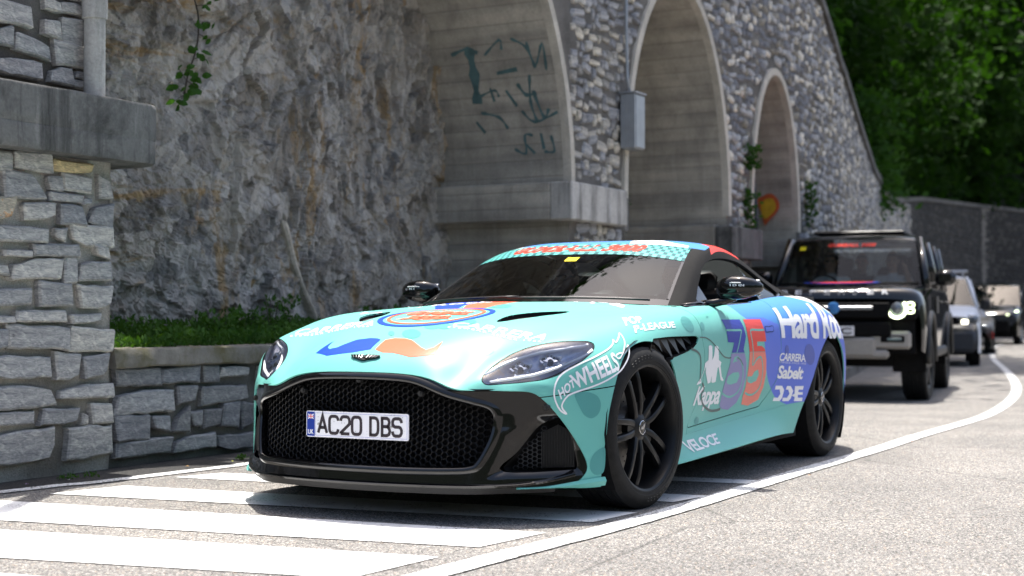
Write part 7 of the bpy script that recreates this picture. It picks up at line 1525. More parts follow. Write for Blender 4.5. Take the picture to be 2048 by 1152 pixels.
# creepers, weeds and planter growth
def plant(name, label, cat, loc, pts, size, mat, group=None, up=.5, stems=None, asp=.55):
    t = empty(name, loc); tag(t, label, cat, group); o = bpy.data.objects.new('leaf_clump', leaf_mesh('leaf_clump', np.asarray(pts), size, NPR, mat, up, asp)); COL.objects.link(o); o.parent = t; stuff(o)
    if stems:
        mb = MB(); [mb.tube(q, w, 5) for q, w in stems]; mb.each('stem', M_BARK, t, True)
    return t
n = 2600; cz = NPR.rand(n); plant('ivy_bush', 'bright green ivy bush bulging over the wall end beside the dark trees', 'bush', (-27.5, -5.6, 3.9), np.stack([NPR.randn(n)*.55, NPR.randn(n)*.45, cz*2.6-.6+NPR.randn(n)*.1], 1), .20, M_VINE, up=0, stems=[([(0, 0, -.5), (.1, 0, 1.2)], .05)])
n = 1400; zz_ = NPR.rand(n)*5.5; plant('hanging_creeper', 'long creeper hanging down in front of the dark trees by the sloping wall', 'creeper', (-21.5, -4.6, 4.3), np.stack([.25*np.sin(zz_)+NPR.randn(n)*.13, NPR.randn(n)*.15, zz_], 1), .18, M_VINE, up=-.4, stems=[([(0, 0, 0), (.1, 0, 2.5), (-.1, 0, 5.5)], .02)])
for (s, z, w, h, lb) in ((10.98, 1.90, .04, .45, 'green weed tuft growing up the pier left of the small arch'), (11.1, 2.62, .07, .28, 'small weed higher on the pier left of the small arch'), (13.45, 2.05, .035, .60, 'weed strip on the wall right of the small arch'), (8.0, 1.95, .16, .22, 'weed at the foot of the middle arch, on the inner ledge')):
    p0 = wpos(s, z, .06 if s > 9 else -.35); n = 150; plant('wall_weed', lb, 'plant', tuple(p0), np.stack([NPR.randn(n)*w, NPR.randn(n)*.05, NPR.rand(n)*h], 1), .07, M_VINE, 'weeds growing from the stone wall', .4, [([(0, -.06, 0), (0, 0, h*.7)], .006)])
vp = spline2(np.array(VINE), 3, False); mb = MB(); t = empty('hanging_vine', (-1.25, -2.9, 2.25)); tag(t, 'thin leafy vine hanging on the bedded rock right of the drainpipe', 'vine')
def rel_(P, o): return [tuple(np.array(q)-np.array(o)) for q in P]
mb.tube(rel_([(x, y, z) for x, y, z in vp], (-1.25, -2.9, 2.25)), .006, 5)
for q in VLEAF:
    i = int(np.argmin([np.linalg.norm(np.array(q)-v) for v in vp])); mb.tube(rel_([vp[i], q], (-1.25, -2.9, 2.25)), .0025, 4)
mb.build('stem', M_BARK, t, True)
lm = bpy.data.meshes.new('leaf'); W_ = [(0, 0, 0), (.012, .016, .002), (.032, .022, -.002), (.050, .012, -.008), (.062, 0, -.014), (.050, -.012, -.008), (.032, -.022, -.002), (.012, -.016, .002), (.03, 0, .007)]; lm.from_pydata(W_, [], [(i, i+1, 8) for i in range(7)]+[(7, 0, 8)]); lm.materials.append(M_VINE); lr = random.Random(8)
for q in VLEAF:
    for k in range(2):
        o = bpy.data.objects.new('leaf', lm); COL.objects.link(o); o.parent = t; o.location = Vector(q)-Vector((-1.25, -2.9, 2.25))+Vector((lr.uniform(-.03, .03)*k, .02*k, lr.uniform(-.03, .03)*k)); o.rotation_euler = (lr.uniform(.6, 1.5), lr.uniform(-.5, .8), lr.uniform(0, 6.28)); sc_ = lr.uniform(.8, 1.25); o.scale = (sc_, sc_, sc_)
n = 16000; gx_ = -.16-NPR.rand(n)*5.9; gy = -2.47-NPR.rand(n)**1.4*.95; hh = .655+NPR.rand(n)*.085*(1+.7*vnoise(np.stack([gx_*3, gy*3, gx_*0], 1), 3))+.12*np.maximum(0, -2.6-gy)
o = bpy.data.objects.new('ground_cover', leaf_mesh('ground_cover', np.stack([gx_, gy, hh], 1), .038, NPR, M_GRASS, .7, .5)); COL.objects.link(o); tag(o, 'low green ground cover filling the planter on top of the low wall', 'ground cover', kind='stuff')
for k, (x, y, h, lb) in enumerate(((-1.95, -2.85, .24, 'bushy weed in the middle of the planter below the pale rock rib'), (-2.35, -2.95, .34, 'tall thin weed leaning right in the planter'), (-1.55, -2.75, .22, 'short weed at the left of the planter weeds'), (-3.9, -3.05, .26, 'weed against the rock behind the far door mirror'))):
    n = 240; zz_ = NPR.rand(n); a = NPR.rand(n)*6.28; pts = np.stack([(.10+.25*k*.2)*zz_*np.cos(a)*.9+.10*zz_*(1 if k == 1 else 0)*-1.5, .12*zz_*np.sin(a), zz_*h], 1)
    plant('planter_weed', lb, 'weed', (x, y, .66), pts, .04, M_GRASS, 'weeds standing in the planter', .6, [([(0, 0, 0), (.06*math.cos(q), .05*math.sin(q), h*.9)], .004) for q in (0, 2, 4)])
for k, (x, y) in enumerate(((.35, -2.17), (.22, -2.14), (-.9, -2.03))):
    n = 40; plant('gutter_weed', ('tiny weed in the gutter below the pier', 'second tiny weed in the gutter, nearer the edge line', 'tiny weed in the gutter below the low wall')[k], 'weed', (x, y, .003), np.stack([NPR.randn(n)*.03, NPR.randn(n)*.02, NPR.rand(n)*.02], 1), .02, M_GRASS, 'small weeds in the gutter')
# fallen petals and leaves on the road edge
for k, (x, y, c) in enumerate(((.66, -2.14, (.45, .30, .50)), (.42, -2.10, (.6, .6, .58)), (-.4, -2.02, (.45, .25, .06)), (-.75, -1.98, (.4, .4, .03)), (-3.95, 1.17, (.55, .22, .03)), (-1.6, 1.2, (.5, .25, .05)))):
    V = [(-.012, 0, .002), (0, -.008, .006), (.014, 0, .003), (0, .009, .007)]; o = mesh_obj('fallen_leaf', V, [(0, 1, 2, 3)], plain('petal', c, .7, var=.1), None, False, (x, y, float(zroad(x))+.008)); o.rotation_euler = (0, 0, k*1.1)
    tag(o, ('lilac petal lying in the gutter', 'white scrap lying in the gutter', 'brown leaf in the gutter by the low wall', 'yellow leaf in the gutter near the car nose', 'orange leaf on the far part of the curved lane line', 'orange leaf beside the lane line near the rear wheel')[k], 'leaf')
# lamp post behind the wall
t = empty('lamp_post', (-43, -9.6, 4.6)); tag(t, 'thin pale lamp post standing in front of the dark trees', 'lamp post')
mb = MB(); mb.tube([(0, 0, -1.5), (0, 0, 1.2), (0, 0, 5.2)], [.075, .07, .05], 10); mb.build('pole', M_ALU, t, True); mb = MB(); mb.tube([(0, 0, 5.1), (.3, .5, 5.5), (.6, 1.1, 5.55)], .035, 8); mb.build('arm', M_ALU, t, True); mb = MB(); mb.box((.7, 1.3, 5.53), (.22, .5, .10), bev=.03); mb.build('lamp_head', M_TRIM, t)
# ================================================================== people
def skin_mat(name, c): 
    t = NT(name); t.set(Base_Color=t.ramp(t.noise(18, 3), [(0.3, tuple(x*.9 for x in c)), (0.7, c)]), Roughness=.5); return t.m
M_SKIN = skin_mat('skin', (.52, .32, .23)); M_SHIRT_W = plain('white_shirt', (.72, .74, .78), .85, var=.08, scale=14); M_SHIRT_D = plain('dark_shirt', (.02, .022, .03), .85, var=.3, scale=14); M_SHIRT_B = plain('blue_shirt', (.06, .10, .22), .85, var=.2, scale=14); M_HAIR = plain('brown_hair', (.03, .02, .014), .6, var=.4, scale=60)
def person(loc, rz, label, shirt, pose='wheel', sunglasses=False, group=None, hands=True):
    """seated figure: hip at the origin, facing +x"""
    J = {'pelvis': (0, 0, .08), 'waist': (-.02, 0, .24), 'chest': (-.03, 0, .42), 'neck': (-.02, 0, .56), 'throat': (0, 0, .62), 'jaw': (.03, 0, .67), 'face': (.035, 0, .74), 'crown': (.015, 0, .83)}
    R_ = {'pelvis': .16, 'waist': .135, 'chest': .16, 'neck': .062, 'throat': .052, 'jaw': .066, 'face': .080, 'crown': .055}
    E_ = [('pelvis', 'waist'), ('waist', 'chest'), ('chest', 'neck'), ('neck', 'throat'), ('throat', 'jaw'), ('jaw', 'face'), ('face', 'crown')]
    J['nose'] = (.125, 0, .725); R_['nose'] = .014; E_.append(('face', 'nose'))
    for s, n in ((1, 'l'), (-1, 'r')):
        up = pose == 'raised' and s == 1
        el = (.16, s*.27, .26) if not up else (.24, s*.26, .40); ha = (.40, s*.17, .34) if not up else (.34, s*.18, .66)
        if pose == 'rest' : el = (.12, s*.26, .20); ha = (.34, s*.12, .14)
        for k, q, r in (('sh', (-.03, s*.185, .49), .07), ('el', el, .045), ('wr', tuple(np.array(el)*.18+np.array(ha)*.82), .030), ('ha', ha, .036), ('hip', (.12, s*.10, .06), .09), ('kn', (.46, s*.13, .12), .062), ('an', (.66, s*.13, -.24), .042)): J[k+n] = q; R_[k+n] = r
        E_ += [('chest', 'sh'+n), ('sh'+n, 'el'+n), ('el'+n, 'wr'+n), ('wr'+n, 'ha'+n), ('pelvis', 'hip'+n), ('hip'+n, 'kn'+n), ('kn'+n, 'an'+n)]
        if hands:
            d = np.array(ha)-np.array(J['wr'+n]); d /= np.linalg.norm(d); sd = np.cross(d, (0, s*1.0, .2)); sd /= np.linalg.norm(sd)
            for f in range(5):
                o = (f-2)*.021; L_ = (.055, .085, .094, .088, .066)[f]; b = np.array(ha)+d*.018+sd*o; tip = b+d*L_*(.8 if f else .5)+sd*(o*.35 if f else -.04)+np.array((0, 0, -.018))
                J['f%d%s' % (f, n)] = tuple(b); J['t%d%s' % (f, n)] = tuple(tip); R_['f%d%s' % (f, n)] = .0105; R_['t%d%s' % (f, n)] = .0085; E_ += [('ha'+n, 'f%d%s' % (f, n)), ('f%d%s' % (f, n), 't%d%s' % (f, n))]
    bm_ = MB()
    for a_, b_ in E_:
        p, q = np.array(J[a_]), np.array(J[b_]); ra, rb = R_[a_], R_[b_]; d = (q-p)/(np.linalg.norm(q-p)+1e-9); bm_.tube([p-d*ra*.7, p-d*ra*.35, p, q, q+d*rb*.35, q+d*rb*.7], [ra*.55, ra*.9, ra, rb, rb*.9, rb*.55], 12)
    for k, w in (('chest', .20), ('waist', .17), ('pelvis', .19)): c_ = np.array(J[k]); bm_.tube([c_+np.array((0, -w, 0)), c_+np.array((0, -w*.7, 0)), c_+np.array((0, w*.7, 0)), c_+np.array((0, w, 0))], [.05, .105, .105, .05], 12)
    o = bm_.build('person', M_SKIN, None, True); b2 = bmesh.new(); b2.from_mesh(o.data); bmesh.ops.recalc_face_normals(b2, faces=b2.faces[:]); b2.to_mesh(o.data); b2.free()
    m2 = o.modifiers.new('remesh', 'REMESH'); m2.mode = 'VOXEL'; m2.voxel_size = .009; m2.use_smooth_shade = True; m3 = o.modifiers.new('smooth', 'SMOOTH'); m3.factor = .5; m3.iterations = 4
    dg = bpy.context.evaluated_depsgraph_get(); ev = o.evaluated_get(dg); nm = bpy.data.meshes.new_from_object(ev); o.modifiers.clear(); old = o.data; o.data = nm; bpy.data.meshes.remove(old); nm.name = 'person'
    nm.materials.clear(); nm.materials.append(M_SKIN); nm.materials.append(shirt); nm.materials.append(M_SHIRT_D); idx = []
    el_ = {1: np.array(J['ell']), -1: np.array(J['elr'])}
    for p in nm.polygons:
        c = p.center; arm = abs(c.y) > .2 or c.x > .14
        if c.z > .585 and abs(c.y) < .16: i = 0
        elif c.z < .17 and c.x > -.02 and abs(c.y) < .24 and not (pose == 'rest' and c.x < .3 and c.z > .16): i = 2
        elif arm and c.x > .17 and c.z > .12: i = 0
        else: i = 1
        idx.append(i)
    nm.polygons.foreach_set('material_index', idx); nm.polygons.foreach_set('use_smooth', [True]*len(nm.polygons))
    o.location = loc; o.rotation_euler = (0, 0, rz); tag(o, label, 'person', group)
    # hair cap, eyes, mouth
    V = []; n1, n2 = 7, 14
    for i in range(n1):
        th = math.radians(8+92*i/(n1-1))
        for k in range(n2):
            a = 2*math.pi*k/n2; fr = .55+.45*(1 if abs(math.atan2(math.sin(a), math.cos(a))) > 1.05 else .35); V.append((.012+.092*math.sin(th*fr)*math.cos(a), .080*math.sin(th*fr)*math.sin(a), .765+.098*math.cos(th*fr)))
    F = [(i*n2+k, i*n2+(k+1) % n2, (i+1)*n2+(k+1) % n2, (i+1)*n2+k) for i in range(n1-1) for k in range(n2)]+[tuple(range(n2-1, -1, -1))]; mesh_obj('hair', V, F, M_HAIR, o)
    if sunglasses: mb = MB(); mb.box((.108, .033, .748), (.012, .050, .034), bev=.005); mb.box((.108, -.033, .748), (.012, .050, .034), bev=.005); mb.box((.112, 0, .756), (.008, .03, .006)); mb.box((.06, .078, .756), (.10, .005, .008)); mb.box((.06, -.078, .756), (.10, .005, .008)); mb.build('sunglasses', M_GB, o)
    else:
        for s in (1, -1): mb = MB(); mb.lathe([(0, .006), (.009, .004), (.012, 0)], 10, 'x', (.104, s*.030, .748)); mb.build('eye', M_TRIM, o, True)
    mb = MB(); mb.box((.098, 0, .688), (.010, .045, .010), bev=.003); mb.build('mouth', plain('lip', (.30, .12, .10), .5), o)
    for s in (1, -1): mb = MB(); mb.box((.02, s*.083, .735), (.035, .014, .055), bev=.006); mb.build('ear', M_SKIN, o)
    return o
person((-1.84, -.36, .33), 0, 'driver in dark clothes behind the steering wheel of the mint green coupe', M_SHIRT_D, 'wheel', True)
person((-1.84, .36, .33), 0, 'passenger in dark clothes in the near seat of the mint green coupe', M_SHIRT_D, 'rest')
# ================================================================== helpers for the following cars
M_BLACKCAR = gloss_black('black_car_paint', (.008, .009, .011), .05); M_WHITECAR = film('white_van_paint', (.70, .74, .80), .22); M_DARKGREEN = gloss_black('dark_van_paint', (.007, .009, .012), .05); M_GREYCAR = film('grey_car_paint', (.06, .058, .056), .3)
M_DRL = emit('running_light', (.86, 1.0, .62), 3.2); M_LAMP = plain('lamp_glass', (.20, .22, .24), .12, .4, var=.2, scale=25); M_GLASS2 = glass_mat('clear_glass', (.72, .78, .77), .0, 0, 1.38); M_GLASSD = glass_mat('dark_glass', (.20, .22, .22), .0, 0, 1.4)
def body_loft(name, secs, mat, parent, su=5, sv=5, ang=50):
    """secs: half outlines from the centre line down; mirrored"""
    G = surf(np.array(secs, float), su, sv, 1, True); V, F = grid_mesh(G); F = [tuple(reversed(f)) for f in F]; c = V.mean(0); n_ = vnormals(V, F)
    if (n_*(V-np.array((c[0], 0, c[2])))).sum() < 0: F = [tuple(reversed(f)) for f in F]
    V = np.array(V); V[np.abs(V[:, 1]) < 1e-5, 1] = 0; V2, F2 = mirror_join(V, F); return V2, F2, G
def arch_clip(V, F, arches):
    V = np.asarray(V)
    for cx, cz, r, yy in arches: f = np.where(np.abs(V[:, 1]) > yy, r-np.hypot(V[:, 0]-cx, V[:, 2]-cz), -1); V, F = clip(V, F, f)
    return V, F
def simple_wheel(R, w, spokes, mat_rim, rim_r):
    W = empty('wheel', (0, 0, 0)); hw = w/2; mb = MB(); pr = [(rim_r, -hw*.9), (R*.95, -hw), (R, -hw*.85)]
    for y in (-.5, -.17, .17, .5): pr += [(R, hw*(y-.12)), (R, hw*(y-.03)), (R-.01, hw*y), (R, hw*(y+.03))]
    pr += [(R, hw*.85), (R*.95, hw), (rim_r+.02, hw), (rim_r, hw*.92)]; mb.lathe(pr, 40); mb.build('tyre', M_TYRE, W, angle=30)
    mb = MB(); mb.lathe([(rim_r, hw*.92), (rim_r-.015, hw*.85), (rim_r-.03, 0), (rim_r-.02, -hw*.8)], 40); mb.build('rim', mat_rim, W, angle=40)
    for k in range(spokes):
        mb = MB(); a = 2*math.pi*k/spokes; mb.box((rim_r*.52*math.cos(a), hw*.75, rim_r*.52*math.sin(a)), (rim_r*.95, .04, .055), np.array([[math.cos(a), 0, -math.sin(a)], [0, 1, 0], [math.sin(a), 0, math.cos(a)]]), bev=.01); mb.build('spoke', mat_rim, W)
    mb = MB(); mb.lathe([(0, hw*.86), (.05, hw*.84), (.06, hw*.6)], 20); mb.build('hub_cap', mat_rim, W, angle=40); mb = MB(); mb.lathe([(.06, 0), (rim_r*.7, 0), (rim_r*.7, -.03)], 24); mb.build('brake_disc', M_MATTE, W); return W
def set_wheels(car, proto, xs_, yh, R, steer=0):
    first = True
    for x in xs_:
        for s in (1, -1):
            w = proto if first else copy_tree(proto); first = False; w.parent = car; w.location = (x, s*yh, R); w.rotation_euler = (0, 0, (0 if s == 1 else math.pi)+(steer if x > 0 else 0))
def plate_text(s, parent, x, y0, y1, z0, z1, mat, bold=.02): return flat_text('lettering', s, mat, parent, lambda v: (x+v[2], v[0], v[1]), y0, y1, z0, z1, bold)
# ================================================================== black off-roader
SUV = empty('off_road_car', (-13.2, -1.72, -.15), math.radians(8.5)); SUV.scale = (1.03, 1.03, 1.035); tag(SUV, 'tall black boxy off-road car with round lamp ring following the mint green coupe', 'car')
S = [[(2.36, 0, 1.06), (2.36, .45, 1.06), (2.34, .75, 1.04), (2.30, .88, .98), (2.27, .93, .84), (2.25, .945, .66), (2.25, .94, .48)],
     [(2.31, 0, 1.155), (2.31, .45, 1.155), (2.28, .76, 1.145), (2.22, .91, 1.08), (2.19, .965, .90), (2.18, .975, .68), (2.18, .965, .46)],
     [(2.10, 0, 1.195), (2.10, .45, 1.205), (2.10, .78, 1.19), (2.06, .93, 1.12), (2.04, .985, .92), (2.03, .992, .70), (2.03, .98, .45)],
     [(1.5, 0, 1.225), (1.5, .45, 1.235), (1.5, .80, 1.22), (1.5, .945, 1.15), (1.5, .992, .95), (1.5, .998, .72), (1.5, .985, .45)],
     [(.95, 0, 1.245), (.95, .45, 1.25), (.95, .82, 1.235), (.95, .95, 1.17), (.95, .985, .97), (.95, .985, .72), (.95, .97, .42)],
     [(.2, 0, 1.25), (.2, .45, 1.25), (.2, .84, 1.235), (.2, .945, 1.18), (.2, .978, .98), (.2, .975, .72), (.2, .965, .40)],
     [(-1.0, 0, 1.25), (-1.0, .45, 1.25), (-1.0, .84, 1.235), (-1.0, .945, 1.18), (-1.0, .980, .98), (-1.0, .98, .72), (-1.0, .968, .40)],
     [(-1.9, 0, 1.25), (-1.9, .45, 1.25), (-1.9, .84, 1.235), (-1.9, .94, 1.18), (-1.9, .985, .98), (-1.9, .99, .72), (-1.9, .97, .45)],
     [(-2.38, 0, 1.25), (-2.38, .45, 1.25), (-2.38, .80, 1.235), (-2.38, .88, 1.18), (-2.38, .91, .98), (-2.38, .91, .72), (-2.38, .90, .52)]]
V, F, G_ = body_loft('body', S, M_BLACKCAR, SUV); V, F = arch_clip(V, F, ((1.51, .40, .475, .6), (-1.51, .40, .475, .6)))
f = np.where((V[:, 2] > 1.19) & (np.abs(V[:, 1]) < .83) & (V[:, 0] < .98) & (V[:, 0] > -2.3), 1, -1.0)
mesh_obj('body', V, F, M_BLACKCAR, SUV)
mb = MB(); mb.box((0, 0, .55), (4.3, 1.2, .5)); mb.box((0, 0, .42), (1.9, 1.7, .16)); mb.box((2.15, 0, .75), (.25, 1.75, .6)); mb.box((-2.3, 0, .85), (.12, 1.75, .75)); mb.build('chassis', M_MATTE, SUV)
# cabin
CT = [(.98, .88, 1.22), (.52, .80, 1.83)]
def cab(x, y, z): return (x, y, z)
mb = MB()
for s in (1, -1):
    for a, b in (((.98, s*.90, 1.20), (.50, s*.78, 1.86)), ((-.30, s*.91, 1.20), (-.34, s*.78, 1.84)), ((-1.35, s*.91, 1.20), (-1.38, s*.78, 1.84)), ((-2.30, s*.88, 1.20), (-2.22, s*.77, 1.84))): mb.tube([a, tuple((np.array(a)+np.array(b))/2), b], .055, 6)
mb.each('window_pillar', M_BLACKCAR, SUV, True)
R2 = [[(.56, 0, 1.86), (.56, .4, 1.86), (.54, .72, 1.845), (.52, .79, 1.81)], [(.30, 0, 1.935), (.30, .4, 1.93), (.30, .70, 1.91), (.30, .80, 1.845)], [(-.8, 0, 1.955), (-.8, .4, 1.95), (-.8, .70, 1.925), (-.8, .80, 1.85)], [(-2.0, 0, 1.94), (-2.0, .4, 1.935), (-2.0, .70, 1.91), (-2.0, .80, 1.845)], [(-2.30, 0, 1.87), (-2.30, .4, 1.87), (-2.28, .70, 1.86), (-2.26, .78, 1.82)]]
V, F, _ = body_loft('roof', R2, M_BLACKCAR, SUV); mesh_obj('roof', V, F, M_BLACKCAR, SUV)
mb = MB(); mb.box((-.85, 0, 1.985), (1.9, 1.14, .05), bev=.02); mb.build('roof_panel', M_TRIM, SUV)
WSP = lambda u, v: np.array((.965+(.535-.965)*v+.05*(1-u*u), u*(.86+(.74-.86)*v), 1.225+(1.845-1.225)*v))
G = np.array([[WSP(u, v) for v in np.linspace(0, 1, 8)] for u in np.linspace(-1, 1, 16)]); V, F = grid_mesh(G); SWS = mesh_obj('windscreen', V, F, M_GLASS2, SUV)
mb = MB(); mb.tube([WSP(u, .02)+np.array((.03, 0, .01)) for u in np.linspace(-.95, .95, 9)], .03, 6); mb.build('screen_base', M_MATTE, SWS, True)
V, F = text_mesh('GUMBALL 3000', .03, .25); lo, hi = V.min(0), V.max(0); W = [WSP(-1+2*(.30+.38*(v[0]-lo[0])/(hi[0]-lo[0])), .86+.075*(v[1]-lo[1])/(hi[1]-lo[1]))+np.array((.008, 0, .004)) for v in V]; mesh_obj('lettering', W, F, M_FILM['banner'], SWS, False)
mesh_obj('sticker', [WSP(-.86, .80)+np.array((.008, 0, 0)), WSP(-.76, .80)+np.array((.008, 0, 0)), WSP(-.76, .88)+np.array((.008, 0, 0)), WSP(-.86, .88)+np.array((.008, 0, 0))], [(0, 1, 2, 3)], M_FILM['yellow'], SWS, False)
for s in (1, -1):
    for x0, x1, x0t, x1t in ((.88, -.27, .46, -.31), (-.35, -1.32, -.38, -1.35), (-1.40, -2.27, -1.42, -2.20)): mesh_obj('side_window', [(x0, s*.905, 1.22), (x1, s*.905, 1.22), (x1t, s*.785, 1.83), (x0t, s*.785, 1.83)], [(0, 1, 2, 3)], M_GLASSD, SUV, False)
mesh_obj('rear_window', [(-2.34, -.8, 1.25), (-2.34, .8, 1.25), (-2.28, .72, 1.82), (-2.28, -.72, 1.82)], [(0, 1, 2, 3)], M_GLASSD, SUV, False)
# face
mb = MB(); mb.box((2.372, 0, .93), (.03, 1.22, .17), bev=.012); mb.build('grille', M_MATTE, SUV)
mb = MB(); mb.box((2.392, 0, .955), (.02, .86, .045), bev=.008); mb.build('grille_bar', M_ALU, SUV); mb = MB(); mb.lathe([(0, .012), (.055, .010), (.068, 0)], 20, 'x', (2.402, 0, .955)); o = mb.build('oval_badge', M_FILM['sky'], SUV, True)
mb = MB(); mb.box((2.37, 0, .72), (.05, 1.25, .16), bev=.02); mb.build('lower_grille', M_MATTE, SUV)
mb = MB(); mb.box((2.36, 0, .52), (.10, .92, .22), bev=.03); mb.box((2.335, 0, .44), (.12, 1.2, .10), bev=.03); mb.build('skid_plate', plain('silver_grey_plastic', (.34, .32, .30), .5, .3, var=.06), SUV)
for s in (1, -1):
    mb = MB(); mb.box((2.325, s*.62, .60), (.08, .44, .20), bev=.03); mb.build('bumper_insert', bpy.data.materials['silver_grey_plastic'], SUV)
    mb = MB(); mb.box((2.37, s*.64, .61), (.02, .26, .07), bev=.02); FL = mb.build('fog_recess', M_MATTE, SUV); mb = MB(); mb.box((2.38, s*.66, .61), (.015, .16, .035), bev=.01); mb.build('fog_lamp', M_LAMP, FL)
    HD = empty('headlight', (0, 0, 0)); HD.parent = SUV; mb = MB(); mb.box((2.315, s*.73, .93), (.08, .36, .21), bev=.03); mb.build('housing', M_MATTE, HD)
    mb = MB(); mb.lathe([(0, .03), (.05, .02), (.075, 0)], 20, 'x', (2.358, s*.69, .945)); mb.build('projector_lens', M_LAMP, HD, True)
    mb = MB(); mb.tube([(2.365, s*.69+.098*math.cos(a)*s, .945+.098*math.sin(a)) for a in [math.radians(180+225*k/20) for k in range(21)]], .016, 6); mb.build('ring_light', M_DRL, HD, True)
    for dz in (-.032, .032): mb = MB(); mb.tube([(2.352, s*(.83+.045*math.cos(a)), .955+dz+.026*math.sin(a)) for a in [2*math.pi*k/12 for k in range(13)]], .009, 5, False); mb.build('square_light', M_DRL, HD, True)
    MR = empty('door_mirror', (0, 0, 0)); MR.parent = SUV; mb = MB(); mb.box((.72, s*1.10, 1.33), (.14, .24, .20), bev=.05); mb.build('mirror_shell', M_BLACKCAR, MR, angle=40); mb = MB(); mb.tube([(.72, s*.92, 1.24), (.72, s*1.06, 1.27)], .03, 6); mb.build('mirror_arm', M_TRIM, MR)
    mb = MB()
    for k in range(15): pass
    for cx in (1.51, -1.51): mb.tube([(cx+.50*math.cos(a), s*.992, .40+.50*math.sin(a)) for a in [math.radians(-8+196*k/18) for k in range(19)]], .035, 6)
    mb.each('arch_trim', M_TRIM, SUV, True); mb = MB(); mb.box((0, s*.96, .43), (1.9, .10, .12), bev=.03); mb.build('side_step', M_TRIM, SUV)
    mb = MB(); mb.box((-.05, s*.992, 1.04), (.18, .03, .035), bev=.01); mb.box((-1.15, s*.992, 1.04), (.18, .03, .035), bev=.01); mb.each('handle', M_TRIM, SUV)
    mb = MB(); mb.box((.62, s*.998, 1.00), (.34, .012, .20), bev=.005); mb.build('wing_vent', M_TRIM, SUV)
    mb = MB(); mb.box((-2.40, s*.78, 1.05), (.03, .13, .13), bev=.02); mb.build('tail_light', plain('suv_tail_red', (.3, .01, .01), .2), SUV)
    for cx in (1.51, -1.51):
        V = []; 
        for k in range(17): a = math.radians(-20+220*k/16); V += [(cx+.48*math.cos(a), s*.97, .40+.48*math.sin(a)), (cx+.48*math.cos(a), s*.6, .40+.48*math.sin(a))]
        mesh_obj('wheel_well', V, [(2*k, 2*k+1, 2*k+3, 2*k+2) for k in range(16)]+[tuple(2*k+1 for k in range(17))], M_MATTE, SUV)
hz_ = lambda x, y: 1.20+.0
for i, ch in enumerate('DEFENDER'): 
    y = -.56+i*.16; flat_text('letter', ch, M_FILM['white'], SUV, lambda v: (2.345-.60*(v[1]-1.09), v[0], v[1]+.022+v[2]), y-.035, y+.035, 1.085, 1.135, .03)
def ellipse_patch(name, cx, cy, rx_, ry_, z, mat, parent): return mesh_obj(name, [(cx+rx_*math.cos(a), cy+ry_*math.sin(a), z-.055*max(0, cx+rx_*math.cos(a)-1.6)) for a in [2*math.pi*k/28 for k in range(28)]], [tuple(range(28))], mat, parent, False)
ellipse_patch('crest_ring', 1.66, 0, .40, .44, 1.262, M_FILM['blue'], SUV); ellipse_patch('crest_disc', 1.66, 0, .33, .37, 1.267, M_FILM['banner'], SUV)
mb = MB(); mb.box((2.425, -.03, .70), (.012, .52, .11), bev=.004); SP = mb.build('number_plate', M_PLATE, SUV); plate_text('AO C', SP, 2.433, -.26, .20, .665, .735, M_INK)
mb = MB(); mb.box((.62, 0, 1.17), (.55, 1.6, .14), bev=.04); mb.tube([(.34+.06*math.sin(a), -.40+.18*math.cos(a), 1.22+.17*math.sin(a)) for a in [2*math.pi*k/20 for k in range(21)]], .016, 6, False); mb.build('dashboard', M_FABRIC, SUV, angle=40)
for x, y in ((-.35, -.40), (-.35, .40), (-1.3, -.4), (-1.3, .4)):
    mb = MB(); mb.box((x+.05, y, .95), (.5, .5, .14), bev=.05); mb.box((x-.26, y, 1.25), (.14, .48, .56), bev=.05); mb.box((x-.30, y, 1.62), (.09, .26, .17), bev=.03); mb.build('seat', M_FABRIC, SUV, angle=40)
set_wheels(SUV, simple_wheel(.40, .275, 6, M_SATIN, .265), (1.51, -1.51), .84, .40, math.radians(-3))
def lift(z): return z+.10 if z < 1.25 else 1.35+(z-1.25)*(.64/.70)
def lift_tree(o):
    for c in o.children:
        if c.name.startswith('wheel') and not c.name.startswith('wheel_well'): continue
        if c.type == 'MESH':
            for v in c.data.vertices: v.co.z = lift(v.co.z)
        lift_tree(c)
lift_tree(SUV)
def in_car(car, x, y, z): c, s = math.cos(car.rotation_euler[2]), math.sin(car.rotation_euler[2]); return (car.location[0]+x*c-y*s, car.location[1]+x*s+y*c, car.location[2]+z)
person(in_car(SUV, -.22, -.40, .98), SUV.rotation_euler[2], 'driver in white shirt and sunglasses behind the windscreen of the black off-road car', M_SHIRT_W, 'wheel', True)
person(in_car(SUV, -.22, .40, .98), SUV.rotation_euler[2], 'passenger in white shirt in the front seat of the black off-road car, one hand raised', M_SHIRT_W, 'raised')
person(in_car(SUV, -1.10, -.10, 1.0), SUV.rotation_euler[2], 'passenger in dark shirt in the back of the black off-road car', M_SHIRT_D, 'rest')
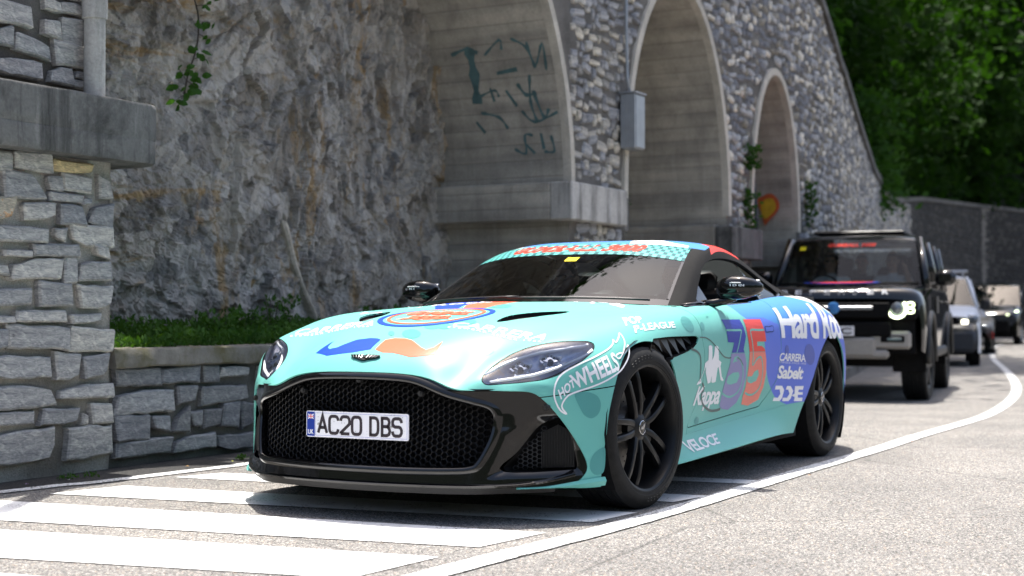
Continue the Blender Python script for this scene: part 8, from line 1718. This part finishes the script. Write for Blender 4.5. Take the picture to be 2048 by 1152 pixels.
# ================================================================== white van
VAN = empty('white_van', (-25.45, -3.55, -.15), math.radians(13)); tag(VAN, 'small white van with a roof bar behind the black off-road car', 'van')
S = [[(2.02, 0, .98), (2.02, .40, .98), (1.96, .68, .96), (1.88, .80, .88), (1.84, .85, .72), (1.84, .86, .50), (1.84, .85, .28)],
     [(1.80, 0, 1.09), (1.80, .42, 1.09), (1.76, .72, 1.06), (1.68, .86, .97), (1.64, .90, .78), (1.64, .91, .52), (1.64, .90, .25)],
     [(1.35, 0, 1.17), (1.35, .44, 1.17), (1.33, .75, 1.14), (1.30, .88, 1.05), (1.28, .92, .82), (1.28, .925, .52), (1.28, .92, .24)],
     [(1.0, 0, 1.22), (1.0, .45, 1.22), (1.0, .76, 1.20), (1.0, .89, 1.12), (1.0, .92, .85), (1.0, .925, .55), (1.0, .92, .24)],
     [(.0, 0, 1.22), (.0, .45, 1.22), (.0, .78, 1.20), (.0, .90, 1.12), (.0, .92, .85), (.0, .925, .55), (0, .92, .24)],
     [(-2.2, 0, 1.22), (-2.2, .45, 1.22), (-2.2, .78, 1.20), (-2.2, .90, 1.12), (-2.2, .91, .85), (-2.2, .91, .55), (-2.2, .90, .28)]]
V, F, _ = body_loft('b', S, M_WHITECAR, VAN); V, F = arch_clip(V, F, ((1.10, .32, .37, .6), (-1.65, .32, .37, .6))); mesh_obj('body', V, F, M_WHITECAR, VAN)
R2 = [[(.34, 0, 1.80), (.34, .35, 1.79), (.30, .60, 1.76), (.26, .70, 1.70)], [(-.1, 0, 1.86), (-.1, .35, 1.85), (-.1, .62, 1.82), (-.1, .76, 1.70)], [(-1.5, 0, 1.86), (-1.5, .35, 1.85), (-1.5, .62, 1.82), (-1.5, .77, 1.70)], [(-2.22, 0, 1.82), (-2.22, .35, 1.81), (-2.22, .62, 1.78), (-2.2, .75, 1.70)]]
V, F, _ = body_loft('r', R2, M_WHITECAR, VAN); mesh_obj('roof', V, F, M_WHITECAR, VAN)
VW = lambda u, v: np.array((1.08+(.32-1.08)*v+.12*(1-u*u)*(1-v*.6), u*(.84+(.66-.84)*v), 1.19+(1.77-1.19)*v)); G = np.array([[VW(u, v) for v in np.linspace(0, 1, 8)] for u in np.linspace(-1, 1, 14)]); V, F = grid_mesh(G); mesh_obj('windscreen', V, F, M_GLASSD, VAN)
for s in (1, -1):
    mb = MB(); mb.tube([(1.05, s*.86, 1.17), (.68, s*.77, 1.49), (.28, s*.68, 1.78)], .045, 6); mb.tube([(-.25, s*.90, 1.15), (-.25, s*.74, 1.75)], .05, 6); mb.each('window_pillar', M_WHITECAR, VAN, True); mesh_obj('side_window', [(.95, s*.885, 1.19), (-.2, s*.895, 1.19), (-.2, s*.745, 1.73), (.28, s*.715, 1.73)], [(0, 1, 2, 3)], M_GLASSD, VAN, False); mesh_obj('side_panel', [(-.25, s*.90, 1.15), (-2.2, s*.90, 1.15), (-2.2, s*.75, 1.74), (-.25, s*.75, 1.74)], [(0, 1, 2, 3)], M_WHITECAR, VAN, False)
    HD = empty('headlight', (0, 0, 0)); HD.parent = VAN; mb = MB(); mb.box((1.86, s*.66, .93), (.16, .42, .17), np.array([[math.cos(-s*.42), -math.sin(-s*.42), 0], [math.sin(-s*.42), math.cos(-s*.42), 0], [0, 0, 1]]), bev=.05); mb.build('lamp_cover', M_LAMP, HD, angle=40); mb = MB(); mb.box((1.95, s*.60, .88), (.04, .13, .09), bev=.02); mb.build('lit_lamp', emit('warm_lamp', (1, .95, .75), 2.5), HD)
    mb = MB(); mb.box((.95, s*1.03, 1.22), (.12, .20, .24), bev=.05); mb.tube([(.95, s*.88, 1.15), (.95, s*.98, 1.18)], .03, 6); mb.each('door_mirror', M_TRIM, VAN, angle=40); mb = MB(); mb.lathe([(0, .02), (.05, .015), (.06, 0)], 14, 'x', (1.90, s*.62, .50)); mb.build('fog_lamp', M_LAMP, VAN, True)
mb = MB(); mb.box((1.90, 0, .50), (.20, 1.66, .46), bev=.08); mb.build('bumper', plain('dark_grey_plastic', (.035, .037, .042), .55), VAN, angle=40); mb = MB(); mb.box((2.0, 0, .87), (.05, 1.0, .10), bev=.03); mb.build('grille', M_MATTE, VAN); mb = MB(); mb.lathe([(0, .02), (.07, .015), (.08, 0)], 18, 'x', (2.03, 0, .90)); mb.build('badge', M_CHROME, VAN, True)
mb = MB(); mb.tube([(-.2, -.72, 1.93), (-.2, .72, 1.93)], .03, 8); mb.tube([(-.2, .62, 1.8), (-.2, .62, 1.93)], .03, 6); mb.tube([(-.2, -.62, 1.8), (-.2, -.62, 1.93)], .03, 6); mb.each('roof_bar', M_ALU, VAN, True); mb = MB(); mb.box((0, 0, .4), (3.6, 1.3, .35)); mb.box((.85, 0, 1.14), (.5, 1.5, .10)); mb.box((-.6, 0, 1.3), (.1, 1.5, .8)); mb.build('chassis', M_MATTE, VAN)
set_wheels(VAN, simple_wheel(.32, .205, 5, M_ALU, .20), (1.10, -1.65), .80, .32)
person(in_car(VAN, .05, -.38, .80), VAN.rotation_euler[2], 'driver in blue shirt behind the windscreen of the white van', M_SHIRT_B, 'wheel')
# ================================================================== grey coupe half hidden behind the van
GC = empty('grey_coupe', (-31.3, -4.35, -.08), math.radians(11)); tag(GC, 'low grey and red sports car mostly hidden behind the white van', 'car')
V, F = grid_mesh(BODY[::4, ::3]); F = [tuple(reversed(f)) for f in F]; V, F = arch_clip(V, F, ((0, .35, .39, .5), (-2.8, .35, .39, .5))); a_ = join((V, F), mirror_y(V, F)); mesh_obj('body', *a_, M_GREYCAR, GC)
V, F = grid_mesh(TOP[::4, ::4]); F = [tuple(reversed(f)) for f in F]; mesh_obj('cabin_glass', *join((V, F), mirror_y(V, F)), M_GB, GC)
mb = MB(); mb.box((.55, 0, .38), (.5, 1.3, .36), bev=.08); mb.box((-1.4, 0, .3), (3.6, 1.3, .3)); mb.build('nose_grille', M_MATTE, GC)
for s in (1, -1):
    mb = MB(); mb.box((.52, s*.73, .66), (.32, .22, .10), bev=.04); mb.build('headlight', M_LAMP, GC, angle=40); mb = MB(); mb.box((.45, s*.91, .45), (.25, .02, .16), bev=.005); mb.build('red_stripe', M_FILM['red'], GC)
set_wheels(GC, simple_wheel(.345, .25, 5, M_SATIN, .24), (0, -2.8), .83, .345)
# ================================================================== dark people carrier at the right edge
MPV = empty('dark_people_carrier', (-41.2, -5.15, -.02), math.radians(2)); tag(MPV, 'dark people carrier with a lit lamp strip at the right edge of the queue', 'van')
S = [[(2.45, 0, .92), (2.45, .45, .92), (2.38, .72, .90), (2.28, .86, .82), (2.24, .90, .62), (2.24, .90, .28)], [(2.20, 0, 1.06), (2.20, .46, 1.06), (2.16, .76, 1.03), (2.06, .91, .94), (2.02, .95, .68), (2.02, .95, .25)], [(1.6, 0, 1.16), (1.6, .48, 1.16), (1.58, .80, 1.13), (1.55, .93, 1.04), (1.54, .965, .75), (1.54, .96, .24)], [(1.2, 0, 1.2), (1.2, .5, 1.2), (1.2, .82, 1.17), (1.2, .94, 1.08), (1.2, .965, .78), (1.2, .96, .22)], [(-2.3, 0, 1.2), (-2.3, .5, 1.2), (-2.3, .82, 1.17), (-2.3, .94, 1.08), (-2.3, .96, .78), (-2.3, .95, .3)]]
V, F, _ = body_loft('b', S, M_DARKGREEN, MPV); V, F = arch_clip(V, F, ((1.60, .34, .39, .6), (-1.6, .34, .39, .6))); mesh_obj('body', V, F, M_DARKGREEN, MPV)
R2 = [[(.55, 0, 1.80), (.55, .4, 1.79), (.50, .68, 1.76), (.45, .76, 1.70)], [(.1, 0, 1.88), (.1, .4, 1.87), (.1, .68, 1.84), (.1, .80, 1.72)], [(-1.5, 0, 1.89), (-1.5, .4, 1.88), (-1.5, .68, 1.85), (-1.5, .81, 1.72)], [(-2.32, 0, 1.84), (-2.32, .4, 1.83), (-2.32, .68, 1.80), (-2.3, .8, 1.70)]]
V, F, _ = body_loft('r', R2, M_DARKGREEN, MPV); mesh_obj('roof', V, F, M_DARKGREEN, MPV)
VW = lambda u, v: np.array((1.30+(.52-1.30)*v+.12*(1-u*u)*(1-v*.6), u*(.88+(.72-.88)*v), 1.17+(1.77-1.17)*v)); G = np.array([[VW(u, v) for v in np.linspace(0, 1, 8)] for u in np.linspace(-1, 1, 14)]); V, F = grid_mesh(G); mesh_obj('windscreen', V, F, M_GLASSD, MPV)
for s in (1, -1):
    mb = MB(); mb.tube([(1.28, s*.90, 1.15), (.9, s*.82, 1.47), (.46, s*.75, 1.76)], .045, 6); [mb.tube([(x, s*.93, 1.12), (x, s*.79, 1.76)], .045, 6) for x in (-.1, -1.3, -2.25)]; mb.each('window_pillar', M_DARKGREEN, MPV, True)
    for x0, x1 in ((1.1, -.1), (-.15, -1.25), (-1.35, -2.2)): mesh_obj('side_window', [(x0, s*.925, 1.16), (x1, s*.925, 1.16), (x1, s*.79, 1.74), (min(x0, .55), s*.78, 1.74)], [(0, 1, 2, 3)], M_GLASSD, MPV, False)
    mb = MB(); mb.tube([(2.30, s*.62, .90), (2.20, s*.78, .96), (2.02, s*.885, 1.0)], .028, 6); mb.build('lamp_strip', M_DRL, MPV, True); mb = MB(); mb.box((1.15, s*1.08, 1.22), (.14, .22, .18), bev=.05); mb.tube([(1.15, s*.92, 1.14), (1.15, s*1.02, 1.18)], .03, 6); mb.each('door_mirror', M_DARKGREEN, MPV, angle=40)
mb = MB(); mb.box((2.36, 0, .55), (.12, 1.4, .36), bev=.05); mb.box((0, 0, .4), (4.2, 1.4, .35)); mb.build('grille', M_MATTE, MPV)
set_wheels(MPV, simple_wheel(.34, .22, 5, M_ALU, .215), (1.60, -1.6), .84, .34)
